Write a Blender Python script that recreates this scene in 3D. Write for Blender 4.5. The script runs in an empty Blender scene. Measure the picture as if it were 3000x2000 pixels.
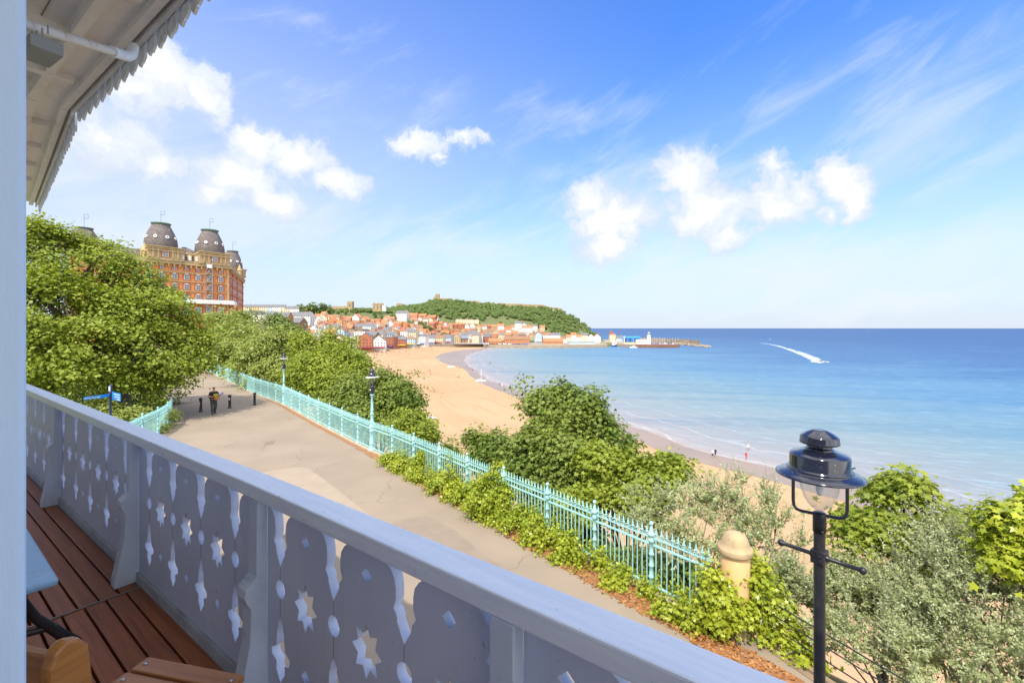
import bpy, bmesh, math, random
import numpy as np
from mathutils import Vector, Matrix, noise
R = math.radians
rnd = random.Random(7)
NP = np.random.default_rng(11)
scn = bpy.context.scene
COL = scn.collection
CZ = 5.8                      # camera height above the promenade
F = 1340.0                    # focal length in photo pixels (photo 3000 wide)
SEA = -20.0
def at(px, py, z=0.0):
    """world point at height z seen at photo pixel px,py"""
    Y = (CZ - z) * F / (py - 961.0)
    return Vector(((px - 1500.0) / F * Y, Y, z))
def atd(px, py, Y):
    return Vector(((px - 1500.0) / F * Y, Y, CZ - (py - 961.0) / F * Y))
def interp(x, xs, ys):
    return float(np.interp(x, xs, ys))
# ---------------------------------------------------------------- objects
def tag(o, label=None, cat=None, group=None, kind=None):
    if label: o['label'] = label
    if cat: o['category'] = cat
    if group: o['group'] = group
    if kind: o['kind'] = kind
    return o
def thing(name, label, cat, loc=(0, 0, 0), rz=0.0, group=None):
    o = bpy.data.objects.new(name, None)
    o.empty_display_size = 0.2
    o.location = loc; o.rotation_euler = (0, 0, rz)
    COL.objects.link(o)
    return tag(o, label, cat, group)
def kids(o):
    return [c for c in COL.objects if c.parent == o]
def copy_tree(o, parent=None, ch=None):
    c = o.copy(); COL.objects.link(c)
    if parent is not None: c.parent = parent
    for k in (o.children): copy_tree(k, c)
    return c
class MB:
    """collects shapes, then links them as ONE mesh object"""
    def __init__(s): s.v = []; s.f = []; s.m = []; s.sm = []
    def add(s, vs, fs, m=0, smooth=False):
        o = len(s.v); s.v += [tuple(v) for v in vs]
        for f in fs:
            s.f.append([i + o for i in f]); s.m.append(m); s.sm.append(smooth)
    def quad(s, a, b, c, d, m=0): s.add([a, b, c, d], [(0, 1, 2, 3)], m)
    def poly(s, pts, m=0): s.add(pts, [tuple(range(len(pts)))], m)
    def box(s, c, size, rz=0.0, m=0, axes=None):
        hx, hy, hz = size[0] / 2, size[1] / 2, size[2] / 2
        if axes is None:
            ca, sa = math.cos(rz), math.sin(rz)
            ax, ay, az = Vector((ca, sa, 0)), Vector((-sa, ca, 0)), Vector((0, 0, 1))
        else: ax, ay, az = axes
        c = Vector(c)
        vs = [c + ax * (hx * i) + ay * (hy * j) + az * (hz * k) for k in (-1, 1) for j in (-1, 1) for i in (-1, 1)]
        s.add(vs, [(0, 2, 3, 1), (4, 5, 7, 6), (0, 1, 5, 4), (2, 6, 7, 3), (0, 4, 6, 2), (1, 3, 7, 5)], m)
    def bar(s, a, b, w, h, m=0, up=(0, 0, 1)):
        a, b = Vector(a), Vector(b); d = b - a; L = d.length
        if L < 1e-6: return
        d.normalize(); up = Vector(up)
        x = d.cross(up)
        if x.length < 1e-4: x = d.cross(Vector((1, 0, 0)))
        x.normalize(); z = x.cross(d).normalized()
        s.box((a + b) / 2, (w, L, h), axes=(x, d, z), m=m)
    def tube(s, pts, r, n=8, m=0, cap=True, smooth=True):
        pts = [Vector(p) for p in pts]; k = len(pts)
        rr = r if isinstance(r, (list, tuple)) else [r] * k
        vs = []; prev = None
        for i, p in enumerate(pts):
            d = (pts[min(i + 1, k - 1)] - pts[max(i - 1, 0)])
            if d.length < 1e-9: d = Vector((0, 0, 1))
            d.normalize()
            if prev is None:
                x = d.cross(Vector((0, 0, 1)))
                if x.length < 1e-3: x = d.cross(Vector((0, 1, 0)))
                x.normalize()
            else:
                x = prev - d * prev.dot(d)
                if x.length < 1e-6: x = d.orthogonal()
                x.normalize()
            prev = x; y = d.cross(x)
            for j in range(n):
                a = 2 * math.pi * j / n
                vs.append(p + x * (rr[i] * math.cos(a)) + y * (rr[i] * math.sin(a)))
        fs = [(i * n + j, i * n + (j + 1) % n, (i + 1) * n + (j + 1) % n, (i + 1) * n + j) for i in range(k - 1) for j in range(n)]
        s.add(vs, fs, m, smooth)
        if cap:
            s.add(vs[:n], [tuple(range(n - 1, -1, -1))], m); s.add(vs[-n:], [tuple(range(n))], m)
    def lathe(s, prof, c=(0, 0, 0), n=24, m=0, smooth=True):
        c = Vector(c); k = len(prof); vs = []
        for r, z in prof:
            for j in range(n):
                a = 2 * math.pi * j / n
                vs.append((c.x + r * math.cos(a), c.y + r * math.sin(a), c.z + z))
        fs = [(i * n + j, i * n + (j + 1) % n, (i + 1) * n + (j + 1) % n, (i + 1) * n + j) for i in range(k - 1) for j in range(n)]
        s.add(vs, fs, m, smooth)
        s.add(vs[:n], [tuple(range(n - 1, -1, -1))], m); s.add(vs[-n:], [tuple(range(n))], m)
    def prism(s, pts, d, m=0):
        """polygon pts extruded by vector d"""
        d = Vector(d); pts = [Vector(p) for p in pts]; n = len(pts)
        vs = pts + [p + d for p in pts]
        fs = [tuple(range(n - 1, -1, -1)), tuple(range(n, 2 * n))] + [(i, (i + 1) % n, n + (i + 1) % n, n + i) for i in range(n)]
        s.add(vs, fs, m)
    def ball(s, c, r, m=0, nu=10, nv=7, sq=(1, 1, 1)):
        c = Vector(c); vs = [c + Vector((0, 0, -r * sq[2]))]
        for i in range(1, nv):
            t = -math.pi / 2 + math.pi * i / nv
            for j in range(nu):
                a = 2 * math.pi * j / nu
                vs.append(c + Vector((r * sq[0] * math.cos(t) * math.cos(a), r * sq[1] * math.cos(t) * math.sin(a), r * sq[2] * math.sin(t))))
        vs.append(c + Vector((0, 0, r * sq[2]))); L = len(vs) - 1
        fs = [(0, 1 + (j + 1) % nu, 1 + j) for j in range(nu)]
        for i in range(nv - 2):
            b = 1 + i * nu
            fs += [(b + j, b + (j + 1) % nu, b + nu + (j + 1) % nu, b + nu + j) for j in range(nu)]
        b = 1 + (nv - 2) * nu
        fs += [(b + j, b + (j + 1) % nu, L) for j in range(nu)]
        s.add(vs, fs, m, True)
    def mesh(s, name, mats, off=(0, 0, 0)):
        me = bpy.data.meshes.new(name)
        ox, oy, oz = off
        me.from_pydata([(x - ox, y - oy, z - oz) for x, y, z in s.v], [], s.f)
        for mt in (mats if isinstance(mats, (list, tuple)) else [mats]): me.materials.append(mt)
        me.polygons.foreach_set('material_index', s.m)
        me.polygons.foreach_set('use_smooth', s.sm)
        me.update()
        return me
    def build(s, name, mats, parent=None, world=True, bevel=0.0):
        off = (0, 0, 0)
        if parent is not None and world:
            p = parent; off = Vector((0, 0, 0))
            while p is not None: off = off + Vector(p.location); p = p.parent
        o = bpy.data.objects.new(name, s.mesh(name, mats, off))
        COL.objects.link(o)
        if parent is not None: o.parent = parent
        if bevel:
            b = o.modifiers.new('bevel', 'BEVEL'); b.width = bevel; b.segments = 2; b.limit_method = 'ANGLE'; b.angle_limit = R(40)
        return o
def mesh_np(name, verts, faces_flat, loop_tot, mat, parent=None, smooth=False):
    me = bpy.data.meshes.new(name)
    nv = len(verts); nl = len(faces_flat); nf = len(loop_tot)
    me.vertices.add(nv); me.vertices.foreach_set('co', np.ascontiguousarray(verts, dtype=np.float32).ravel())
    me.loops.add(nl); me.loops.foreach_set('vertex_index', np.ascontiguousarray(faces_flat, dtype=np.int32))
    me.polygons.add(nf)
    st = np.concatenate([[0], np.cumsum(loop_tot)[:-1]]).astype(np.int32)
    me.polygons.foreach_set('loop_start', st)
    me.polygons.foreach_set('loop_total', np.asarray(loop_tot, dtype=np.int32))
    if smooth: me.polygons.foreach_set('use_smooth', [True] * nf)
    me.materials.append(mat); me.update(calc_edges=True); me.validate()
    o = bpy.data.objects.new(name, me); COL.objects.link(o)
    if parent is not None: o.parent = parent
    return o
# ---------------------------------------------------------------- materials
MATS = {}
class NT:
    def __init__(s, tree): s.t = tree; s.n = tree.nodes; s.l = tree.links
    def new(s, kind, **kw):
        n = s.n.new(kind)
        for k, v in kw.items():
            if k.startswith('i_'):
                n.inputs[k[2:].replace('_', ' ')].default_value = v
            else: setattr(n, k, v)
        return n
    def link(s, a, b): s.l.new(a, b)
    def math(s, op, a, b=None, c=None, clamp=False):
        n = s.n.new('ShaderNodeMath'); n.operation = op; n.use_clamp = clamp
        for i, x in enumerate((a, b, c)):
            if x is None: continue
            if isinstance(x, (int, float)): n.inputs[i].default_value = x
            else: s.l.new(x, n.inputs[i])
        return n.outputs[0]
    def mix(s, fac, a, b, blend='MIX'):
        n = s.n.new('ShaderNodeMix'); n.data_type = 'RGBA'; n.blend_type = blend
        for i, x in ((0, fac), (6, a), (7, b)):
            if isinstance(x, (int, float)): n.inputs[i].default_value = x
            elif isinstance(x, (tuple, list)): n.inputs[i].default_value = (x[0], x[1], x[2], 1)
            else: s.l.new(x, n.inputs[i])
        return n.outputs[2]
    def noise(s, vec, scale, detail=4, rough=.55, dist=0.0):
        n = s.new('ShaderNodeTexNoise'); n.inputs['Scale'].default_value = scale
        n.inputs['Detail'].default_value = detail; n.inputs['Roughness'].default_value = rough
        n.inputs['Distortion'].default_value = dist
        if vec is not None: s.l.new(vec, n.inputs['Vector'])
        return n.outputs[0]
    def ramp(s, x, stops, interp='LINEAR'):
        n = s.n.new('ShaderNodeValToRGB'); n.color_ramp.interpolation = interp
        e = n.color_ramp.elements
        while len(e) < len(stops): e.new(0.5)
        for i, (p, c) in enumerate(stops):
            e[i].position = p
            e[i].color = (c, c, c, 1) if isinstance(c, (int, float)) else (c[0], c[1], c[2], 1)
        s.l.new(x, n.inputs[0]); return n.outputs[0]
    def smooth(s, x, lo, hi):
        n = s.n.new('ShaderNodeMapRange'); n.interpolation_type = 'SMOOTHSTEP'
        s.l.new(x, n.inputs[0]); n.inputs[1].default_value = lo; n.inputs[2].default_value = hi
        return n.outputs[0]
    def scale(s, vec, sx, sy, sz, rot=(0, 0, 0)):
        n = s.n.new('ShaderNodeMapping')
        if any(rot):      # turn first, then stretch
            n.vector_type = 'TEXTURE'; sx, sy, sz = 1 / sx, 1 / sy, 1 / sz
        n.inputs['Scale'].default_value = (sx, sy, sz); n.inputs['Rotation'].default_value = rot
        s.l.new(vec, n.inputs[0]); return n.outputs[0]
def new_mat(name):
    m = bpy.data.materials.new(name); m.use_nodes = True
    nt = NT(m.node_tree); b = m.node_tree.nodes['Principled BSDF']
    return m, nt, b
def pos(nt): return nt.new('ShaderNodeNewGeometry').outputs['Position']
def objc(nt): return nt.new('ShaderNodeTexCoord').outputs['Object']
def mk(name, col, col2=None, scale=3.0, rough=.6, bump=0.0, bscale=None, metal=0.0, spec=.5, dark=None, dscale=1.0, damt=.5, obj=False, stretch=None, coat=0.0):
    """plain painted / stone / metal surface: two close tones, optional blotches and bump"""
    if name in MATS: return MATS[name]
    m, nt, b = new_mat(name)
    p = objc(nt) if obj else pos(nt)
    if stretch: p = nt.scale(p, *stretch)
    if col2 is None: col2 = tuple(c * .82 for c in col)
    f = nt.smooth(nt.noise(p, scale, 5), .3, .7)
    c = nt.mix(f, col, col2)
    if dark:
        g = nt.smooth(nt.noise(p, dscale, 6, .65), .52, .72)
        c = nt.mix(nt.math('MULTIPLY', g, damt), c, dark)
    nt.link(c, b.inputs['Base Color'])
    b.inputs['Roughness'].default_value = rough; b.inputs['Metallic'].default_value = metal
    b.inputs['Specular IOR Level'].default_value = spec
    if coat: b.inputs['Coat Weight'].default_value = coat; b.inputs['Coat Roughness'].default_value = .12
    if bump:
        bn = nt.new('ShaderNodeBump'); bn.inputs['Strength'].default_value = bump; bn.inputs['Distance'].default_value = .02
        nt.link(nt.noise(p, bscale or scale * 6, 6, .65), bn.inputs['Height']); nt.link(bn.outputs[0], b.inputs['Normal'])
    MATS[name] = m; return m
def leaf_mat(name, c1, c2, c3, trans=.35, rough=.5, under=None):
    if name in MATS: return MATS[name]
    m, nt, b = new_mat(name)
    g = nt.new('ShaderNodeNewGeometry')
    r = g.outputs['Random Per Island']
    c = nt.ramp(r, [(0, c1), (.5, c2), (1, c3)])
    big = nt.smooth(nt.noise(g.outputs['Position'], .55, 3), .35, .65)
    c = nt.mix(nt.math('MULTIPLY', big, .45), c, tuple(x * y for x, y in zip(c3, (1.15, 1.12, .9))))
    if under: c = nt.mix(g.outputs['Backfacing'], c, under)
    nt.link(c, b.inputs['Base Color']); b.inputs['Roughness'].default_value = rough
    b.inputs['Specular IOR Level'].default_value = .35
    tr = nt.new('ShaderNodeBsdfTranslucent'); nt.link(nt.mix(1.0, c, (1.15, 1.2, .6), 'MULTIPLY'), tr.inputs[0])
    mx = nt.new('ShaderNodeMixShader'); mx.inputs[0].default_value = trans
    nt.link(b.outputs[0], mx.inputs[1]); nt.link(tr.outputs[0], mx.inputs[2])
    out = m.node_tree.nodes['Material Output']; nt.link(mx.outputs[0], out.inputs['Surface'])
    MATS[name] = m; return m
blue_paint = mk('blue_paint', (.55, .64, .78), (.48, .57, .72), scale=2.2, rough=.5, bump=.12, bscale=40, dark=(.20, .24, .30), dscale=5, damt=.3)
def panel_paint():
    m, nt, b = new_mat('lilac_paint'); p = pos(nt)
    c = nt.mix(nt.smooth(nt.noise(p, 2.0, 4), .3, .7), (.55, .62, .78), (.48, .56, .73))
    c = nt.mix(nt.math('MULTIPLY', nt.smooth(nt.noise(nt.scale(p, 6, 6, 1.2), 1.0, 5, .7), .55, .75), .25), c, (.36, .36, .45))
    sp = nt.smooth(nt.noise(p, 34, 3), .70, .74)
    c = nt.mix(nt.math('MULTIPLY', sp, .55), c, (.14, .14, .17))
    gr = nt.smooth(nt.noise(nt.scale(p, 40, 40, 2.2), 1.0, 5, .7), .5, .8)
    c = nt.mix(nt.math('MULTIPLY', gr, .3), c, (.40, .42, .52))
    nt.link(c, b.inputs['Base Color']); b.inputs['Roughness'].default_value = .55
    bn = nt.new('ShaderNodeBump'); bn.inputs['Strength'].default_value = .15; bn.inputs['Distance'].default_value = .01
    nt.link(nt.noise(nt.scale(p, 30, 30, 4), 1, 5), bn.inputs['Height']); nt.link(bn.outputs[0], b.inputs['Normal'])
    return m
lilac_paint = panel_paint()
def rail_paint():
    m, nt, b = new_mat('rail_paint'); p = pos(nt)
    q = nt.scale(p, 2.2, 26, 26, (0, 0, R(-36.8)))
    c = nt.mix(nt.smooth(nt.noise(q, 1.2, 6, .7), .3, .7), (.76, .85, .97), (.66, .75, .90))
    g = nt.smooth(nt.noise(p, 6, 8, .75), .56, .74)
    c = nt.mix(nt.math('MULTIPLY', g, .45), c, (.46, .52, .62))
    sp = nt.smooth(nt.noise(p, 42, 2), .71, .75)
    c = nt.mix(nt.math('MULTIPLY', sp, .7), c, (.10, .09, .08))
    nt.link(c, b.inputs['Base Color']); b.inputs['Roughness'].default_value = .42
    bn = nt.new('ShaderNodeBump'); bn.inputs['Strength'].default_value = .22; bn.inputs['Distance'].default_value = .006
    nt.link(nt.noise(q, 1.5, 6, .7), bn.inputs['Height']); nt.link(bn.outputs[0], b.inputs['Normal'])
    return m
rail_mat = rail_paint()
column_paint = mk('column_paint', (.50, .66, .84), (.57, .72, .90), scale=1.1, rough=.5, bump=.15, bscale=25, dark=(.24, .30, .36), dscale=3, damt=.35, stretch=(6, 6, .7))
soffit_paint = mk('soffit_paint', (.86, .83, .81), (.80, .76, .73), scale=1.5, rough=.75, bump=.2, bscale=14, dark=(.50, .46, .42), dscale=2.5, damt=.35)
valance_paint = mk('valance_paint', (.80, .84, .90), (.66, .69, .73), scale=6, rough=.7, dark=(.28, .27, .26), dscale=9, damt=.45)
pipe_paint = mk('pipe_paint', (.66, .63, .57), (.58, .55, .48), scale=3, rough=.5, dark=(.38, .15, .04), dscale=11, damt=.6)
teal_paint = mk('teal_paint', (.36, .65, .66), (.29, .58, .59), scale=2, rough=.45, dark=(.48, .68, .64), dscale=7, damt=.5)
black_paint = mk('black_paint', (.012, .013, .022), (.018, .019, .03), scale=3, rough=.2, coat=.6, dark=(.06, .06, .065), dscale=14, damt=.4)
black_iron = mk('black_iron', (.010, .010, .014), (.018, .018, .022), scale=8, rough=.36, bump=.15, bscale=60, dark=(.09, .085, .08), dscale=18, damt=.25)
def wood(name, c1, c2, c3, rz, rough=.45, wear=None):
    m, nt, b = new_mat(name); p = pos(nt)
    q = nt.scale(p, 1.6, 34, 34, (0, 0, rz))
    f = nt.noise(q, 1.0, 7, .65, .6)
    c = nt.ramp(f, [(.25, c1), (.5, c2), (.75, c3)])
    if wear:
        g = nt.smooth(nt.noise(p, 3.2, 7, .7), .5, .75); c = nt.mix(nt.math('MULTIPLY', g, .55), c, wear)
    nt.link(c, b.inputs['Base Color']); b.inputs['Roughness'].default_value = rough
    bn = nt.new('ShaderNodeBump'); bn.inputs['Strength'].default_value = .25; bn.inputs['Distance'].default_value = .004
    nt.link(f, bn.inputs['Height']); nt.link(bn.outputs[0], b.inputs['Normal'])
    return m
# ================================================================ camera, sun, sky
cam_d = bpy.data.cameras.new('camera'); cam = bpy.data.objects.new('camera', cam_d); COL.objects.link(cam)
cam.location = (0, 0, CZ); cam.rotation_euler = (R(90), 0, 0)
cam_d.sensor_width = 36; cam_d.lens = 36 * F / 3000; cam_d.shift_y = -39 / 3000
cam_d.clip_start = .05; cam_d.clip_end = 80000
scn.camera = cam
SUN = Vector((-.36, -.93, 0)).normalized() * math.cos(R(55)) + Vector((0, 0, math.sin(R(55))))
sl = bpy.data.lights.new('sun', 'SUN'); sl.energy = 4.1; sl.angle = R(.5); sl.color = (1, .93, .80)
so = bpy.data.objects.new('sun', sl); COL.objects.link(so); so.rotation_euler = SUN.to_track_quat('Z', 'Y').to_euler()
so.location = (0, 0, 60)
w = bpy.data.worlds.new('World'); scn.world = w; w.use_nodes = True
def build_sky():
    nt = NT(w.node_tree); bg = w.node_tree.nodes['Background']
    sky = nt.new('ShaderNodeTexSky', sky_type='NISHITA', sun_disc=False)
    sky.sun_elevation = R(55); sky.sun_rotation = math.atan2(SUN.x, SUN.y); sky.altitude = 0
    sky.air_density = 1.0; sky.dust_density = .6; sky.ozone_density = 2.5
    d = nt.new('ShaderNodeTexCoord').outputs['Generated']
    sx = nt.new('ShaderNodeSeparateXYZ'); nt.link(d, sx.inputs[0])
    az = nt.math('ARCTAN2', sx.outputs[0], sx.outputs[1]); el = nt.math('ARCSINE', sx.outputs[2])
    hs = nt.new('ShaderNodeHueSaturation'); hs.inputs['Saturation'].default_value = 1.28; hs.inputs['Hue'].default_value = .512
    nt.link(sky.outputs[0], hs.inputs['Color'])
    base = nt.mix(1.0, hs.outputs[0], (1.10, 1.98, 2.50), 'MULTIPLY')
    # whiter air low down and towards the town side, as in the hazy part of the sky
    low = nt.ramp(el, [(0.0, 1.0), (.09, .90), (.2, .56), (.33, .31), (.5, .10), (.75, 0.0)])
    side = nt.smooth(az, .85, -.75)
    hz = nt.math('MAXIMUM', low, nt.math('MULTIPLY', side, nt.ramp(el, [(0, 1.0), (.3, .74), (.55, .34), (.8, .08)])))
    base = nt.mix(nt.math('MULTIPLY', hz, .96), base, (5.7, 6.15, 7.0))
    p = nt.new('ShaderNodeCombineXYZ'); nt.link(az, p.inputs[0]); nt.link(el, p.inputs[1])
    P = p.outputs[0]
    def warp(scale, amp, seed, detail=6):
        n = nt.new('ShaderNodeTexNoise'); n.inputs['Scale'].default_value = scale; n.inputs['Detail'].default_value = detail; n.inputs['Roughness'].default_value = .62
        o = nt.new('ShaderNodeVectorMath', operation='ADD'); nt.link(P, o.inputs[0]); o.inputs[1].default_value = (seed, seed * .7, 0)
        nt.link(o.outputs[0], n.inputs['Vector'])
        a = nt.new('ShaderNodeVectorMath', operation='MULTIPLY_ADD'); nt.link(n.outputs['Color'], a.inputs[0]); a.inputs[1].default_value = (amp, amp, 0)
        a.inputs[2].default_value = (-amp * .5, -amp * .5, 0)
        b = nt.new('ShaderNodeVectorMath', operation='ADD'); nt.link(P, b.inputs[0]); nt.link(a.outputs[0], b.inputs[1])
        return b.outputs[0]
    W1 = warp(14, .085, 3.1); W2 = warp(5, .20, 9.7)
    def blobs(vec, lst):
        out = None
        for px, py, rx, ry, wgt in lst:
            u = (px - 1500) / F; a0 = math.atan(u); e0 = math.atan((961 - py) / F * math.cos(a0))
            ra = rx / F * math.cos(a0) ** 2; re = ry / F * math.cos(a0); ra *= 1.12; re *= 1.12
            s = nt.new('ShaderNodeVectorMath', operation='SUBTRACT'); nt.link(vec, s.inputs[0]); s.inputs[1].default_value = (a0, e0, 0)
            m = nt.new('ShaderNodeVectorMath', operation='MULTIPLY'); nt.link(s.outputs[0], m.inputs[0]); m.inputs[1].default_value = (1 / ra, 1 / re, 0)
            L = nt.new('ShaderNodeVectorMath', operation='LENGTH'); nt.link(m.outputs[0], L.inputs[0])
            v = nt.math('MULTIPLY', nt.math('SUBTRACT', 1.0, L.outputs['Value']), wgt)
            out = v if out is None else nt.math('MAXIMUM', out, v)
        return out
    cum = blobs(W1, [(470, 215, 140, 90, 1), (590, 265, 80, 75, 1), (400, 255, 110, 80, .9), (320, 410, 170, 95, .75), (470, 480, 120, 60, .6), (640, 340, 50, 45, .5), (250, 330, 70, 60, .5),
                     (745, 430, 95, 75, 1), (700, 520, 150, 70, 1), (890, 470, 110, 60, 1), (985, 530, 95, 50, 1), (640, 570, 120, 55, .8), (800, 600, 110, 60, 1),
                     (1230, 425, 100, 42, .9), (1360, 405, 90, 22, .7), (1290, 455, 40, 26, .6),
                     (1730, 590, 75, 60, .9), (1800, 640, 140, 85, 1), (1770, 725, 95, 60, .9), (2010, 520, 95, 85, 1), (2070, 620, 150, 95, 1), (2250, 590, 130, 80, 1),
                     (2340, 560, 90, 60, .8), (2450, 520, 85, 70, 1), (2500, 585, 60, 62, 1), (2130, 690, 110, 45, .7), (2420, 620, 60, 35, .6), (2260, 490, 60, 35, .5)])
    fine = nt.noise(W1, 26, 8, .62)
    c1 = nt.math('ADD', cum, nt.math('MULTIPLY', nt.math('SUBTRACT', fine, .5), 1.35))
    a1 = nt.smooth(c1, -.08, .44)
    # thin veils: wide soft patches and streaks
    veil = blobs(W2, [(250, 380, 420, 330, .9), (700, 640, 560, 220, .8), (1900, 640, 620, 260, .75), (1100, 320, 300, 90, .35), (1700, 330, 260, 90, .6),
                      (2720, 330, 520, 280, .62), (2250, 300, 300, 160, .35), (2750, 720, 620, 170, .65), (1300, 760, 800, 150, .7), (2300, 800, 900, 130, .9), (2700, 880, 500, 70, 1), (900, 60, 300, 60, .5), (300, 700, 500, 180, .9)])
    st = nt.scale(P, 4.0, 15.0, 1, (0, 0, R(24)))
    sn = nt.noise(st, 1.1, 7, .62, .5)
    a2 = nt.math('MULTIPLY', nt.smooth(nt.math('ADD', veil, nt.math('MULTIPLY', nt.math('SUBTRACT', sn, .5), 1.9)), .05, 1.0), .55)
    shade = nt.ramp(nt.math('ADD', nt.math('MULTIPLY', c1, .8), nt.math('MULTIPLY', nt.math('SUBTRACT', nt.noise(P, 9, 4), .5), .8)), [(0.05, (5.2, 5.9, 6.9)), (.40, (6.5, 6.9, 7.4)), (.72, (8.6, 8.6, 8.6))])
    col = nt.mix(a2, base, (6.6, 7.0, 7.5))
    col = nt.mix(nt.math('MULTIPLY', a1, .96), col, shade)
    # bright broken cloud added out of view overhead and inland to lift the shade
    back = nt.math('MAXIMUM', nt.smooth(el, .74, 1.05), nt.smooth(sx.outputs[1], .05, -.35))
    bc = nt.math('MULTIPLY', back, nt.math('ADD', .45, nt.math('MULTIPLY', nt.smooth(nt.noise(d, 3.0, 5), .35, .6), .5)))
    col = nt.mix(bc, col, (18.0, 17.6, 16.6))
    up = nt.math('GREATER_THAN', sx.outputs[2], -.03)
    col = nt.mix(up, base, col)
    nt.link(col, bg.inputs[0]); bg.inputs[1].default_value = .1
build_sky()
w.cycles.sampling_method = 'MANUAL'; w.cycles.sample_map_resolution = 512
scn.view_settings.view_transform = 'Standard'; scn.view_settings.look = 'None'; scn.view_settings.gamma = 1.0
scn.view_settings.exposure = .44
scn.cycles.use_denoising = True
scn.cycles.max_bounces = 8; scn.cycles.transparent_max_bounces = 8; scn.cycles.sample_clamp_indirect = 6

# ================================================================ balcony
DK = CZ - 1.61                                    # deck height
A = Vector((-.8005, .5993, 0)); NA = Vector((.5993, .8005, 0))
B = Vector((-.8098, .5867, 0)); NB = Vector((.5867, .8098, 0))
def PA(d, t, z=0): return NA * d + A * t + Vector((0, 0, z))
TB = 2.03; DB = PA(.942, TB).dot(NB); TB2 = PA(.942, TB).dot(B)
def PB(d, t, z=0): return NB * (DB + d - .942) + B * (t - TB + TB2) + Vector((0, 0, z))   # same d, t numbering past the bend
def PR(d, t, z=0): return PA(d, t, z) if t <= TB else PB(d, t, z)
def axes_at(t): return (A, NA) if t <= TB else (B, NB)
def curve_plate(outer, holes, thick):
    """flat plate with cut-out holes as a mesh (2-D curve fill)"""
    cu = bpy.data.curves.new('plate', 'CURVE'); cu.dimensions = '2D'; cu.fill_mode = 'BOTH'; cu.extrude = thick / 2
    for ring in [outer] + holes:
        sp = cu.splines.new('POLY'); sp.points.add(len(ring) - 1); sp.use_cyclic_u = True
        for q, (x, y) in zip(sp.points, ring): q.co = (x, y, 0, 1)
    o = bpy.data.objects.new('plate', cu); COL.objects.link(o)
    dg = bpy.context.evaluated_depsgraph_get()
    me = bpy.data.meshes.new_from_object(o.evaluated_get(dg), depsgraph=dg)
    bpy.data.objects.remove(o); bpy.data.curves.remove(cu)
    return me
RAIL_T = CZ - .66; RAIL_B = RAIL_T - .061
rail = thing('balcony_railing', 'pale blue painted timber balcony railing with star and diamond cut-outs', 'railing', tuple(PA(.94, 1.4, DK)))
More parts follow.
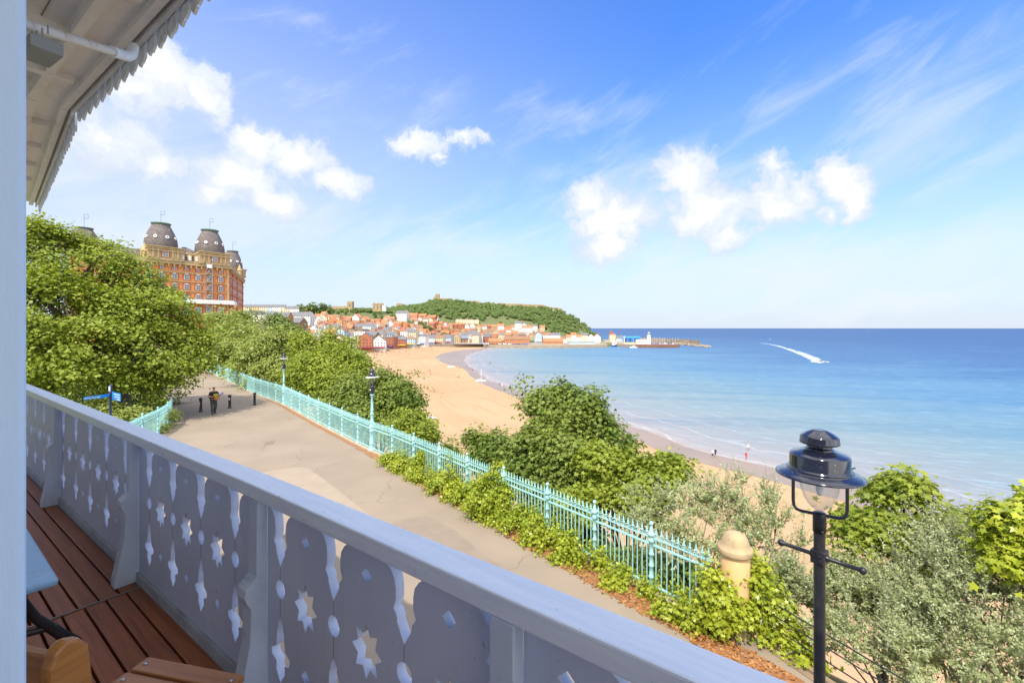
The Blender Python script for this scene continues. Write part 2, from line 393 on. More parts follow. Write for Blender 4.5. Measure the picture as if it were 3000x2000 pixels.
def fret_panel(t0, t1, seam0, pitch):
    """boards between t0<t1 with cut-outs; seam0 = t of one board joint"""
    ztop = RAIL_B; zbot = DK + .06
    ax, nx = axes_at((t0 + t1) / 2)
    prof_top = [(-.002, .045), (.022, .052), (.032, .085), (.045, .066), (.07, .047), (.10, .041), (.135, .041), (.165, .053), (.175, .043), (.188, .034), (.202, .034), (.23, .018), (.258, .001)]
    prof_bot = [(.467, .001), (.497, .020), (.512, .017), (.527, .028), (.56, .030), (.595, .036), (.617, .075), (.645, .068), (.656, .032), (.69, .034), (.735, .001)]
    holes = []
    def ring(prof, c, clip=False):
        r = [(c + w, ztop - y) for y, w in prof] + [(c - w, ztop - y) for y, w in reversed(prof)]
        return r
    def ok(r): return min(x for x, y in r) > t0 + .004 and max(x for x, y in r) < t1 - .004
    def clipx(r):
        rr = [(min(max(x, t0 + .006), t1 - .006), y) for x, y in r]
        xs = [x for x, y in rr]
        return rr if max(xs) - min(xs) > .02 else None
    k0 = int(math.floor((t0 - seam0) / pitch)) - 1; k1 = int(math.ceil((t1 - seam0) / pitch)) + 1
    joints = []
    for k in range(k0, k1 + 1):
        c = seam0 + k * pitch; mcen = c + pitch / 2
        if t0 + .01 < c < t1 - .01: joints.append(c)
        for prof in (prof_top, prof_bot):
            pr = [(max(y, .004), w_) for y, w_ in prof]
            if t0 + .095 < c < t1 - .095: holes.append(ring(pr, c))
            elif t0 - .03 < c <= t0 + .095 and c + .04 > t0 + .02:      # half hidden by the post
                e0 = t0 + .006; holes.append([(e0, ztop - y) for y, w_ in (pr[0],)] + [(max(c + w_, e0 + .002), ztop - y) for y, w_ in pr] + [(e0, ztop - pr[-1][0])])
            elif t1 - .095 <= c < t1 + .03:
                e0 = t1 - .006; holes.append([(e0, ztop - y) for y, w_ in (pr[0],)] + [(min(c - w_, e0 - .002), ztop - y) for y, w_ in pr] + [(e0, ztop - pr[-1][0])])
        for cx_, cy_, rx, ry, n, inner, rot in ((c, .352, .036, .037, 16, 1, 0), (mcen, .361, .082, .094, 16, .62, 0), (mcen, .107, .028, .026, 4, 1, 0), (mcen, .625, .028, .026, 4, 1, 0)):
            r = []
            for i in range(n):
                a = 2 * math.pi * i / n + rot; q = 1 if i % 2 == 0 or inner == 1 else inner
                r.append((cx_ + rx * q * math.sin(a), ztop - cy_ + ry * q * math.cos(a)))
            if ok(r): holes.append(r)
    me = curve_plate([(t0, zbot), (t1, zbot), (t1, ztop + .004), (t0, ztop + .004)], holes, .034)
    vs = np.zeros(len(me.vertices) * 3, dtype=np.float32); me.vertices.foreach_get('co', vs); vs = vs.reshape(-1, 3)
    out = np.zeros_like(vs)
    mid = (t0 + t1) / 2
    for i, (x, y, z) in enumerate(vs):
        q = (PA if mid <= TB else PB)(.952 + z, x, y)
        out[i] = (q.x, q.y, q.z)
    off = np.array(rail.location)
    me.vertices.foreach_set('co', (out - off).ravel().astype(np.float32)); me.update()
    me.materials.clear(); me.materials.append(lilac_paint)
    o = bpy.data.objects.new('fretwork_panel', me); COL.objects.link(o); o.parent = rail
    for c in joints:     # dark hairline where two boards meet
        q = (PA if mid <= TB else PB)
        for z0, z1 in ((.26, .314), (.39, .466)): g = MB(); g.box(q(.9345, c, ztop - (z0 + z1) / 2), (.0022, .002, z1 - z0), axes=(ax, nx, Vector((0, 0, 1)))); g.build('board_joint', joint_mat, o)
    return o
joint_mat = mk('joint_mat', (.26, .28, .34), rough=.9)
PT = [-1.05, .70, 2.035, 3.69, 5.86, 8.3]         # post centres along the rail
fret_panel(PT[0] + .036, PT[1] - .036, 1.117 - .386 * 1, .386)
fret_panel(PT[1] + .036, PT[2] - .036, 1.117, .386)
fret_panel(PT[2] + .036, PT[3] - .036, 2.304, .386)
fret_panel(PT[3] + .036, PT[4] - .036, 3.92, .447)
fret_panel(PT[4] + .036, PT[5] - .036, 6.1, .447)
def rail_strip(name, d0, d1, z0, z1, mt, bevel, parent=rail, t0=-1.6, t1=8.6):
    m = MB()
    for ta, tb, q in ((t0, TB, PA), (TB, t1, PB)):
        vs = [q(d, t, z) for t in (ta, tb) for d, z in ((d0, z0), (d1, z0), (d1, z1), (d0, z1))]
        fs = [(0, 1, 5, 4), (1, 2, 6, 5), (2, 3, 7, 6), (3, 0, 4, 7)]
        if ta == t0: fs.append((3, 2, 1, 0))
        else: fs.append((4, 5, 6, 7))
        m.add(vs, fs)
    return m.build(name, mt, parent, bevel=bevel)
rail_strip('handrail', .888, .996, RAIL_B, RAIL_T, rail_mat, .006)
rail_strip('kerb_board', .918, .99, DK - .02, DK + .062, mk('kerb_paint', (.42, .46, .52), (.34, .37, .42), scale=5, rough=.7, bump=.3, bscale=50, dark=(.16, .15, .14), dscale=7, damt=.5), .006)
for t in PT:
    ax, nx = axes_at(t); q = PA if t <= TB else PB
    H = RAIL_B - DK
    pr = [(.934, 0), (.812, 0), (.814, .05), (.862, .30), (.868, .44), (.850, .475), (.842, .50), (.846, .53), (.862, .548), (.872, .553), (.874, .565), (.888, .568), (.890, H - .001), (.934, H - .001)]
    m = MB(); m.prism([q(d, t - .038, DK + z) for d, z in pr], ax * .076)
    m.build('post', blue_paint, rail, bevel=.004)
# deck
deck_wood = wood('deck_wood', (.19, .055, .016), (.34, .105, .03), (.44, .15, .05), R(-36.8), rough=.42, wear=(.20, .08, .038))
dk = MB()
for i in range(0, 27):
    d0 = .915 - .094 * (i + 1)
    for t0, t1 in ((-3.2, TB + 1.52), (TB + 1.535, 9.0)):
        jz = rnd.uniform(-.0012, .0012); w_ = .094 - (.011 if i % 1 == 0 else .003)
        dk.box((PA(d0 + .047, (t0 + t1) / 2, DK - .016 + jz) if t1 < 5 else PB(d0 + .047, (t0 + t1) / 2, DK - .016 + jz)), (t1 - t0, w_, .032),
               axes=((A if t1 < 5 else B), (NA if t1 < 5 else NB), Vector((0, 0, 1))))
dko = dk.build('balcony_floor', deck_wood, bevel=.003); tag(dko, kind='structure')
jb = MB(); jb.box(PA(.15, 1.60 + 1.95, DK - .30), (1, 1, .02)); 
ub = MB(); ub.box(PA(-.35, 3.0, DK - .12), (13, 2.6, .08), axes=(A, NA, Vector((0, 0, 1))))
o = ub.build('floor_joists', mk('joist_dark', (.03, .022, .016), rough=.9)); tag(o, kind='structure')
st = MB(); st.box(PA(.42, 3.557, DK + .003), (.012, .95, .004), axes=(A, NA, Vector((0, 0, 1))))
o = st.build('joint_strip', mk('strip_grey', (.30, .29, .28), rough=.6, metal=.4), dko)
# building edge below the deck and the wall behind it
cw = MB()
cw.box(PA(-2.6, 3.0, 5.2), (15, .25, 10.4), axes=(A, NA, Vector((0, 0, 1))))
o = cw.build('house_wall', mk('cream_render', (.86, .84, .80), (.80, .78, .74), scale=1.2, rough=.85, bump=.1)); tag(o, kind='structure')
fw = MB(); fw.box(PA(.93, 3.0, (DK - .2) / 2), (15, .14, DK - .2), axes=(A, NA, Vector((0, 0, 1))))
o = fw.build('lower_wall', MATS['cream_render']); tag(o, kind='structure')
# column beside the camera
cl = MB(); cx, cy = -.733, .585
cl.box((cx, cy, (DK + CZ + 2.55) / 2), (.14, .14, CZ + 2.55 - DK), axes=(A, NA, Vector((0, 0, 1))))
o = cl.build('veranda_column', column_paint, bevel=.008); tag(o, 'pale blue painted square timber column at the near end of the balcony', 'column')
# canopy
HC = CZ + 2.06
corner = Vector((-4.28, 4.44, 0)); d1 = Vector((-.8163, .5777, 0)); d2 = Vector((-4.58, 4.0, 0)).normalized()
cano = thing('balcony_canopy', 'off-white timber canopy over the balcony with toothed valance boards along its edge', 'canopy', (corner.x, corner.y, HC))
def edge_frame(t):
    """point and outward normal along the canopy edge; t = metres from the corner, negative towards the camera"""
    d = d1 if t < 0 else d2
    return corner + d * t, Vector((d.y, -d.x, 0)), d
sf = MB()
rows = [(0.0, .10), (-.25, .10), (-.30, .16), (-.9, .34), (-1.6, .48), (-3.1, .62)]
secs = [(-8, d1), (0, None), (5.2, d2)]
def sec_pt(t, off, z):
    if t == 0:
        n = (Vector((d1.y, -d1.x, 0)) + Vector((d2.y, -d2.x, 0))).normalized(); return corner + n * off + Vector((0, 0, HC + z))
    p, n, d = edge_frame(t); return p + n * off + Vector((0, 0, HC + z))
for zz, mt in ((0, 0), (.09, 1)):
    for i in range(len(rows) - 1):
        for a, b in ((-8, 0), (0, 5.2)):
            q = [sec_pt(a, rows[i][0], rows[i][1] + zz), sec_pt(b, rows[i][0], rows[i][1] + zz), sec_pt(b, rows[i + 1][0], rows[i + 1][1] + zz), sec_pt(a, rows[i + 1][0], rows[i + 1][1] + zz)]
            sf.poly(q if zz == 0 else q[::-1], mt)
for a, b in ((-8, 0), (0, 5.2)):
    sf.quad(sec_pt(a, 0, .10), sec_pt(b, 0, .10), sec_pt(b, 0, .19), sec_pt(a, 0, .19))
lead_mat = mk('lead_roof', (.16, .17, .19), rough=.6)
sf.build('soffit', [soffit_paint, lead_mat], cano)
mo = MB()
for a, b in ((-8, -.01), (.01, 5.2)):
    for off, z, w_, h in ((-.05, .07, .05, .06), (-.27, .075, .06, .05), (.012, .08, .022, .12)):
        mo.bar(sec_pt(a, off, z), sec_pt(b, off, z), w_, h)
mo.build('moulding', soffit_paint, cano)
for t in [-6.9, -6.0, -5.1, -4.2, -3.3, -2.4, -1.5, -.7, .7, 1.6, 2.5, 3.4]:
    rb = MB(); p, n, d = edge_frame(t)
    path = []
    for k in range(9):
        u = k / 8; off = -.12 - u * 1.9; z = .10 + .40 * u - .16 * math.sin(u * math.pi) * (1 - u)
        path.append(p + n * off + Vector((0, 0, HC + z - .02)))
    for k in range(8): rb.bar(path[k], path[k + 1] + (path[k + 1] - path[k]) * .05, .07, .07)
    rb.build('rib', soffit_paint, cano, bevel=.004)
bd = MB()
for off in (-.42, -.55, -.68, -.82, -.96, -1.1, -1.25):     # board seams
    zz = interp(-off, [.3, .9, 1.6], [.16, .34, .48]) - .004
    bd.bar(sec_pt(-8, off, zz), sec_pt(-.02, off, zz), .006, .004); bd.bar(sec_pt(.02, off, zz), sec_pt(5.2, off, zz), .006, .004)
bd.build('board_seam', mk('seam_mat', (.25, .23, .22), rough=.9), cano)
va = MB(); tp = .098
i = 0; t = -8.0
while t < 5.1:
    p, n, d = edge_frame(t + tp / 2)
    if not (-tp < t < 0):
        L = .175 + rnd.uniform(-.014, .014) ; off = .030 + (.012 if i % 2 else 0)
        a = p + n * off + Vector((0, 0, HC + .135)); h = tp * .47
        pts = [a - d * h, a + d * h, a + d * h + Vector((0, 0, -L + .0)), a + d * h * .1 + Vector((0, 0, -L - .045)), a - d * h + Vector((0, 0, -L - .016))]
        va.prism(pts, n * .016)
        pts2 = [a - d * h * .5 + n * .017, a + d * h * .5 + n * .017, a + d * h * .5 + n * .017 + Vector((0, 0, -.06)), a + n * .017 + Vector((0, 0, -.085)), a - d * h * .5 + n * .017 + Vector((0, 0, -.06))]
        va.prism(pts2, n * .008)
    i += 1; t += tp
va.build('valance', valance_paint, cano)
gp = MB(); e = atd(350, 158, 3.02); s0 = atd(60, 66, 2.2)
pth = [s0 + (e - s0) * u for u in (-.6, 0, .5, .93)]
gp.tube(pth, .026, 12)
pp = gp.build('drain_pipe', pipe_paint, cano)
dd = (e - s0).normalized()
eb = MB(); eb.tube([e - dd * .10, e + dd * .02], .034, 12); eb.tube([e + dd * .02, e + dd * .10, e + dd * .16 + Vector((0, 0, .025)), e + dd * .19 + Vector((0, 0, .085))], [.034, .035, .034, .032], 12)
eb.build('pipe_elbow', valance_paint, pp)
gb = MB(); c = atd(118, 150, 2.3); gb.box(c, (.2, .12, .06), rz=R(-30)); 
for k in range(6): gb.box(c + Vector((-.12 + .048 * k, .02 - .02 * k, .055)), (.006, .008, .045), rz=R(-30))
gb.build('heater_box', mk('heater_grey', (.30, .32, .33), rough=.5), cano, bevel=.008)
rf = MB(); rf.box(PA(-3.0, 3.0, HC + .86), (16, 5.2, .1), axes=(A, NA, Vector((0, 0, 1)))); o = rf.build('upper_roof', lead_mat, cano)

# ---------------------------------------------------------------- furniture on the balcony
chair_wood = wood('chair_wood', (.20, .082, .028), (.33, .145, .055), (.42, .20, .085), R(-12), rough=.4)
stile_wood = wood('stile_wood', (.26, .10, .022), (.38, .155, .035), (.46, .20, .05), R(78), rough=.33)
screw_mat = mk('screw_mat', (.55, .55, .55), rough=.3, metal=.9)
sx_ = Vector((.976, -.216, 0)); fyv = Vector((.216, .976, 0)); UZ = Vector((0, 0, 1))
o0 = Vector((-1.135, 1.355, DK))          # middle of the seat on the floor
ch = thing('wooden_chair', 'oiled slatted wooden chair facing the sea beside the balcony railing', 'chair', tuple(o0))
m = MB()
for k in range(6): m.box(o0 + fyv * (.19 - .074 * k) + UZ * .443, (.40, .062, .022), axes=(sx_, fyv, UZ))
seat = m.build('seat', chair_wood, ch, bevel=.004)
for k in range(6):
    for sgn in (-1, 1):
        m = MB(); c = o0 + fyv * (.19 - .074 * k) + sx_ * (.175 * sgn) + UZ * .4545
        m.lathe([(.0001, 0), (.0075, 0), (.0075, .0018), (.003, .0022), (.0001, .0016)], c, 10); m.build('screw', screw_mat, seat)
m = MB(); 
for sgn in (-1, 1): m = MB(); m.box(o0 + sx_ * (.165 * sgn) + UZ * .412 - fyv * .01, (.025, .42, .038), axes=(sx_, fyv, UZ)); m.build('seat_frame', chair_wood, ch, bevel=.003)
bk = o0 - fyv * .30
for sgn in (-1, 1):
    m = MB(); prof = [(.13, 0), (.175, 0), (.075, .44), (.085, .62), (.112, .84), (.113, .895), (.102, .925), (.08, .937), (.056, .926), (.038, .90), (.03, .82), (.01, .62), (.01, .45)]
    m.prism([bk + fyv * (.0 - y + .06) + sx_ * (.235 * sgn - .016) + UZ * z for y, z in prof], sx_ * .032)
    m.build('rear_leg', stile_wood, ch, bevel=.008)
    m = MB(); m.box(o0 + fyv * .17 + sx_ * (.19 * sgn) + UZ * .20, (.032, .045, .40), axes=(sx_, fyv, UZ)); m.build('front_leg', chair_wood, ch, bevel=.004)
m = MB()
for z, h in ((.855, .085), (.73, .07), (.61, .07)):
    y = interp(z, [.44, .62, .84, .9], [.035, .05, .075, .08])
    m.box(bk + fyv * (.06 - y) + UZ * z, (.45, .022, h), axes=(sx_, fyv, UZ))
m.build('backrest', chair_wood, ch, bevel=.005)
# blue bench
bl = mk('bench_blue', (.30, .52, .78), (.24, .44, .70), scale=2.5, rough=.4, bump=.2, bscale=40, dark=(.16, .28, .42), dscale=7, damt=.4)
cn = Vector((-2.11, 2.13, 0)); bz = DK + .45
bn = thing('garden_bench', 'blue painted bench with black cast-iron legs standing on the deck', 'bench', tuple(cn + A * .6 - NA * .2 + UZ * DK))
m = MB()
for k in range(3): m.box(cn + A * .75 - NA * (.075 + .158 * k) + UZ * (bz - .018), (1.5, .15, .036), axes=(A, NA, UZ))
m.build('seat', bl, bn, bevel=.012)
for t in (.20, 1.3):
    b0 = cn + A * t
    m = MB(); pth = [b0 - NA * .09 + UZ * (bz - .04), b0 - NA * .10 + UZ * (bz - .13), b0 - NA * .05 + UZ * (bz - .24), b0 + NA * .035 + UZ * (DK + .09), b0 + NA * .07 + UZ * (DK + .035), b0 + NA * .10 + UZ * (DK + .012)]
    m.tube(pth, [.026, .022, .02, .024, .03, .022], 10)
    m.tube([b0 - NA * .38 + UZ * (bz - .04), b0 - NA * .37 + UZ * (bz - .13), b0 - NA * .42 + UZ * (bz - .24), b0 - NA * .50 + UZ * (DK + .09), b0 - NA * .54 + UZ * (DK + .03), b0 - NA * .57 + UZ * (DK + .012)], [.026, .022, .02, .024, .03, .022], 10)
    m.tube([b0 + NA * .02 + UZ * (DK + .14), b0 - NA * .24 + UZ * (DK + .17), b0 - NA * .49 + UZ * (DK + .14)], .017, 8)
    m.tube([b0 - NA * .07 + UZ * (bz - .045), b0 - NA * .40 + UZ * (bz - .045)], .018, 8)
    m.build('leg', black_iron, bn)
# ================================================================ ground, promenade, slope, beach, sea
FL = [Vector(p) for p in ((-420, 640, 0), (-230, 330, 0), (-78, 112, 0), (-37.9, 58, 0), (-22.8, 40.5, 0), (-5.7, 20.6, 0), (4.15, 8.95, 0), (14, -3.2, 0), (60, -60, 0))]
def fl_out(i):
    d = (FL[min(i + 1, len(FL) - 1)] - FL[max(i - 1, 0)]).normalized()
    return Vector((-d.y, d.x, 0)) * (1 if -d.y > 0 else -1)
def sheet(name, pts, z, mt, kind='structure'):
    m = MB(); m.poly([(p[0], p[1], z) for p in pts]); o = m.build(name, mt); tag(o, kind=kind); return o
def asphalt():
    m, nt, b = new_mat('asphalt'); p = pos(nt)
    c = nt.mix(nt.smooth(nt.noise(p, .35, 5), .35, .65), (.275, .218, .162), (.24, .19, .14))
    c = nt.mix(nt.math('MULTIPLY', nt.smooth(nt.noise(p, 60, 3, .8), .45, .75), .35), c, (.19, .15, .115))
    c = nt.mix(nt.math('MULTIPLY', nt.smooth(nt.noise(nt.scale(p, .5, 2.4, 1, (0, 0, R(-39))), 1, 6, .7), .5, .8), .35), c, (.235, .18, .135))
    v = nt.new('ShaderNodeTexVoronoi', feature='DISTANCE_TO_EDGE'); v.inputs['Scale'].default_value = .28
    ad = nt.new('ShaderNodeVectorMath', operation='MULTIPLY_ADD'); n2 = nt.new('ShaderNodeTexNoise'); n2.inputs['Scale'].default_value = 1.3; nt.link(p, n2.inputs[0])
    nt.link(n2.outputs['Color'], ad.inputs[0]); ad.inputs[1].default_value = (1.6, 1.6, 0); nt.link(p, ad.inputs[2]); nt.link(ad.outputs[0], v.inputs['Vector'])
    ck = nt.math('LESS_THAN', v.outputs['Distance'], .006)
    ck = nt.math('MULTIPLY', ck, nt.smooth(nt.noise(p, .22, 3), .42, .56))
    c = nt.mix(nt.math('MULTIPLY', ck, .7), c, (.16, .12, .09))
    nt.link(c, b.inputs['Base Color']); b.inputs['Roughness'].default_value = .9
    bn = nt.new('ShaderNodeBump'); bn.inputs['Strength'].default_value = .2; nt.link(nt.noise(p, 90, 3), bn.inputs['Height']); nt.link(bn.outputs[0], b.inputs['Normal'])
    return m
asph = asphalt()
grass_mat = mk('grass_turf', (.10, .15, .02), (.17, .20, .035), scale=1.2, rough=.9, bump=.6, bscale=30, dark=(.05, .07, .012), dscale=.4, damt=.6)
earth_mat = mk('earth', (.11, .10, .045), (.16, .14, .07), scale=.6, rough=.95, bump=.5, bscale=8, dark=(.05, .07, .02), dscale=.3, damt=.7)
soil_mat = mk('soil', (.22, .10, .04), (.33, .17, .08), scale=9, rough=.95, bump=.8, bscale=40, dark=(.10, .045, .02), dscale=7, damt=.7)
inner = [p for p in FL]
sheet('lawn', [(p.x, p.y) for p in inner] + [(0, -60), (-700, -60), (-900, 640)], -.006, grass_mat)
PL = [(-17.6, 19.5), (-18.9, 23.3), (-20.2, 26.8), (-22.0, 29.6), (-29, 37.5), (-44, 57), (-85, 114)]   # inner edge of the promenade
sheet('promenade', [(13.9, -3.2), (4.1, 8.9)] + [tuple(at(x, y))[:2] for x, y in ((1147, 1343), (1090, 1320), (1044, 1297.5), (929, 1238), (830, 1183), (745, 1152), (638, 1100), (560, 1062))] + [(-78.0, 111.95)] + PL[::-1] + [(-15, 14), (-13, 3), (-13, -14), (6, -14)], 0, asph)
pale = mk('asphalt_pale', (.32, .255, .19), (.285, .228, .172), scale=1.5, rough=.9, dark=(.28, .22, .165), dscale=3, damt=.4)
dark_patch = mk('asphalt_patch', (.243, .190, .144), (.215, .168, .127), scale=2, rough=.9, dark=(.26, .205, .155), dscale=30, damt=.6)
def wsheet(name, pix, mt, z=.004):
    return sheet(name, [at(x, y, z) for x, y in pix], z, mt)
wsheet('pale_patch', [(690, 1395), (800, 1378), (880, 1368), (905, 1372), (945, 1400), (1010, 1450), (1085, 1510), (1180, 1590), (1180, 1640), (1000, 1560), (850, 1490)], pale)
wsheet('tar_patch', [(1150, 1530), (1205, 1515), (1252, 1510), (1330, 1550), (1420, 1625), (1520, 1690), (1640, 1790), (1640, 1860), (1400, 1730), (1220, 1590)], dark_patch)
# planting strip of soil and dead leaves at the foot of the fence
sm = MB(); L0 = [(665, 1113, 655, 1109), (830, 1188, 815, 1186), (930, 1243, 915, 1244), (1044, 1301, 1030, 1304), (1090, 1325, 1066, 1328), (1150, 1348, 1130, 1360), (1230, 1375, 1195, 1402), (1330, 1412, 1285, 1452), (1450, 1475, 1420, 1528), (1560, 1540, 1540, 1600), (1700, 1610, 1660, 1665), (1830, 1690, 1775, 1735), (1960, 1770, 1900, 1800), (2080, 1850, 2010, 1858), (2200, 1905, 2100, 1930), (2350, 1990, 2230, 2030), (2500, 2100, 2400, 2160)]
for a, b in zip(L0, L0[1:]):
    n = 5
    for k in range(n):
        def e(u, base): return at(a[base] + (b[base] - a[base]) * u, a[base + 1] + (b[base + 1] - a[base + 1]) * u, .008)
        j0, j1 = (noise.noise(Vector((a[0] * .03 + k, 0, 1))) * .12), (noise.noise(Vector((a[0] * .03 + k + 1 if k < n - 1 else b[0] * .03, 0, 1))) * .12)
        q = [e(k / n, 0), e((k + 1) / n, 0), e((k + 1) / n, 2) + Vector((-j1, -j1, 0)), e(k / n, 2) + Vector((-j0, -j0, 0))]
        sm.poly(q)
tag(sm.build('soil_strip', soil_mat), kind='structure')
# dead leaves lying on it
def scatter_litter():
    pts = []
    for _ in range(3600):
        i = rnd.choice(range(5, len(L0) - 2)); a, b = L0[i], L0[i + 1]; u = rnd.random(); w_ = rnd.random() ** .8 * 1.12 - .02
        x0, y0 = a[0] + (b[0] - a[0]) * u, a[1] + (b[1] - a[1]) * u; x1, y1 = a[2] + (b[2] - a[2]) * u, a[3] + (b[3] - a[3]) * u
        pts.append(at(x0 + (x1 - x0) * w_, y0 + (y1 - y0) * w_, .012))
    return pts
# terrain beyond the fence: down to the sand
tm = MB(); E = [(.12, -.02), (1.2, -.7), (4, -2.6), (8, -5.6), (13, -9.5), (19, -14.5), (25, -18.6), (29, -20.3), (33, -21)]
grid = []
for i in range(len(FL) - 1):
    n = max(1, int((FL[i + 1] - FL[i]).length / 6)) if i > 0 else 10
    for k in range(n):
        u = k / n; p = FL[i].lerp(FL[i + 1], u); nrm = fl_out(i).lerp(fl_out(i + 1), u).normalized()
        grid.append([p + nrm * e + Vector((0, 0, z + (noise.noise(p * .12 + Vector((e, 0, 0))) * .5 if 0 < e < 28 and e > .5 else 0))) for e, z in E])
vs = [q for r in grid for q in r]; c = len(E)
tm.add(vs, [(i * c + j, (i + 1) * c + j, (i + 1) * c + j + 1, i * c + j + 1) for i in range(len(grid) - 1) for j in range(c - 1)], 0, True)
tag(tm.build('cliff_slope', earth_mat), kind='structure')
# beach
def sand():
    m, nt, b = new_mat('sand'); p = pos(nt)
    c = nt.mix(nt.smooth(nt.noise(p, .02, 4), .3, .7), (.44, .295, .18), (.39, .25, .145))
    s = nt.noise(nt.scale(p, .35, .03, 1, (0, 0, R(22))), 1.0, 7, .7, .4)
    c = nt.mix(nt.math('MULTIPLY', nt.smooth(s, .45, .72), .6), c, (.33, .20, .105))
    c = nt.mix(nt.math('MULTIPLY', nt.smooth(nt.noise(p, 1.4, 6, .75), .55, .8), .3), c, (.30, .185, .10))
    nt.link(c, b.inputs['Base Color']); b.inputs['Roughness'].default_value = .95; b.inputs['Specular IOR Level'].default_value = .1
    return m
sand_m = sand()
sheet('beach', [(200, -200), (140, 30), (90, 110), (60, 250), (40, 420), (30, 760), (-330, 760), (-420, 640), (-230, 330), (-78, 112), (-30, 50), (4, 9), (60, -60)], SEA - .05, sand_m)
def shore(px, py): return at(px, py, SEA)
SH = [Vector((330, -600, SEA)), Vector((120, -60, SEA)), Vector((76, 20, SEA))] + [shore(x, y) for x, y in ((3000, 1575), (2898, 1547), (2755, 1506), (2551, 1445), (2265, 1371), (2193, 1353.6), (2014, 1309), (1903, 1264), (1720, 1208), (1543, 1155), (1470, 1128), (1407, 1099), (1370, 1070), (1358, 1052), (1368, 1041), (1392, 1031), (1432, 1022))] + [Vector((-40, 640, SEA)), Vector((-80, 800, SEA)), Vector((-300, 1400, SEA)), Vector((-1500, 4000, SEA)), Vector((-12000, 20000, SEA)), Vector((-36000, 60000, SEA))]
dense = []
for a, b in zip(SH, SH[1:]):
    n = max(2, min(14, int((b - a).length / 5)))
    for k in range(n):
        p = a.lerp(b, k / n)
        if 30 < p.y < 560: p.x += noise.noise(Vector((p.y * .06, 1.7, 0))) * (.9 + p.y * .004)
        dense.append(p)
dense.append(SH[-1])
OFF = [0, .6, 1.3, 2.2, 3.4, 5, 7, 9.5, 13, 18, 25, 35, 50, 75, 110, 170, 260, 420, 700, 1300, 2800, 7000, 20000, 70000]
def water():
    m, nt, b = new_mat('sea_water'); p = pos(nt)
    at_ = nt.new('ShaderNodeAttribute', attribute_name='offshore').outputs['Fac']
    lg = nt.math('LOGARITHM', nt.math('ADD', at_, 1.0), 10.0)
    lg = nt.math('ADD', lg, nt.math('MULTIPLY', nt.math('SUBTRACT', nt.noise(nt.scale(p, .010, .022, 1), 1.0, 6, .6), .5), .75))
    c = nt.ramp(nt.math('DIVIDE', lg, 4.2), [(0.0, (.32, .25, .215)), (.10, (.29, .265, .265)), (.27, (.225, .24, .26)), (.38, (.175, .235, .262)), (.46, (.125, .212, .27)), (.52, (.08, .18, .29)), (.60, (.04, .112, .235)), (.70, (.024, .076, .19)), (1, (.018, .062, .175))])
    st = nt.noise(nt.scale(p, .006, .05, 1, (0, 0, R(-12))), 1.0, 6, .6, .5)
    c = nt.mix(nt.math('MULTIPLY', nt.smooth(st, .46, .70), .75), c, nt.mix(1.0, c, (.62, .78, .92), 'MULTIPLY'))
    rp = nt.noise(nt.scale(p, .16, .62, 1, (0, 0, R(-28))), 1.0, 5, .65, .3)
    c = nt.mix(nt.math('MULTIPLY', nt.smooth(rp, .48, .72), .24), c, (.40, .52, .64))
    # breaking ripples near the sand
    wv = nt.math('SINE', nt.math('ADD', nt.math('MULTIPLY', at_, 1.15), nt.math('MULTIPLY', nt.noise(nt.scale(p, .05, .05, 1), 1.0, 4), 16)))
    near = nt.math('MULTIPLY', nt.smooth(wv, .55, .98), nt.ramp(nt.math('DIVIDE', at_, 60.0), [(0, .42), (.3, .34), (1, 0)]))
    c = nt.mix(near, c, (.24, .21, .21))
    foam = nt.math('MULTIPLY', nt.smooth(nt.math('SINE', nt.math('ADD', nt.math('MULTIPLY', at_, .62), nt.math('MULTIPLY', nt.noise(nt.scale(p, .03, .03, 1), 1.0, 5), 14))), .93, 1.0), nt.ramp(nt.math('DIVIDE', at_, 40.0), [(0, .7), (1, 0)]))
    c = nt.mix(nt.math('MULTIPLY', foam, .22), c, (.75, .76, .8))
    nt.link(c, b.inputs['Base Color']); b.inputs['Roughness'].default_value = .42; b.inputs['Specular IOR Level'].default_value = .12
    b.inputs['IOR'].default_value = 1.33
    bn = nt.new('ShaderNodeBump'); bn.inputs['Strength'].default_value = .35; bn.inputs['Distance'].default_value = .5
    nt.link(nt.math('ADD', rp, nt.math('MULTIPLY', nt.noise(nt.scale(p, .9, 2.2, 1, (0, 0, R(-25))), 1.0, 5, .7), .25)), bn.inputs['Height']); nt.link(bn.outputs[0], b.inputs['Normal'])
    return m
def sea():
    verts = []; att = []
    for p in dense:
        for k, o in enumerate(OFF):
            verts.append((p.x + o, p.y, SEA)); att.append(o)
    n = len(OFF); faces = [(i * n + j, i * n + j + 1, (i + 1) * n + j + 1, (i + 1) * n + j) for i in range(len(dense) - 1) for j in range(n - 1)]
    me = bpy.data.meshes.new('sea'); me.from_pydata(verts, [], faces); me.materials.append(water())
    # metres from the sand, measured properly
    seg = np.array([(p.x, p.y) for p in dense]); V = np.array([(v[0], v[1]) for v in verts])
    dist = np.full(len(V), 1e9)
    for a, b in zip(seg[:-1], seg[1:]):
        ab = b - a; t = np.clip(((V - a) @ ab) / max(ab @ ab, 1e-9), 0, 1); q = a + t[:, None] * ab
        dist = np.minimum(dist, np.hypot(*(V - q).T))
    a = me.attributes.new('offshore', 'FLOAT', 'POINT'); a.data.foreach_set('value', dist.astype(np.float32))
    me.update(); o = bpy.data.objects.new('sea', me); COL.objects.link(o); tag(o, kind='structure')
sea()
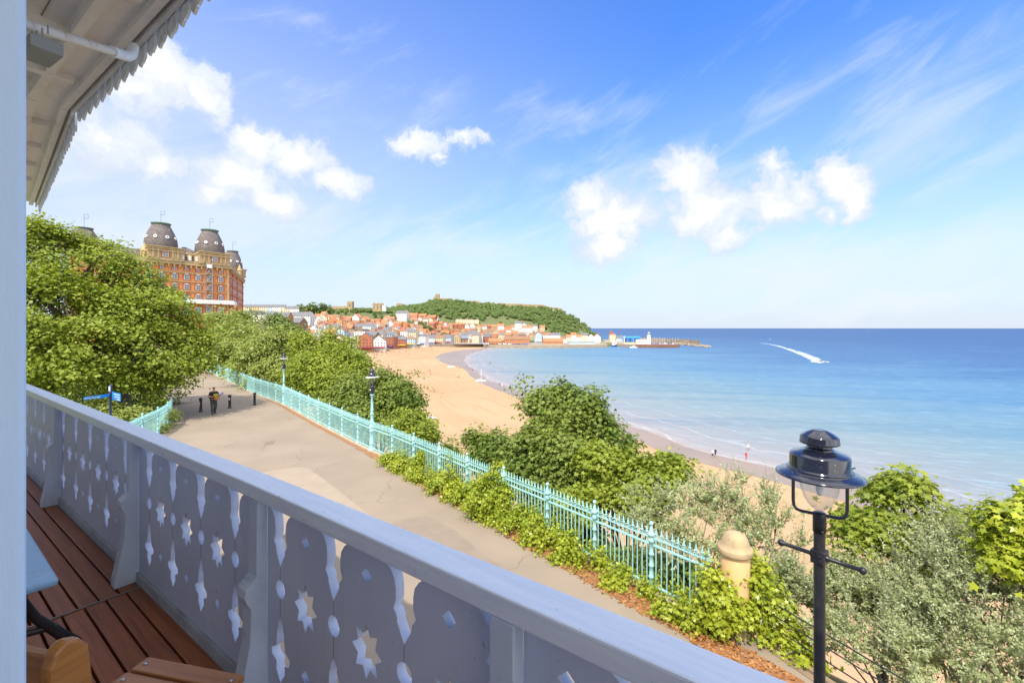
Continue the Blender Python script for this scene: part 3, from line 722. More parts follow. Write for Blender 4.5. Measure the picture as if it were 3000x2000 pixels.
# wet sand: a strip along the water and the shallow pool at the head of the bay
wet = mk('wet_sand_mat', (.225, .175, .145), (.27, .205, .165), scale=.06, rough=.42, spec=.35, dark=(.23, .185, .16), dscale=.1, damt=.4)
wm = MB(); strip = []
for p in dense:
    if -50 < p.y < 700:
        w_ = interp(p.y, [0, 60, 120, 220, 400, 560], [9, 8, 7.5, 6.5, 6, 4]) * (1 + .3 * noise.noise(Vector((p.y * .03, 0, 5))))
        strip.append((Vector((p.x - w_ * .86, p.y - w_ * .5, SEA - .02)), Vector((p.x + .8, p.y, SEA - .02))))
for a, b in zip(strip, strip[1:]): wm.poly([a[0], a[1], b[1], b[0]])
pool = [(1362, 1068), (1340, 1073), (1308, 1066), (1284, 1056), (1276, 1046), (1290, 1037), (1318, 1030), (1352, 1025), (1400, 1021), (1428, 1020), (1400, 1029), (1368, 1040), (1356, 1052)]
pm = [at(x, y, SEA - .02) for x, y in pool]; wm.poly([(p.x, p.y, SEA - .035) for p in pm])
tag(wm.build('wet_sand', wet), kind='structure')
# speedboat wake
foam_m = mk('foam_mat', (.80, .84, .88), (.55, .68, .80), scale=.16, rough=.6)
def foam_gaps():
    nt = NT(foam_m.node_tree); b = nt.n['Principled BSDF']; p = pos(nt)
    f = nt.smooth(nt.noise(nt.scale(p, .05, .30, 1, (0, 0, R(65))), 1.0, 6, .75), .34, .60)
    nt.link(nt.math('MULTIPLY', f, .85), b.inputs['Alpha'])
foam_gaps()
wk = MB()
cl_ = [(2403, 1061, 15, 1.8), (2386, 1052, 14, 3.0), (2354, 1038, 10, 3), (2317, 1025, 6.5, 1.7), (2282, 1014, 3.5, .9), (2252, 1007.5, 1.8, .45), (2225, 1004.5, .8, .25)]
def jag(i): return .75 + .5 * rnd.random()
top = [at(x + r * .7 * jag(0), y - h, SEA + .06) for x, y, r, h in cl_]; bot = [at(x - r * .8 * jag(1), y + h * .5, SEA + .06) for x, y, r, h in cl_]
for i in range(len(cl_) - 1): wk.poly([bot[i], top[i], top[i + 1], bot[i + 1]])
c0 = at(2404, 1062, SEA)
for k in range(40):
    a = rnd.uniform(0, 2 * math.pi); rr_ = rnd.uniform(3.5, 7); p = c0 + Vector((math.cos(a) * rr_ * 1.25 + 2.5, abs(math.sin(a)) * rr_ * .9 + 2.5, .05 + rnd.random() * .3))
    wk.ball(p, rnd.uniform(.3, .8), nu=6, nv=4, sq=(1, 1, .6))
tag(wk.build('boat_wake', foam_m), kind='structure')

# ================================================================ foliage tools
LEAF_FOLD = (np.array([[0, 0, 0], [.42, .45, .12], [0, 1, 0], [-.42, .45, .12]]), [(0, 1, 2), (0, 2, 3)])
LEAF_MAPLE = (np.array([[0, 0, 0], [.46, -.04, .06], [.34, .26, .05], [.60, .58, .02], [.22, .58, .07], [0, 1.02, -.06], [-.22, .58, .07], [-.60, .58, .02], [-.34, .26, .05], [-.46, -.04, .06], [0, .45, .0]]),
              [(0, 1, 2, 10), (10, 2, 3, 4), (10, 4, 5), (10, 5, 6), (10, 6, 7, 8), (10, 8, 9, 0)])
LEAF_NARROW = (np.array([[0, 0, 0], [.27, .5, .07], [0, 1.1, 0], [-.27, .5, .07]]), [(0, 1, 2), (0, 2, 3)])
def unit(a): return a / np.maximum(np.linalg.norm(a, axis=1, keepdims=True), 1e-9)
def leaf_mesh(name, P, N, T, size, mat, parent, shape=LEAF_FOLD):
    """leaves at P with normals N, pointing along T"""
    N = unit(N); T = unit(T - N * np.sum(T * N, axis=1, keepdims=True)); S = np.cross(T, N)
    tv, tf = shape; n = len(P); k = len(tv)
    size = np.broadcast_to(np.asarray(size, dtype=float).reshape(-1, 1), (n, 1))
    V = P[:, None, :] + size[:, :, None] * (tv[None, :, 0:1] * S[:, None, :] + tv[None, :, 1:2] * T[:, None, :] + tv[None, :, 2:3] * N[:, None, :])
    flat = np.array([i for f in tf for i in f]); lt = np.array([len(f) for f in tf])
    fl = (np.arange(n)[:, None] * k + flat[None, :]).ravel(); lts = np.tile(lt, n)
    off = np.zeros(3)
    if parent is not None: off = np.array(parent.location)
    return mesh_np(name, V.reshape(-1, 3) - off, fl, lts, mat, parent)
def twig_points(blobs, n, rng, lump=.35, freq=2.2, shell=.5):
    """points in the outer part of a crown made of ellipsoids (centre, rx, rz)"""
    C = np.array([tuple(b[0]) for b in blobs]); RX = np.array([b[1] for b in blobs]); RZ = np.array([b[2] for b in blobs])
    w_ = RX * RX + RX * RZ; w_ = w_ / w_.sum()
    idx = rng.choice(len(blobs), size=n, p=w_)
    D = unit(rng.normal(size=(n, 3)))
    ph = rng.uniform(0, 6.28, (6, 1)); fr = rng.normal(size=(6, 3)) * freq
    lum = sum(np.sin(fr[k] @ (D.T + idx * .7) + ph[k]) for k in range(6)) / 3.5
    r = (shell + (1 - shell) * rng.random(n) ** .55) * (1 + lump * .5 * lum)
    P = C[idx] + D * np.stack([RX[idx], RX[idx], RZ[idx]], 1) * r[:, None]
    keep = np.ones(n, bool)
    for j in range(len(blobs)):
        q = (P - C[j]) / np.array([RX[j], RX[j], RZ[j]]); keep &= (np.linalg.norm(q, axis=1) > .62) | (idx == j)
    return P[keep], D[keep]
def hollow(P, r, rng, thr):
    """keep the points outside a net of hollows about as wide as r"""
    f = np.zeros(len(P))
    for k in range(7):
        v = rng.normal(size=3); v = v / np.linalg.norm(v) * rng.uniform(.6, 1.5) * 3.0 / r
        f += np.sin(P @ v + rng.uniform(0, 6.28))
    return f / 1.87 > thr
def foliage(blobs, ntw, per, size, spread, mat, parent, shape=LEAF_FOLD, seed=1, lump=.35, shell=.5, flat=.42, name='crown', up=.75, droop=.3, tuft=2.6, thr=-.34):
    rng = np.random.default_rng(seed)
    P, D = twig_points(blobs, int(ntw / tuft * 1.45), rng, lump, shell=shell)
    keep = hollow(P, spread * 3.4, rng, thr); P, D = P[keep], D[keep]
    ex = rng.random(len(P)) < .15          # some twigs reach out past the rest
    P[ex] += D[ex] * (spread * rng.uniform(.8, 2.2, ex.sum()))[:, None]
    n = len(P); per_i = int(per * tuft); spread = spread * 1.18
    G = rng.normal(size=(n * per_i, 3))
    PP = np.repeat(P, per_i, 0) + G * np.array([spread, spread, spread * flat])
    PP[:, 2] -= (G[:, 0] ** 2 + G[:, 1] ** 2) * spread * .16          # tufts droop at their rims
    DD = unit(np.repeat(D, per_i, 0) + G * np.array([.45, .45, .1]))
    N = DD * .55 + np.array([0, 0, up]) + rng.normal(size=PP.shape) * .42
    T = DD * .6 + rng.normal(size=PP.shape) * .6 + np.array([0, 0, -droop])
    sz = size * rng.uniform(.65, 1.25, len(PP))
    return leaf_mesh(name, PP, N, T, sz, mat, parent, shape), P
bark = mk('bark', (.10, .075, .055), (.16, .12, .09), scale=6, rough=.9, bump=.8, bscale=20, stretch=(3, 3, .6))
bark_grey = mk('bark_grey', (.17, .15, .12), (.25, .22, .18), scale=6, rough=.9, bump=.6, bscale=20, stretch=(3, 3, .6))
def trunk(parent, base, blobs, r0, P, rng, nb=40, mat=None, fork=.35, name='trunk'):
    m = MB(); base = Vector(base)
    cz = sum((b[0] for b in blobs), Vector()) / len(blobs)
    fk = base.lerp(Vector((cz.x, cz.y, cz.z)), fork)
    m.tube([base - Vector((0, 0, .4)), base + Vector((0, 0, .05)), base.lerp(fk, .5) + Vector((.08, .05, 0)), fk], [r0 * 1.5, r0 * 1.15, r0 * .9, r0 * .8], 10)
    ends = []
    for b in sorted(blobs, key=lambda b: -b[1])[:14]:
        c = Vector(b[0]); mid = fk.lerp(c, .5) + Vector((rnd.uniform(-.3, .3), rnd.uniform(-.3, .3), .25 * b[1] * rnd.random()))
        r = r0 * .5 * min(1.0, b[1] / max(x[1] for x in blobs) + .25)
        m.tube([fk - Vector((0, 0, .1)), mid, c], [r, r * .65, r * .3], 7); ends.append((c, mid, b))
    if len(P):
        for i in rng.choice(len(P), size=min(nb, len(P)), replace=False):
            q = Vector(P[i]); c, mid, b = min(ends, key=lambda e: (e[0] - q).length)
            m.tube([c.lerp(mid, rnd.random() * .5), c.lerp(q, .55) + Vector((0, 0, .1 * b[1])), q], [r0 * .13, r0 * .08, r0 * .03], 5, cap=False)
    return m.build(name, mat or bark, parent)
def px_blobs(lst, squash=1.0):
    out = []
    for px, py, Y, r in lst:
        c = atd(px, py, Y); rr_ = r / F * Y; out.append((c, rr_, rr_ * squash))
    return out
def tree(name, label, cat, lst, base, mat, ntw, per, size, spread, seed, group=None, r0=.2, shape=LEAF_FOLD, squash=.9, nb=40, lump=.7, shell=.5, bmat=None, fork=.35, thr=-.34):
    blobs = [(c, r * .88, q * .88) for c, r, q in px_blobs(lst, squash)]
    o = thing(name, label, cat, tuple(base), 0, group)
    cr, P = foliage(blobs, ntw, per, size, spread, mat, o, shape, seed, lump, shell, thr=thr)
    trunk(o, base, blobs, r0, P, np.random.default_rng(seed), nb, bmat, fork)
    return o
# ================================================================ iron fences
FB = [at(560, 1062.5), at(638, 1101), at(745, 1153), at(830, 1184), at(929, 1239), at(1044, 1298.5), at(1090, 1321), at(1147, 1345), Vector((4.02, 8.95, 0))]
def ray_hit(poly, px):
    k = (px - 1500) / F
    for a, b in zip(poly, poly[1:]):
        fa, fb = a.x - k * a.y, b.x - k * b.y
        if fa * fb <= 0: return a.lerp(b, fa / (fa - fb))
    return poly[0]
def post_mesh():
    m = MB()
    prof = [(.075, 0), (.075, .10), (.060, .13), (.050, .16), (.050, .30), (.062, .31), (.062, .34), (.048, .36), (.046, .55), (.058, .56), (.058, .59), (.045, .61), (.043, .80), (.058, .81), (.058, .84), (.044, .86),
            (.044, 1.08), (.062, 1.09), (.066, 1.14), (.056, 1.17), (.040, 1.22), (.085, 1.25), (.085, 1.275), (.05, 1.31), (.036, 1.38), (.024, 1.44), (.020, 1.46)]
    m.lathe(prof, n=12); m.ball((0, 0, 1.50), .048, nu=12, nv=8)
    m.box((0, 0, .03), (.2, .2, .06), rz=R(40))
    return m.mesh('post', teal_paint)
POST = post_mesh()
def place_post(fence, p, rz=0):
    o = bpy.data.objects.new('post', POST); COL.objects.link(o); o.parent = fence
    o.location = Vector(p) - Vector(fence.location); return o
def bay(fence, a, b, fine=True, base=.0):
    a, b = Vector(a), Vector(b); d = (b - a); L = d.length; d.normalize(); n = Vector((-d.y, d.x, 0))
    a = a + d * .05; b = b - d * .05; L -= .1
    m = MB()
    for z, h, w_ in ((.15, .035, .03), (1.04, .035, .034), (1.19, .022, .03)) if fine else ((.15, .035, .03), (.30, .02, .02), (1.04, .03, .03), (1.19, .022, .03)):
        m.bar(a + UZ * z, b + UZ * z, w_, h)
    k = max(4, int(round(L / .128)))
    for i in range(k):
        p = a + d * (L * (i + .5) / k)
        m.box(p + UZ * (.10 + .60), (.019, .019, 1.24), rz=math.atan2(d.y, d.x))
        z0 = 1.31
        m.lathe([(.012, z0 - .03), (.030, z0 - .02), (.030, z0), (.014, z0 + .012), (.021, z0 + .035), (.004, z0 + .13)], p, 6, smooth=False)
        if fine:
            for sgn in (-1, 1):      # little scrolls beside the spear
                c = p + d * (.036 * sgn) + UZ * 1.255
                m.tube([c + d * (.024 * math.cos(t)) + UZ * (.028 * math.sin(t)) for t in [R(20 + 45 * q) for q in range(7)]], .007, 4, cap=False)
        else:
            m.box(p + UZ * 1.25, (.06, .012, .05), rz=math.atan2(d.y, d.x))
    if not fine: m.bar(a + UZ * .03, b + UZ * .03, .1, .06)
    return m.build('railing_panel', teal_paint, fence)
fence = thing('promenade_fence', 'long turquoise cast-iron spear-topped fence on the seaward edge of the promenade', 'fence', tuple(FB[6]))
PXS = [572, 584, 597, 611, 625, 638, 650, 663, 679, 695, 711, 727, 745, 765, 786, 808.6, 831.5, 854.5, 878.6, 904, 933, 965.5, 1002, 1048, 1090, 1149, 1212, 1287, 1369, 1476, 1603.6, 1742, 1908.5]
fpts = [ray_hit(FB, x) for x in PXS] + [Vector((3.98, 9.0, 0))]
LAMPS = {831.5: 1, 1090: 0, 638: 2}
for x, p in zip(PXS, fpts):
    if x not in LAMPS: place_post(fence, p)
for a, b in zip(fpts, fpts[1:]): bay(fence, a, b, fine=a.y < 33)
kb = MB()
for a, b in zip(FB, FB[1:]): kb.bar(a + UZ * .02, b + UZ * .02, .28, .09)
kb.build('stone_plinth', mk('plinth_stone', (.42, .36, .26), (.34, .28, .19), scale=4, rough=.9, bump=.4, bscale=30), fence)
fence2 = thing('park_fence', 'shorter turquoise iron fence curving in front of the big sycamore', 'fence', (-19.2, 24.6, 0))
F2 = [Vector((-16.9, 18.6, 0)), Vector((-17.7, 20.8, 0)), Vector((-18.55, 22.96, 0)), Vector((-19.2, 24.8, 0)), Vector((-19.95, 26.5, 0)), Vector((-21.0, 28.2, 0))]
for p in F2: place_post(fence2, p)
for a, b in zip(F2, F2[1:]): bay(fence2, a, b)
# ---------------------------------------------------------------- turquoise lamp standards
glass_m, gnt, gb_ = new_mat('lamp_glass')
def make_glass():
    nt = gnt; tr = nt.new('ShaderNodeBsdfTransparent'); tr.inputs[0].default_value = (.93, .95, .95, 1)
    gl = nt.new('ShaderNodeBsdfGlossy'); gl.inputs['Roughness'].default_value = .06
    fr = nt.new('ShaderNodeLayerWeight'); fr.inputs[0].default_value = .35
    df = nt.new('ShaderNodeBsdfDiffuse'); df.inputs[0].default_value = (.75, .78, .76, 1)
    m1 = nt.new('ShaderNodeMixShader'); nt.link(nt.math('MULTIPLY', fr.outputs['Facing'], .42), m1.inputs[0]); nt.link(tr.outputs[0], m1.inputs[1]); nt.link(gl.outputs[0], m1.inputs[2])
    m2 = nt.new('ShaderNodeMixShader'); nt.link(nt.math('ADD', .10, nt.math('MULTIPLY', fr.outputs['Facing'], .12)), m2.inputs[0]); nt.link(m1.outputs[0], m2.inputs[1]); nt.link(df.outputs[0], m2.inputs[2])
    nt.link(m2.outputs[0], gnt.n['Material Output'].inputs['Surface'])
make_glass()
white_paint = mk('white_paint', (.78, .78, .76), (.68, .68, .66), scale=3, rough=.6, dark=(.45, .42, .38), dscale=4, damt=.3)
def teal_lamp():
    o = thing('street_lamp', 'turquoise lamp standard with black lantern rising from the promenade fence behind the ivy', 'street lamp', (0, 0, 0), 0, 'lamp standards along the promenade fence')
    m = MB(); m.lathe([(.15, 0), (.15, .12), (.125, .16), (.12, .34), (.13, .35), (.13, .38), (.115, .40), (.112, .92), (.125, .93), (.125, .98), (.115, 1.0), (.115, 1.10), (.14, 1.13), (.14, 1.17), (.10, 1.20), (.085, 1.32), (.10, 1.34), (.10, 1.38), (.075, 1.41),
                       (.068, 1.72), (.085, 1.74), (.085, 1.78), (.062, 1.82), (.066, 1.92), (.08, 1.95), (.06, 1.98), (.045, 2.55), (.06, 2.57), (.06, 2.62), (.10, 2.64), (.10, 2.68), (.04, 2.70)], n=16)
    m.build('column', teal_paint, o)
    m = MB(); m.lathe([(.06, 2.68), (.11, 2.72), (.125, 2.78), (.125, 3.0), (.14, 3.02), (.14, 3.05), (.05, 3.06)], n=8, smooth=False); bx = m.build('control_box', black_paint, o)
    m = MB(); m.lathe([(.0005, 0), (.035, .0), (.035, .004), (.0005, .004)], n=12); lb = m.build('badge', white_paint, bx, world=False); lb.location = (-.05, -.118, 2.9); lb.rotation_euler = (R(90), 0, R(-20))
    for k in range(4):
        a = R(45 + 90 * k); m = MB(); m.tube([(.085 * math.cos(a), .085 * math.sin(a), 3.04), (.085 * math.cos(a), .085 * math.sin(a), 3.5)], .012, 6); m.build('frame_bar', black_paint, o)
    m = MB(); m.lathe([(.02, 3.19), (.05, 3.22), (.085, 3.30), (.105, 3.42), (.11, 3.50)], n=16); m.build('globe', glass_m, o)
    m = MB(); m.lathe([(.30, 3.485), (.305, 3.495), (.16, 3.52), (.02, 3.52)], n=24); m.build('brim', white_paint, o)
    m = MB(); m.lathe([(.18, 3.51), (.18, 3.55), (.165, 3.62), (.12, 3.70), (.09, 3.72), (.12, 3.73), (.125, 3.80), (.10, 3.84), (.05, 3.86), (.022, 3.88), (.022, 3.91)], n=18); m.ball((0, 0, 3.93), .03); m.build('lantern_cap', black_paint, o)
    return o
tl = teal_lamp(); tl.location = fpts[PXS.index(1090)]
for x, lab in ((831.5, 'turquoise lamp standard with lantern half hidden in the trees, level with the bollards'), (638, 'farthest lamp standard, where the promenade fence disappears behind the big sycamore')):
    c = copy_tree(tl); c.location = fpts[PXS.index(x)]; c['label'] = lab
# ---------------------------------------------------------------- black lamp close to the balcony
LP = Vector((2.42, 3.6, 0))
lamp = thing('street_lamp', 'glossy black lamp post with hat-shaped lantern and clear globe close to the balcony', 'street lamp', tuple(LP))
def spl_black():
    m, nt, b = new_mat('lantern_black'); p = pos(nt)
    n = nt.smooth(nt.noise(p, 90, 2), .72, .76); n2 = nt.smooth(nt.noise(p, 24, 4, .7), .72, .78)
    c = nt.mix(n, (.010, .012, .026), (.5, .48, .45)); c = nt.mix(nt.math('MULTIPLY', n2, .8), c, (.55, .53, .5))
    nt.link(c, b.inputs['Base Color']); b.inputs['Roughness'].default_value = .13; b.inputs['Coat Weight'].default_value = .7
    nt.link(nt.math('ADD', .12, nt.math('MULTIPLY', n2, .6)), b.inputs['Roughness'])
    return m
lant_black = spl_black()
m = MB(); m.lathe([(.075, 0), (.075, .5), (.055, .55), (.0398, .6), (.0398, 4.22)], LP, 20); m.lathe([(.0375, 4.2), (.046, 4.2), (.046, 4.345), (.042, 4.352), (.001, 4.353)], LP, 20); m.build('pole', black_iron, lamp)
m = MB(); m.ball(LP + Vector((-.01, -.047, 4.215)), .011); m.build('bolt', black_iron, lamp)
bdv = Vector((.806, -.59, 0))
m = MB(); hw = .177
pth = [LP + bdv * s + UZ * z for s, z in ((-hw, 4.70), (-hw, 4.43), (-hw * .985, 4.40), (-hw * .93, 4.377), (-hw * .82, 4.368), (0, 4.325), (hw * .82, 4.322), (hw * .93, 4.331), (hw * .985, 4.355), (hw, 4.385), (hw, 4.70))]
pth = [LP + bdv * s + UZ * z for s, z in ((-hw, 4.68), (-hw, 4.41), (-hw * .97, 4.37), (-hw * .88, 4.345), (-hw * .7, 4.335), (0, 4.335), (hw * .7, 4.335), (hw * .88, 4.345), (hw * .97, 4.37), (hw, 4.41), (hw, 4.68))]
m.tube(pth, .0125, 10); m.build('bracket', lant_black, lamp)
m = MB(); m.lathe([(.012, 4.365), (.04, 4.378), (.075, 4.41), (.105, 4.46), (.128, 4.53), (.139, 4.60), (.143, 4.66)], LP, 32); m.build('globe', glass_m, lamp)
m = MB(); m.lathe([(.001, 4.60), (.02, 4.60), (.028, 4.54), (.018, 4.50), (.012, 4.485), (.001, 4.48)], LP, 14); m.build('bulb', mk('bulb_white', (.85, .85, .82), rough=.3), lamp)
m = MB(); m.lathe([(.15, 4.652), (.292, 4.640), (.302, 4.643), (.303, 4.650), (.27, 4.668), (.235, 4.680), (.218, 4.684), (.221, 4.692), (.221, 4.700), (.207, 4.706), (.205, 4.712), (.2045, 4.800), (.199, 4.812), (.19, 4.818), (.13, 4.838), (.10, 4.844), (.096, 4.85), (.096, 4.858),
                   (.086, 4.862), (.084, 4.888), (.086, 4.892), (.128, 4.893), (.136, 4.897), (.136, 4.910), (.133, 4.914), (.132, 4.948), (.126, 4.956), (.085, 4.984), (.058, 4.995), (.056, 4.999), (.02, 5.0)], LP, 56)
hat = m.build('lantern_hat', lant_black, lamp)
m = MB(); c = LP + Vector((.215, -.02, 4.70)); m.box(c, (.05, .03, .018), rz=.4); m.tube([c, c + Vector((.04, -.02, .012))], .006, 6); m.build('latch', black_iron, hat)
m = MB(); q = LP + UZ * 4.01; ld = Vector((.17, -.22, 0)).normalized()
m.box(q, (.10, .10, .105), axes=(ld, Vector((-ld.y, ld.x, 0)), UZ)); col_ = m.build('collar', black_iron, lamp, bevel=.008)
m = MB()
for k in range(4):
    a = R(45 + 90 * k); fn = Vector((ld.y, -ld.x, 0)); e1 = ld * math.cos(a) + UZ * math.sin(a)
    s = q + fn * .052; m.prism([s, s + e1 * .035 + (ld * -math.sin(a) + UZ * math.cos(a)) * .013, s + e1 * .058, s + e1 * .035 - (ld * -math.sin(a) + UZ * math.cos(a)) * .013], fn * .007)
m.build('leaf_relief', black_iron, col_)
for sgn in (-1, 1):
    m = MB(); e = q + ld * (.28 * sgn)
    m.tube([q + ld * (.045 * sgn), q + ld * (.06 * sgn), q + ld * (.07 * sgn), e - ld * (.03 * sgn), e - ld * (.018 * sgn)], [.026, .026, .0165, .0155, .020], 12); m.ball(e, .027, nu=14, nv=10); m.build('ladder_bar', black_iron, lamp)
# ---------------------------------------------------------------- stone pillar, cables
PC = Vector((4.31, 8.83, 0))
pil = thing('stone_pillar', 'round sandstone gate pillar with domed cap at the end of the turquoise fence', 'pillar', tuple(PC))
sandstone = mk('sandstone', (.74, .49, .24), (.66, .43, .20), scale=3, rough=.85, bump=.3, bscale=40, dark=(.42, .30, .16), dscale=2.2, damt=.4)
sand_dk = mk('sandstone_cap', (.44, .33, .19), (.38, .28, .16), scale=5, rough=.9, bump=.4, bscale=40, dark=(.22, .18, .11), dscale=5, damt=.5)
m = MB(); m.lathe([(.255, .42), (.262, .46), (.262, 1.43), (.255, 1.46)], PC, 36); m.build('shaft', sandstone, pil)
m = MB(); m.lathe([(.27, 1.455), (.305, 1.47), (.315, 1.50), (.315, 1.57), (.30, 1.595), (.262, 1.60), (.250, 1.68), (.215, 1.77), (.16, 1.835), (.09, 1.87), (.01, 1.88)], PC, 36); m.build('cap', sand_dk, pil)
m = MB(); m.lathe([(.36, -.2), (.34, .10), (.30, .16), (.29, .40), (.255, .44)], PC, 8, smooth=False); m.build('base', sand_dk, pil)
cf = thing('cable_fence', 'three dark steel cables running from the stone pillar past the black lamp', 'cable fence', tuple(PC + Vector((.2, -.1, 0))))
ends_ = [((2172, 1752), (2660, 2010)), ((2185, 1795), (2560, 2010)), ((2190, 1830), (2500, 2010))]
for i, z in enumerate((.82, .60, .38)):
    a = PC + Vector((.24, -.10, z)); b = Vector((7.84, 1.73, z)); mid = a.lerp(b, .5) - UZ * .03
    m = MB(); m.tube([a, a.lerp(mid, .5) - UZ * .012, mid, mid.lerp(b, .5) - UZ * .012, b], .011, 8); m.build('cable', black_iron, cf)
for u in (.66, .98):
    m = MB(); p = PC.lerp(Vector((7.84, 1.73, 0)), u); m.tube([p, p + UZ * .9], .03, 8); m.ball(p + UZ * .92, .04); m.build('post', black_iron, cf)
m = MB()
for j, z in enumerate((-.06, -.02)):
    m.bar(Vector((4.56, 8.45, z + .02)) + Vector((.13 * j, .06 * j, 0)), Vector((7.65, 1.9, z + .02)) + Vector((.13 * j, .06 * j, 0)), .10, .11)
o = m.build('timber_edging', wood('sleeper', (.16, .11, .07), (.24, .17, .11), (.30, .22, .14), R(-50), rough=.9)); tag(o, 'weathered timber edging along the soil below the cables', 'edging')
# ---------------------------------------------------------------- bollards
def bollard():
    o = thing('bollard', 'b', 'bollard', (0, 0, 0), R(-10), 'black bollards across the promenade')
    m = MB(); m.lathe([(.13, 0), (.13, .03), (.10, .08), (.088, .12), (.085, .66), (.10, .68), (.10, .72), (.075, .75), (.075, .80), (.11, .83), (.11, .87)], n=16); m.build('body', black_iron, o)
    m = MB(); m.lathe([(.12, .87), (.125, .89), (.11, .93), (.07, .97), (.02, .985)], n=16); m.build('cap', black_iron, o)
    return o
bp = bollard()
for i, (x, y, lab, bd) in enumerate(((588, 1206, 'black bollard with a small white sticker, beside the man carrying the basket on his trunk side', 1), (673, 1195, 'black bollard with a white notice plate under its cap', 2), (746, 1187, 'plain black bollard standing nearest the turquoise promenade fence', 0))):
    c = bp if i == 0 else copy_tree(bp)
    c.location = at(x, y); c['label'] = lab
bl_ = [o for o in COL.objects if o.name.startswith('bollard')]
bl_[0]['label'] = 'black bollard with a small white sticker, nearest the iron park fence'
m = MB(); m.box((0, -.088, .60), (.06, .012, .16)); m.box((-.0, -.09, .42), (.05, .01, .05)); s_ = m.build('sticker', white_paint, bl_[0], world=False)
m = MB(); m.box((0.02, -.10, .68), (.17, .02, .13)); s_ = m.build('notice_plate', white_paint, bl_[1], world=False)
# ---------------------------------------------------------------- finger post
SP = Vector(((323.7 - 1500) / F * 23.8, 23.8, 0))
sg = thing('signpost', 'dark blue fingerpost with bright blue direction boards in front of the sycamore trunk', 'signpost', tuple(SP))
sign_dk = mk('sign_navy', (.02, .035, .11), (.03, .045, .13), rough=.4); sign_bl = mk('sign_blue', (.015, .22, .66), (.012, .19, .58), rough=.35)
m = MB(); m.lathe([(.085, 0), (.085, .4), (.06, .45), (.057, 2.40), (.085, 2.42), (.085, 2.46), (.06, 2.5)], SP, 14); m.build('post', sign_dk, sg)
m = MB(); m.lathe([(.06, 2.49), (.08, 2.52), (.078, 2.80), (.06, 2.84), (.0, 2.86)], SP, 14); fi = m.build('finial', sign_dk, sg)
m = MB(); m.box(SP + Vector((.02, -.082, 2.66)), (.085, .012, .24)); m.build('emblem', mk('emblem_pale', (.55, .62, .78)), fi)
def blade(a_px, b_px, ztop, h, lines, thick=.03):
    """sign board between two points given by pixel and depth"""
    (xa, Ya), (xb, Yb) = a_px, b_px
    a = Vector(((xa - 1500) / F * Ya, Ya, 0)); b = Vector(((xb - 1500) / F * Yb, Yb, 0)); d = (b - a).normalized(); n = Vector((d.y, -d.x, 0))
    if n.y > 0: n = -n
    m = MB(); m.box((a + b) / 2 + UZ * (ztop - h / 2), ((b - a).length, thick, h), axes=(d, n, UZ)); o = m.build('direction_board', sign_bl, sg, bevel=.004)
    for (u0, u1, v) in lines:
        m = MB(); L = (b - a).length; x = u0 * L
        while x < u1 * L - .01:
            w_ = min(rnd.uniform(.035, .075), u1 * L - x); hh = rnd.uniform(.028, .045)
            m.box(a + d * (x + w_ / 2) + n * (thick / 2 + .004) + UZ * (ztop - h * v), (w_, .004, hh), axes=(d, n, UZ)); x += w_ + rnd.choice([.008, .008, .03])
        m.build('lettering', white_paint, o)
    return o
blade((329, 23.75), (353, 23.1), 2.50, .40, [(.25, .97, .22), (.36, .97, .53), (.62, .97, .82)])
blade((246, 22.6), (319, 23.6), 2.40, .15, [(.03, .62, .55)])
blade((293, 22.9), (321, 23.62), 2.42, .13, [(.08, .6, .5)])
# ================================================================ trees and shrubs near the promenade
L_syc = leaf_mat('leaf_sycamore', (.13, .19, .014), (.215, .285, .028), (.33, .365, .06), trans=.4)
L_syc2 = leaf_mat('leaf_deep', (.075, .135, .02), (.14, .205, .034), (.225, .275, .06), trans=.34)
L_mid = leaf_mat('leaf_mid', (.125, .18, .03), (.21, .265, .052), (.33, .36, .11), trans=.36)
L_ivy = leaf_mat('leaf_ivy', (.14, .21, .012), (.25, .32, .022), (.40, .43, .05), trans=.3, rough=.32)
L_silver = leaf_mat('leaf_silver', (.14, .19, .055), (.27, .32, .14), (.48, .50, .33), trans=.28, under=(.60, .62, .48))
L_hill = leaf_mat('leaf_hill', (.075, .125, .026), (.125, .185, .042), (.20, .25, .07), trans=.22)
tree('sycamore_tree', 'huge spreading sycamore shading the promenade beside the blue signpost', 'tree',
     [(130, 760, 29, 130), (60, 820, 28, 120), (240, 800, 30, 130), (330, 850, 31, 125), (180, 900, 27, 150), (300, 960, 28, 140), (430, 900, 31, 105), (480, 960, 30.5, 95), (420, 1010, 28.5, 110), (540, 1000, 31, 75), (585, 1050, 30.5, 46), (500, 1065, 29, 78),
      (120, 1010, 26, 130), (60, 960, 26, 120), (250, 1040, 26.5, 110), (380, 1090, 28.5, 90), (540, 1085, 30, 40), (470, 1125, 29.5, 48), (70, 690, 29, 70), (410, 815, 32, 60), (-60, 860, 28, 140), (-50, 1000, 27, 130), (110, 1100, 27, 80), (455, 1150, 28.5, 40), (300, 780, 31, 85), (370, 800, 32, 66), (430, 840, 32, 56), (215, 730, 30, 78), (135, 705, 29, 75), (85, 672, 28.5, 50), (545, 940, 31.5, 40), (590, 985, 31.5, 36), (500, 880, 32, 44)],
     Vector((-26.6, 31.0, 0)), L_syc, 6400, 17, .21, .37, 3, r0=.55, nb=110, lump=.6, shell=.40, fork=.45, thr=-.22)
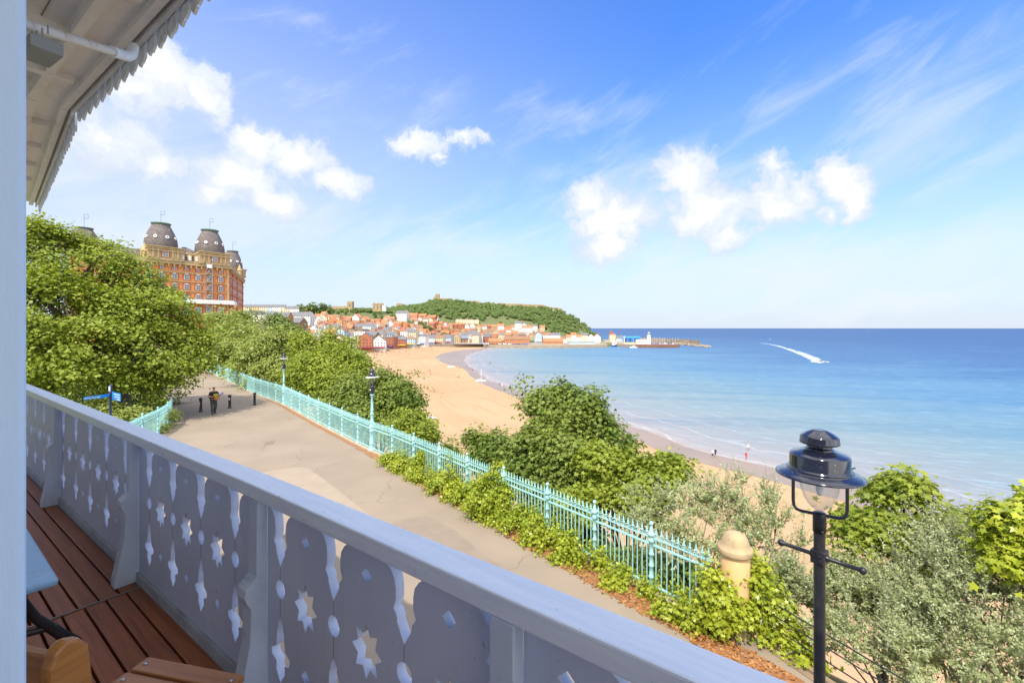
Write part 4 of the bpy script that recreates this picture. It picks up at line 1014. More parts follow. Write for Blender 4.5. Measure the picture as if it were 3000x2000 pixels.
for i, (lst, base, sd, lab) in enumerate([
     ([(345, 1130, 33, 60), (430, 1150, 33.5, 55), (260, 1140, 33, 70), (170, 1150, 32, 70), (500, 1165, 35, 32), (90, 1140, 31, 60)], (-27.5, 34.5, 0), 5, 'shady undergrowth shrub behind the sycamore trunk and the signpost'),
     ([(385, 1215, 26, 26), (350, 1228, 25.5, 24), (430, 1205, 28, 24), (310, 1200, 26, 26), (290, 1185, 26, 24)], (-21.8, 26.4, 0), 6, 'low leafy shrub growing behind the short park fence')]):
    o = thing('shrub', lab, 'shrub', base, 0, 'shrubs under the sycamore')
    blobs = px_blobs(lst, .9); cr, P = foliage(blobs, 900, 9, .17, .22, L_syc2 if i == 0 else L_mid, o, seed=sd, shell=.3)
    trunk(o, base, blobs, .07, P, np.random.default_rng(sd), 16)
cr_o = thing('climbing_plant', 'straggly climber with pale flowers scrambling over the end of the short park fence', 'climber', (-20.1, 26.6, 0))
cb = [(Vector((-19.75, 26.1, .45)), .42, .5), (Vector((-20.3, 27.1, .55)), .42, .55), (Vector((-19.45, 25.4, .3)), .35, .32), (Vector((-20.9, 28.2, .5)), .4, .5), (Vector((-20.0, 26.7, .95)), .3, .35)]
_, P = foliage(cb, 330, 8, .09, .12, L_mid, cr_o, seed=8, shell=.2, name='leaves')
m = MB()
for i in range(0, min(len(P), 40)):
    q = Vector(P[i]); m.tube([(q.x, q.y, 0), ((q.x + .05), q.y, q.z * .6), q], .008, 4, cap=False)
m.build('stem', bark, cr_o)
row = 'trees on the slope behind the promenade fence'
tree('slope_tree', 'bushy tree with pale tufted leaves at the far end of the promenade fence', 'tree', [(665, 975, 62, 52), (715, 985, 60, 55), (640, 1010, 58, 48), (690, 1035, 57, 55), (745, 1020, 56, 50), (640, 940, 66, 38), (720, 1070, 54, 45)], Vector((-34.5, 61, -2.5)), L_mid, 2400, 11, .34, .5, 21, row, .3, nb=30)
tree('slope_tree', 'broad light green tree behind the fence, below the pale hotel annex', 'tree', [(800, 1010, 48, 58), (760, 1050, 46, 55), (840, 1040, 46, 60), (800, 1080, 45, 60), (860, 1085, 44, 50), (735, 1090, 47, 40)], Vector((-24, 49, -4)), L_mid, 2600, 13, .25, .44, 22, row, .28, nb=40, thr=-.2)
tree('slope_tree', 'tallest light green tree behind the fence, hiding the start of the seafront', 'tree', [(925, 1025, 42, 50), (990, 1032, 41, 50), (890, 1060, 40, 55), (960, 1080, 39, 66), (1030, 1062, 40, 48), (1062, 1095, 39, 44), (890, 1110, 38, 56), (980, 1130, 37, 62), (900, 985, 42, 28), (1012, 1000, 42, 24), (1088, 1068, 40, 20), (962, 998, 42, 24)], Vector((-16.6, 41, -5.5)), L_syc, 4000, 13, .22, .38, 23, row, .3, nb=60, thr=-.18)
tree('slope_tree', 'round sycamore behind the fence just beyond the turquoise lamp standard', 'tree', [(1050, 1150, 32, 65), (1110, 1140, 31, 55), (1150, 1170, 30.5, 50), (1080, 1200, 30, 65), (1180, 1130, 31, 24), (1150, 1215, 29, 50), (1200, 1165, 30.5, 26), (1000, 1190, 31, 50), (1140, 1100, 32, 32), (1060, 1245, 28.5, 45)], Vector((-9.5, 33, -6)), L_syc2, 3600, 13, .185, .32, 24, row, .25, nb=60, thr=-.18)
tree('slope_tree', 'small dark tree peeping over the spear tops beside the open sand', 'tree', [(1215, 1245, 26, 40), (1250, 1270, 25, 28), (1180, 1270, 25, 40), (1235, 1300, 24, 32), (1160, 1240, 27, 36)], Vector((-5.6, 26.5, -5)), L_syc, 1700, 11, .17, .24, 25, row, .15, nb=24)
tree('slope_tree', 'low leafy sapling whose tips show above the fence between two larger trees', 'tree', [(1300, 1325, 21, 26), (1335, 1330, 20.5, 20), (1275, 1345, 21, 26), (1320, 1360, 20, 26)], Vector((-3.1, 21.2, -3.5)), L_syc2, 600, 10, .15, .2, 26, row, .08, nb=14)
ug = thing('shrub', 'dark leafy undergrowth seen through the bars of the turquoise fence near the stone pillar', 'shrub', (2.9, 12.2, -2.4))
ub_ = px_blobs([(1720, 1580, 13.2, 52), (1800, 1620, 12.6, 58), (1880, 1655, 12, 58), (1960, 1690, 11.4, 58), (2040, 1725, 10.8, 52), (1660, 1530, 14, 50), (1600, 1510, 14.6, 46), (1900, 1730, 11.6, 55), (1800, 1700, 12.2, 55)], .9)
_, ugp = foliage(ub_, 2300, 11, .10, .17, L_syc2, ug, LEAF_MAPLE, 27, .6, .3, thr=-.3); trunk(ug, (2.9, 12.2, -2.4), ub_, .05, ugp, np.random.default_rng(27), 30)
# the free-standing sycamore in the middle
tree('sycamore_tree', 'dark green many-stemmed sycamore standing against the beach in mid picture', 'tree',
     [(1600, 1170, 17.5, 44), (1570, 1135, 17.5, 22), (1655, 1168, 17.5, 46), (1715, 1190, 17, 44), (1620, 1235, 17, 70), (1715, 1245, 16.5, 62), (1575, 1275, 17, 55), (1660, 1310, 16, 80), (1770, 1275, 16.5, 52), (1815, 1310, 16.5, 34), (1838, 1250, 17, 16), (1560, 1340, 16.5, 52),
      (1440, 1310, 17.5, 38), (1395, 1290, 18, 26), (1475, 1345, 17, 48), (1395, 1340, 17.5, 32), (1505, 1370, 16.5, 44), (1640, 1400, 15.5, 60), (1560, 1415, 15.5, 44), (1500, 1305, 17.5, 22), (1725, 1350, 16, 50)],
     Vector((1.9, 17.4, -6.4)), L_syc2, 7600, 13, .125, .205, 31, None, .16, shape=LEAF_MAPLE, nb=130, lump=.75, shell=.3, fork=.5, thr=-.14)
tree('sycamore_tree', 'bright green young sycamore between the dark sycamore and the silvery shrub', 'tree',
     [(1800, 1385, 14, 55), (1865, 1375, 13.8, 46), (1915, 1410, 13.6, 40), (1955, 1355, 14, 24), (1760, 1420, 13.8, 48), (1835, 1440, 13.4, 52), (1980, 1375, 13.6, 18), (1740, 1345, 14.2, 36), (1880, 1445, 13.2, 36), (1690, 1470, 13.2, 40), (1780, 1480, 13, 40)],
     Vector((3.6, 14.2, -3.6)), L_syc, 3900, 13, .12, .19, 32, None, .1, shape=LEAF_MAPLE, nb=70, lump=.8, shell=.35, thr=-.16)
tree('sycamore_tree', 'leafy sycamore beyond the black lamp, its round head above the silvery thicket', 'tree',
     [(x, y, Y + .9, r) for x, y, Y, r in [(2660, 1440, 8.8, 58), (2610, 1450, 8.9, 40), (2690, 1480, 8.7, 48), (2630, 1520, 8.7, 78), (2560, 1560, 8.7, 70), (2700, 1560, 8.5, 70), (2540, 1630, 8.5, 62), (2620, 1640, 8.4, 70), (2790, 1540, 8.6, 36), (2830, 1520, 8.7, 26), (2520, 1510, 9.0, 26), (2740, 1620, 8.3, 60), (2500, 1680, 8.4, 55), (2590, 1740, 8.2, 55)]],
     Vector((8.4, 10.5, -3.0)), L_syc, 3900, 12, .108, .15, 33, None, .1, shape=LEAF_MAPLE, nb=60, lump=.7, shell=.3, thr=-.2)
tree('sycamore_tree', 'yellow-green maple foliage entering at the far edge beyond the silvery thicket', 'tree',
     [(2970, 1530, 7.6, 50), (3020, 1560, 7.6, 60), (2945, 1590, 7.5, 45), (3060, 1500, 7.7, 50), (3040, 1640, 7.4, 60)], Vector((8.9, 8.0, -1.5)), L_ivy, 1100, 10, .112, .13, 34, None, .07, shape=LEAF_MAPLE, nb=20)
# silvery shrubs: upright leafy shoots on grey stems
def shoots(name, label, lst, base, n, length, per, size, seed, lean=(0, 0, 0), group=None, up=.75, out=.6, nstem=26):
    rng = np.random.default_rng(seed); blobs = px_blobs(lst, .85)
    o = thing(name, label, 'shrub', tuple(base), 0, group)
    P, D = twig_points(blobs, int(n * 1.5), rng, .4, shell=.25); kp = hollow(P, .42, rng, -.30); P, D = P[kp], D[kp]
    k = len(P); dirs = unit(D * out + np.array([0, 0, up]) + rng.normal(size=P.shape) * .38 + np.array(lean))
    L = length * rng.uniform(.45, 1.25, k)
    u = (np.arange(per) + .5) / per
    bend = rng.normal(size=(k, 3)) * .18
    Q = P[:, None, :] + (u[None, :, None] * L[:, None, None]) * (dirs[:, None, :] + bend[:, None, :] * u[None, :, None])
    Q = Q.reshape(-1, 3); DD = np.repeat(dirs, per, 0)
    side = unit(np.cross(DD, rng.normal(size=DD.shape)))
    T = DD * .75 + side * .85; N = np.cross(T, np.cross(DD, side)) + rng.normal(size=T.shape) * .35 + np.array([0, 0, .5])
    taper = np.tile(1.1 - .55 * u, k)
    lv = leaf_mesh('leaves', Q + side * .006, N, T, size * taper * rng.uniform(.7, 1.35, len(Q)), L_silver, o, LEAF_NARROW)
    # stems: thin three-sided rods, one island each
    e = P + (dirs + bend * .8) * L[:, None]; a = unit(np.cross(dirs, rng.normal(size=dirs.shape))); b = np.cross(dirs, a); r = .0045
    ring = [a * r, (-a * .5 + b * .87) * r, (-a * .5 - b * .87) * r]
    V = np.stack([P + q for q in ring] + [e + q * .4 for q in ring], 1).reshape(-1, 3)
    pat = np.array([0, 1, 4, 3, 1, 2, 5, 4, 2, 0, 3, 5]); fl = (np.arange(k)[:, None] * 6 + pat).ravel()
    tw = mesh_np('twigs', V - np.array(o.location), fl, np.tile([4, 4, 4], k), bark_grey, None)
    bm = bmesh.new(); bm.from_mesh(lv.data); nf = len(bm.faces); bm.from_mesh(tw.data); bm.faces.ensure_lookup_table()
    for f in bm.faces[nf:]: f.material_index = 1
    bm.to_mesh(lv.data); bm.free(); lv.data.materials.append(bark_grey); bpy.data.objects.remove(tw)
    trunk(o, base, blobs, .05, P, rng, nstem, bark_grey, .25, name='branches')
    return o
shoots('silver_shrub', 'airy silver-leaved shrub rising behind the stone pillar, sand showing through', [(2010, 1475, 11.5, 50), (1940, 1500, 11.5, 52), (2085, 1450, 11.5, 45), (1880, 1540, 11.2, 50), (2150, 1500, 11.2, 55), (2040, 1560, 11, 75), (1960, 1590, 10.8, 60), (2110, 1590, 10.6, 55), (2210, 1560, 10.8, 50), (1850, 1480, 11.6, 35)],
       Vector((4.6, 11.3, -2.2)), 560, .55, 22, .085, 41, nstem=50)
shoots('silver_shrub', 'tall thin silver shoots standing clear against the sand beyond the pillar', [(2130, 1440, 11.5, 26), (2170, 1420, 11.6, 20), (2250, 1460, 11.2, 36), (2280, 1520, 10.8, 40), (2330, 1600, 10, 50), (2240, 1600, 10.3, 40), (2290, 1680, 9.6, 50)],
       Vector((6.2, 10.9, -2.2)), 150, .6, 24, .08, 42, up=1.1, out=.25, nstem=40)
shoots('silver_shrub', 'grey-leaved shrub filling the gap between the pillar and the black lamp post', [(2250, 1680, 9.9, 60), (2220, 1730, 9.8, 46), (2300, 1750, 9.5, 55), (2350, 1810, 9.1, 55), (2340, 1720, 9.6, 50), (2410, 1780, 9.0, 58), (2440, 1860, 8.7, 50)],
       Vector((5.4, 9.2, -1.6)), 620, .4, 20, .075, 43, nstem=40)
th = 'silver shrubs on the slope below the cables'
for i, (lst, base, n, sd, lab) in enumerate([
     ([(2760, 1660, 7.8, 110), (2880, 1660, 7.6, 110), (2980, 1700, 7.2, 110), (2850, 1780, 7.0, 130), (2700, 1740, 7.4, 100), (2960, 1600, 7.8, 60), (2760, 1590, 8.1, 60), (3080, 1720, 7, 120)], (7.2, 7.6, -1.8), 900, 44, 'silvery thicket in front of the round-headed sycamore'),
     ([(2560, 1830, 6.9, 110), (2640, 1800, 7.0, 110), (2480, 1770, 7.4, 80), (2500, 1880, 6.7, 90), (2430, 1870, 6.9, 60), (2600, 1910, 6.4, 100), (2720, 1900, 6.3, 110), (2480, 1700, 7.8, 50)], (5.8, 7.1, -1.4), 850, 45, 'silvery thicket directly behind the black lamp post'),
     ([(2860, 1900, 6.0, 130), (2960, 1860, 6.2, 130), (2780, 1960, 5.8, 110), (2920, 1990, 5.6, 130), (2680, 1990, 5.7, 90), (3060, 1900, 6, 140)], (6.6, 6.0, -1.2), 800, 46, 'silvery thicket in the lowest corner nearest the balcony')]):
    dy = (.6, 1.3, 1.5)[i]; lst = [(x, y, Y + dy, r) for x, y, Y, r in lst]; base = (base[0] + dy, base[1] + dy, base[2] - .3)
    shoots('silver_shrub', lab, lst, Vector(base), n, .62, 30, .062, sd, lean=(-.35, -.1, .15), group=th, up=.75, out=.55, nstem=34)
# ivy along the fence foot and round the pillar
def ivy(name, label, blobs, base, ntw, seed, size=.085, per=9):
    o = thing(name, label, 'ivy', tuple(base))
    cr, P = foliage(blobs, ntw, per, size, .09, L_ivy, o, LEAF_MAPLE, seed, .35, .45, .8, 'leaves', up=.45, droop=.5)
    m = MB(); rng = np.random.default_rng(seed)
    for i in rng.choice(len(P), size=min(70, len(P)), replace=False):
        q = Vector(P[i]); m.tube([(q.x - .05, q.y + .05, 0), (q.x + .03, q.y, q.z * .5), q], .007, 4, cap=False)
    m.build('vine', bark, o); return o
fl_ = []
def fence_at(u):
    p0, p1 = ray_hit(FB, 1150), Vector((3.9, 9.1, 0)); return p0.lerp(p1, u)
prof_iv = [(0, .22, .35), (.05, .5, .62), (.10, .45, .55), (.15, .4, .45), (.19, .5, .72), (.24, .42, .55), (.29, .40, .50), (.34, .55, .85), (.39, .45, .62), (.44, .42, .62), (.48, .5, .98), (.52, .62, 1.25), (.56, .5, .85), (.61, .5, .70), (.66, .5, .62), (.71, .5, .60), (.76, .48, .55), (.81, .42, .40), (.86, .36, .28), (.91, .34, .30), (.96, .36, .42), (1.0, .34, .6)]
nrm = Vector((-.77, -.63, 0))
for u, r, h in prof_iv:
    p = fence_at(u)
    fl_.append((p + nrm * (.28 + r * .35) + UZ * (h * .32), r * .78, h * .42)); fl_.append((p + nrm * (.06) + UZ * (h * .55), r * .6, h * .48))
    if h > .7: fl_.append((p + UZ * (h * .95), .26, h * .34))
ivy('ivy_hedge', 'bright green ivy sprawling along the foot of the turquoise fence', fl_, fence_at(.5), 4300, 51, size=.07)
pb_ = [(PC + Vector((-.30, -.12, .55)), .30, .55), (PC + Vector((-.40, .0, .95)), .18, .35), (PC + Vector((-.12, -.32, .50)), .17, .12), (PC + Vector((.16, -.28, .54)), .14, .13), (PC + Vector((.36, -.02, .5)), .30, .5), (PC + Vector((.48, .12, .9)), .26, .5), (PC + Vector((.75, .0, .45)), .35, .42), (PC + Vector((.75, -.30, .18)), .34, .22), (PC + Vector((.75, -.75, .06)), .28, .12), (PC + Vector((.45, -.25, .2)), .25, .2), (PC + Vector((.30, -.16, 1.0)), .10, .16)]
ivy('ivy_clump', 'bright green ivy wrapped round the stone pillar', pb_, PC + Vector((.3, -.3, 0)), 1050, 52, size=.075)
# dead leaves on the soil strip
lp = np.array([tuple(p) for p in scatter_litter()])
rg = np.random.default_rng(9)
o = leaf_mesh('leaf_litter', lp, np.array([0, 0, 1]) + rg.normal(size=lp.shape) * .35, rg.normal(size=lp.shape), rg.uniform(.03, .085, len(lp)), leaf_mat('leaf_dead', (.20, .06, .015), (.33, .12, .035), (.42, .22, .09), trans=.1, rough=.8), None)
tag(o, 'brown dead leaves scattered over the soil', 'leaf litter', kind='stuff')
# ================================================================ headland, town and harbour
X0 = [500, 600, 700, 800, 870, 930, 1000, 1060, 1100, 1150, 1200, 1240, 1300, 1330, 1400, 1500, 1600, 1700, 1760, 1790]
R0 = [1040, 1040, 1040, 1040, 1038, 1036, 1035, 1034, 1027, 1021, 1016, 1011, 1008.5, 1007.5, 1007, 1006.5, 1006, 1006, 1006, 1006]
X1 = [500, 700, 860, 930, 1000, 1060, 1100, 1160, 1230, 1280, 1330, 1400, 1500, 1560, 1600, 1650, 1700, 1740, 1790]
R1 = [925, 919, 919, 921, 916, 918, 926, 930, 932, 936, 941, 943, 948, 960, 974, 978, 982, 988, 1005]
X2 = [500, 700, 860, 920, 960, 1040, 1070, 1120, 1150, 1200, 1240, 1268, 1290, 1330, 1400, 1500, 1600, 1640, 1670, 1700, 1720, 1742, 1760, 1790]
R2 = [925, 917, 917, 915, 911, 912, 911, 908, 905, 900, 894, 883, 882, 884, 892, 899, 906, 911, 924, 943, 957, 976, 996, 1008]
ZQ = -16.0
def terr(px, D):
    r0, r1, r2 = np.interp(px, X0, R0), np.interp(px, X1, R1), np.interp(px, X2, R2)
    D0 = (CZ - ZQ) * F / (r0 - 961); D1 = max(820 if px < 1560 else np.interp(px, [1560, 1620], [820, 740]), D0 + 60); D2 = D1 + 250
    z1 = CZ - (r1 - 961) / F * D1; z2 = CZ - (r2 - 961) / F * D2
    D0 = D0 + np.interp(px, [1230, 1300, 1400, 1560, 1600], [0, 82, 86, 80, 70]); D1 = max(D1, D0 + 40)
    if D <= D0: return ZQ
    if D < D1: return ZQ + (z1 - ZQ) * ((D - D0) / (D1 - D0)) ** 1.15
    if D < D2: return z1 + (z2 - z1) * (D - D1) / (D2 - D1)
    return z2 - (D - D2) * .25
def d0(px): return (CZ - ZQ) * F / (np.interp(px, X0, R0) - 961)
def tp(px, D): return Vector(((px - 1500) / F * D, D, terr(px, D)))
hill_m = mk('hill_ground', (.085, .115, .03), (.13, .14, .05), scale=.02, rough=.95, dark=(.16, .115, .07), dscale=.03, damt=.5)
m = MB(); cols = list(range(480, 1800, 12)); gr = []
for px in cols:
    a = d0(px); ds = [a - .5, a, a + 25, a + 60, a + 110] + [max(a + 130, v) for v in (640, 700, 760, 820, 880, 940, 1000, 1070, 1100, 1180, 1400)]
    ds = sorted(ds); gr.append([tp(px, D) - Vector((0, 0, 5 if i == 0 else .1)) for i, D in enumerate(ds)])
n = len(gr[0]); m.add([q for g in gr for q in g], [(i * n + j, (i + 1) * n + j, (i + 1) * n + j + 1, i * n + j + 1) for i in range(len(gr) - 1) for j in range(n - 1)], 0, True)
tag(m.build('headland_hill', hill_m), kind='structure')
# seafront road with kerb, along the head of the beach
m = MB(); pts = [tp(px, d0(px) - 1) for px in range(860, 1345, 12)]
pts_w = [tp(px, d0(px) - 1) for px in range(860, 1448, 12)]
for a, b in zip(pts, pts[1:]):
    w_ = Vector((0, 16, 0)); m.poly([a + UZ * .25, b + UZ * .25, b + w_ + UZ * .3, a + w_ + UZ * .3])
tag(m.build('seafront_road', mk('road_grey', (.22, .21, .21), (.27, .26, .25), scale=.2, rough=.9)), kind='structure')
m = MB()
for a, b in zip(pts_w, pts_w[1:]): m.bar(Vector((a.x, a.y, ZQ - 1.4)), Vector((b.x, b.y, ZQ - 1.4)), .6, 3.6)
sea_stone = mk('sea_wall_stone', (.36, .29, .22), (.27, .21, .15), scale=.5, rough=.9, dark=(.14, .12, .09), dscale=.3, damt=.6)
tag(m.build('sea_wall', sea_stone), 'long low stone sea wall between the beach and the seafront road', 'sea wall')
# dry sand rising to the sea wall
def sand_z(px, D): return SEA - .04 + (ZQ - .55 - SEA) * float(np.clip(1 - (d0(px) - D) / 75.0, 0, 1)) if px < 1300 else SEA - .04
def on_sand(px, py):
    z = SEA
    for _ in range(6): p = at(px, py, z); z = .5 * z + .5 * sand_z(px, p.y)
    return at(px, py, z)
m = MB(); ru = []
for px in range(860, 1345, 12):
    k_ = (ZQ - .55 - SEA) * np.interp(px, [1230, 1340], [1, 0]); ru.append([Vector(((px - 1500) / F * (d0(px) - 1 - 75 * u), d0(px) - 1 - 75 * u, SEA - .03 + k_ * (1 - u))) for u in (0, .5, 1)])
for a, b in zip(ru, ru[1:]):
    for i in (0, 1): m.poly([a[i + 1], b[i + 1], b[i], a[i]])
tag(m.build('upper_beach', sand_m), kind='structure')
m = MB(); m.poly([((px - 1500) / F * D, D, ZQ + .12) for px, D in ((1290, 626), (1400, 623), (1442, 630), (1745, 640), (1745, 715), (1310, 715))]); tag(m.build('harbour_road', MATS['road_grey']), kind='structure')
# ------------------------------------------------------------ houses
def hm(n, c): return mk('wall_' + n, c, tuple(v * .86 for v in c), scale=.35, rough=.85)
WALLS = {'cream': hm('cream', (.66, .57, .40)), 'white': hm('white', (.74, .73, .70)), 'red brick': hm('brick', (.38, .13, .07)), 'tan stone': hm('tan', (.45, .33, .19)), 'pale blue': hm('paleblue', (.45, .56, .66)), 'brown brick': hm('brown', (.28, .17, .10)), 'orange brick': hm('orange', (.50, .21, .09)), 'yellow': hm('yellow', (.62, .46, .20))}
def rm(n, c): return mk('roof_' + n, c, tuple(v * .75 for v in c), scale=.5, rough=.85)
ROOFS = {'orange tile': rm('orange', (.46, .18, .085)), 'slate': rm('slate', (.16, .16, .18)), 'brown tile': rm('browntile', (.27, .15, .09)), 'red tile': rm('redtile', (.38, .13, .075))}
win_m = mk('window_dark', (.06, .07, .09), (.10, .11, .13), scale=.3, rough=.15, spec=.6)
fas = {'red': mk('fascia_red', (.50, .03, .03)), 'maroon': mk('fascia_maroon', (.24, .02, .06)), 'blue': mk('fascia_blue', (.06, .13, .45)), 'white': white_paint, 'green': mk('fascia_green', (.04, .22, .15)), 'yellow': mk('fascia_yellow', (.65, .42, .05))}
def house(p, w_, d, st, rz, wall, roof, kind, label, group, name='house', shop=None, win_w=.9):
    """p = middle of the front at ground level; the front looks along local -y"""
    o = thing(name, label, 'house', tuple(p), rz, group); h = st * 2.75 + .5
    m = MB(); m.box((0, d / 2, h / 2 - 1.5), (w_, d, h + 3))
    if kind == 'gable':    # gable ends at the sides
        for s in (-1, 1): m.prism([(s * w_ / 2 - .1 * s, 0, h), (s * w_ / 2 - .1 * s, d, h), (s * w_ / 2 - .1 * s, d / 2, h + d * .36)], (-.2 * s, 0, 0))
    if kind == 'front':    # gable towards the sea
        for y in (0, d): m.prism([(-w_ / 2, y, h), (w_ / 2, y, h), (0, y, h + w_ * .42)], (0, .2 if y == 0 else -.2, 0))
    nw = max(2, int(w_ / 2.6))
    for k in range(st):
        for i in range(nw):
            x = -w_ / 2 + w_ * (i + .5) / nw
            if not (shop and k == 0): m.box((x, -.02, k * 2.75 + 1.75), (win_w, .12, 1.35), m=1)
        for y in (.3, .7):
            m.box((w_ / 2 + .02, d * y, k * 2.75 + 1.7), (.12, .9, 1.3), m=1)
    wl = m.build('wall', [WALLS[wall], win_m], o, world=False)
    m = MB(); e = .35
    if kind == 'gable':
        r = d * .36
        for s, y in ((1, -e), (-1, d + e)): m.prism([(-w_ / 2 - .15, y, h - r * e / (d / 2)), (w_ / 2 + .15, y, h - r * e / (d / 2)), (w_ / 2 + .15, d / 2, h + r), (-w_ / 2 - .15, d / 2, h + r)], (0, 0, .22))
    elif kind == 'front':
        r = w_ * .42
        for s in (-1, 1): m.prism([(s * (w_ / 2 + e), -e, h - r * e / (w_ / 2)), (s * (w_ / 2 + e), d + .2, h - r * e / (w_ / 2)), (0, d + .2, h + r), (0, -e, h + r)], (0, 0, .22))
    elif kind == 'hip':
        r = min(w_, d) * .34; a = min(w_, d) * .5
        A_, B_, C_, D_ = (-w_ / 2 - e, -e, h), (w_ / 2 + e, -e, h), (w_ / 2 + e, d + e, h), (-w_ / 2 - e, d + e, h)
        E_, G_ = (-w_ / 2 + a, d / 2, h + r), (w_ / 2 - a, d / 2, h + r)
        if w_ <= 2 * a: E_ = G_ = (0, d / 2, h + r)
        m.add([A_, B_, C_, D_, E_, G_], [(0, 1, 5, 4), (1, 2, 5), (2, 3, 4, 5), (3, 0, 4), (3, 2, 1, 0)])
    else:
        m.box((0, d / 2, h + .15), (w_ + .3, d + .3, .5)); r = .5
    rf_ = m.build('roof', ROOFS[roof], o, world=False)
    if kind != 'flat' or rnd.random() < .5:
        m = MB(); cx_ = rnd.choice((-1, 1)) * w_ * .38; m.box((cx_, d / 2, h + r + .2), (.9, .7, 2.0)); 
        for q in (-.22, .22): m.lathe([(.11, 1.2), (.11, 1.65)], (cx_ + q, d / 2, h + r), 6)
        c = m.build('chimney', WALLS['orange brick' if 'brick' in wall or roof != 'slate' else 'tan stone'], rf_, world=False)
    if shop:
        m = MB(); m.box((0, -.5, 2.9), (w_ * .94, 1.0, .7)); m.prism([(-w_ * .45, -.1, 2.6), (w_ * .45, -.1, 2.6), (w_ * .45, -1.7, 2.1), (-w_ * .45, -1.7, 2.1)], (0, 0, .12)); m.build('shopfront', fas[shop], o, world=False)
    return o
ORD = ['first', 'second', 'third', 'fourth', 'fifth', 'sixth', 'seventh', 'eighth', 'ninth', 'tenth', 'eleventh', 'twelfth', 'thirteenth', 'fourteenth', 'fifteenth', 'sixteenth', 'seventeenth', 'eighteenth', 'nineteenth', 'twentieth'] + ['twenty-' + s for s in ('first', 'second', 'third', 'fourth', 'fifth', 'sixth', 'seventh', 'eighth', 'ninth')] + ['thirtieth'] + ['thirty-' + s for s in ('first', 'second', 'third', 'fourth', 'fifth', 'sixth', 'seventh', 'eighth', 'ninth')] + ['fortieth']
TOPL = ([860, 1000, 1100, 1160, 1280, 1330, 1400, 1500, 1560, 1600, 1760], [925, 938, 948, 936, 934, 938, 942, 946, 956, 972, 980])
rowtxt = ['', 'second row', 'third row', 'fourth row', 'fifth row', 'sixth row', 'seventh row', 'eighth row', 'top row']
RESERVED = [(1318, 1385, 0, .16), (1022, 1046, 0, .05), (1150, 1200, .55, 1.0), (915, 955, 0, .1)]
hs = 0
for j, v in enumerate((.015, .10, .19, .28, .38, .50, .63, .78, .93)):
    px = 868 + (j * 7) % 13; k = 0
    while px < 1585:
        D0_ = d0(px); D1_ = max(820, D0_ + 60); D = D0_ + 17 + v * (D1_ - D0_ - 17) + rnd.uniform(-3, 3)
        w_ = rnd.uniform(7.5, 12) if j else rnd.uniform(8.5, 14)
        step = w_ * F / D * (.98 if j < 2 else rnd.uniform(.92, 1.08))
        pc = px + step / 2; p = tp(pc, D); yi = 961 + (CZ - p.z) * F / D
        ok = yi > np.interp(pc, *TOPL) and not any(a < pc < b and c_ <= v <= e_ for a, b, c_, e_ in RESERVED) and not (1320 < pc < 1400 and j < 1) and hs < 262
        if pc > 1330 and j == 0 and pc < 1400: ok = False
        if pc >= 1400 and j < 2: D = max(D, 690 + 12 * j); p = tp(pc, D)
        if 1040 < pc < 1100 and j == 8: ok = False
        if ok:
            right = pc > 1140
            if j == 0: wall = rnd.choice(['cream', 'white', 'white', 'pale blue', 'red brick', 'tan stone', 'brown brick']); roof = rnd.choice(['slate', 'slate', 'brown tile']); kind = rnd.choice(['gable', 'flat', 'front', 'hip']); st = rnd.choice([3, 3, 4])
            elif j < 3: wall = rnd.choice(['cream', 'tan stone', 'white', 'brown brick', 'red brick', 'tan stone', 'yellow', 'pale blue']); roof = rnd.choice(['slate', 'brown tile', 'slate', 'orange tile']) if not right else rnd.choice(['slate', 'orange tile', 'brown tile', 'orange tile']); kind = rnd.choice(['gable', 'gable', 'front', 'flat']); st = rnd.choice([3, 4, 4, 5]) if j == 1 else rnd.choice([3, 3, 4])
            else: wall = rnd.choice(['white', 'cream', 'red brick', 'orange brick', 'tan stone', 'white']); roof = rnd.choice(['orange tile', 'orange tile', 'red tile', 'orange tile', 'brown tile'] if right or j > 4 else ['slate', 'brown tile', 'orange tile', 'slate']); kind = rnd.choice(['gable', 'gable', 'hip', 'front']); st = rnd.choice([2, 2, 3])
            shop = rnd.choice(['red', 'maroon', 'blue', 'white', 'maroon', 'red', 'green', 'yellow']) if j == 0 else None
            kt = {'gable': 'pitched', 'front': 'gable-fronted', 'hip': 'hipped', 'flat': 'flat'}[kind]
            lab = f'{wall} house, {kt} {roof} roof, {ORD[min(k, 39)]} from the hotel in {rowtxt[j]}'
            if j == 0: lab = f'{wall} seafront building, {shop} shopfront, {kt} roof, {ORD[min(k, 39)]} from the hotel end'
            rz = -math.atan2((pc - 1500) / F, 1) * .0 + rnd.uniform(-.3, .3) + R(-8)
            house(p, w_, rnd.uniform(8, 11), st, rz, wall, roof, kind, lab, 'houses of the old town', shop=shop); hs += 1; k += 1
        px += step
# quayside houses under the headland
px = 1592; k = 0
while px < 1752:
    D = d0(px) + 40; w_ = rnd.uniform(6.5, 10); step = w_ * F / D; p = tp(px + step / 2, D)
    p.z = ZQ
    wall = rnd.choice(['white', 'white', 'cream', 'orange brick', 'white']); roof = rnd.choice(['orange tile', 'slate', 'orange tile', 'brown tile']); kind = rnd.choice(['gable', 'front', 'gable']); st = rnd.choice([2, 3, 3, 4])
    house(p, w_, 9, st, rnd.uniform(-.12, .12), wall, roof, kind, f'{wall} quayside house with {roof} roof, {ORD[k]} from the town below the headland', 'houses on the harbour quay', win_w=.8); k += 1; px += step
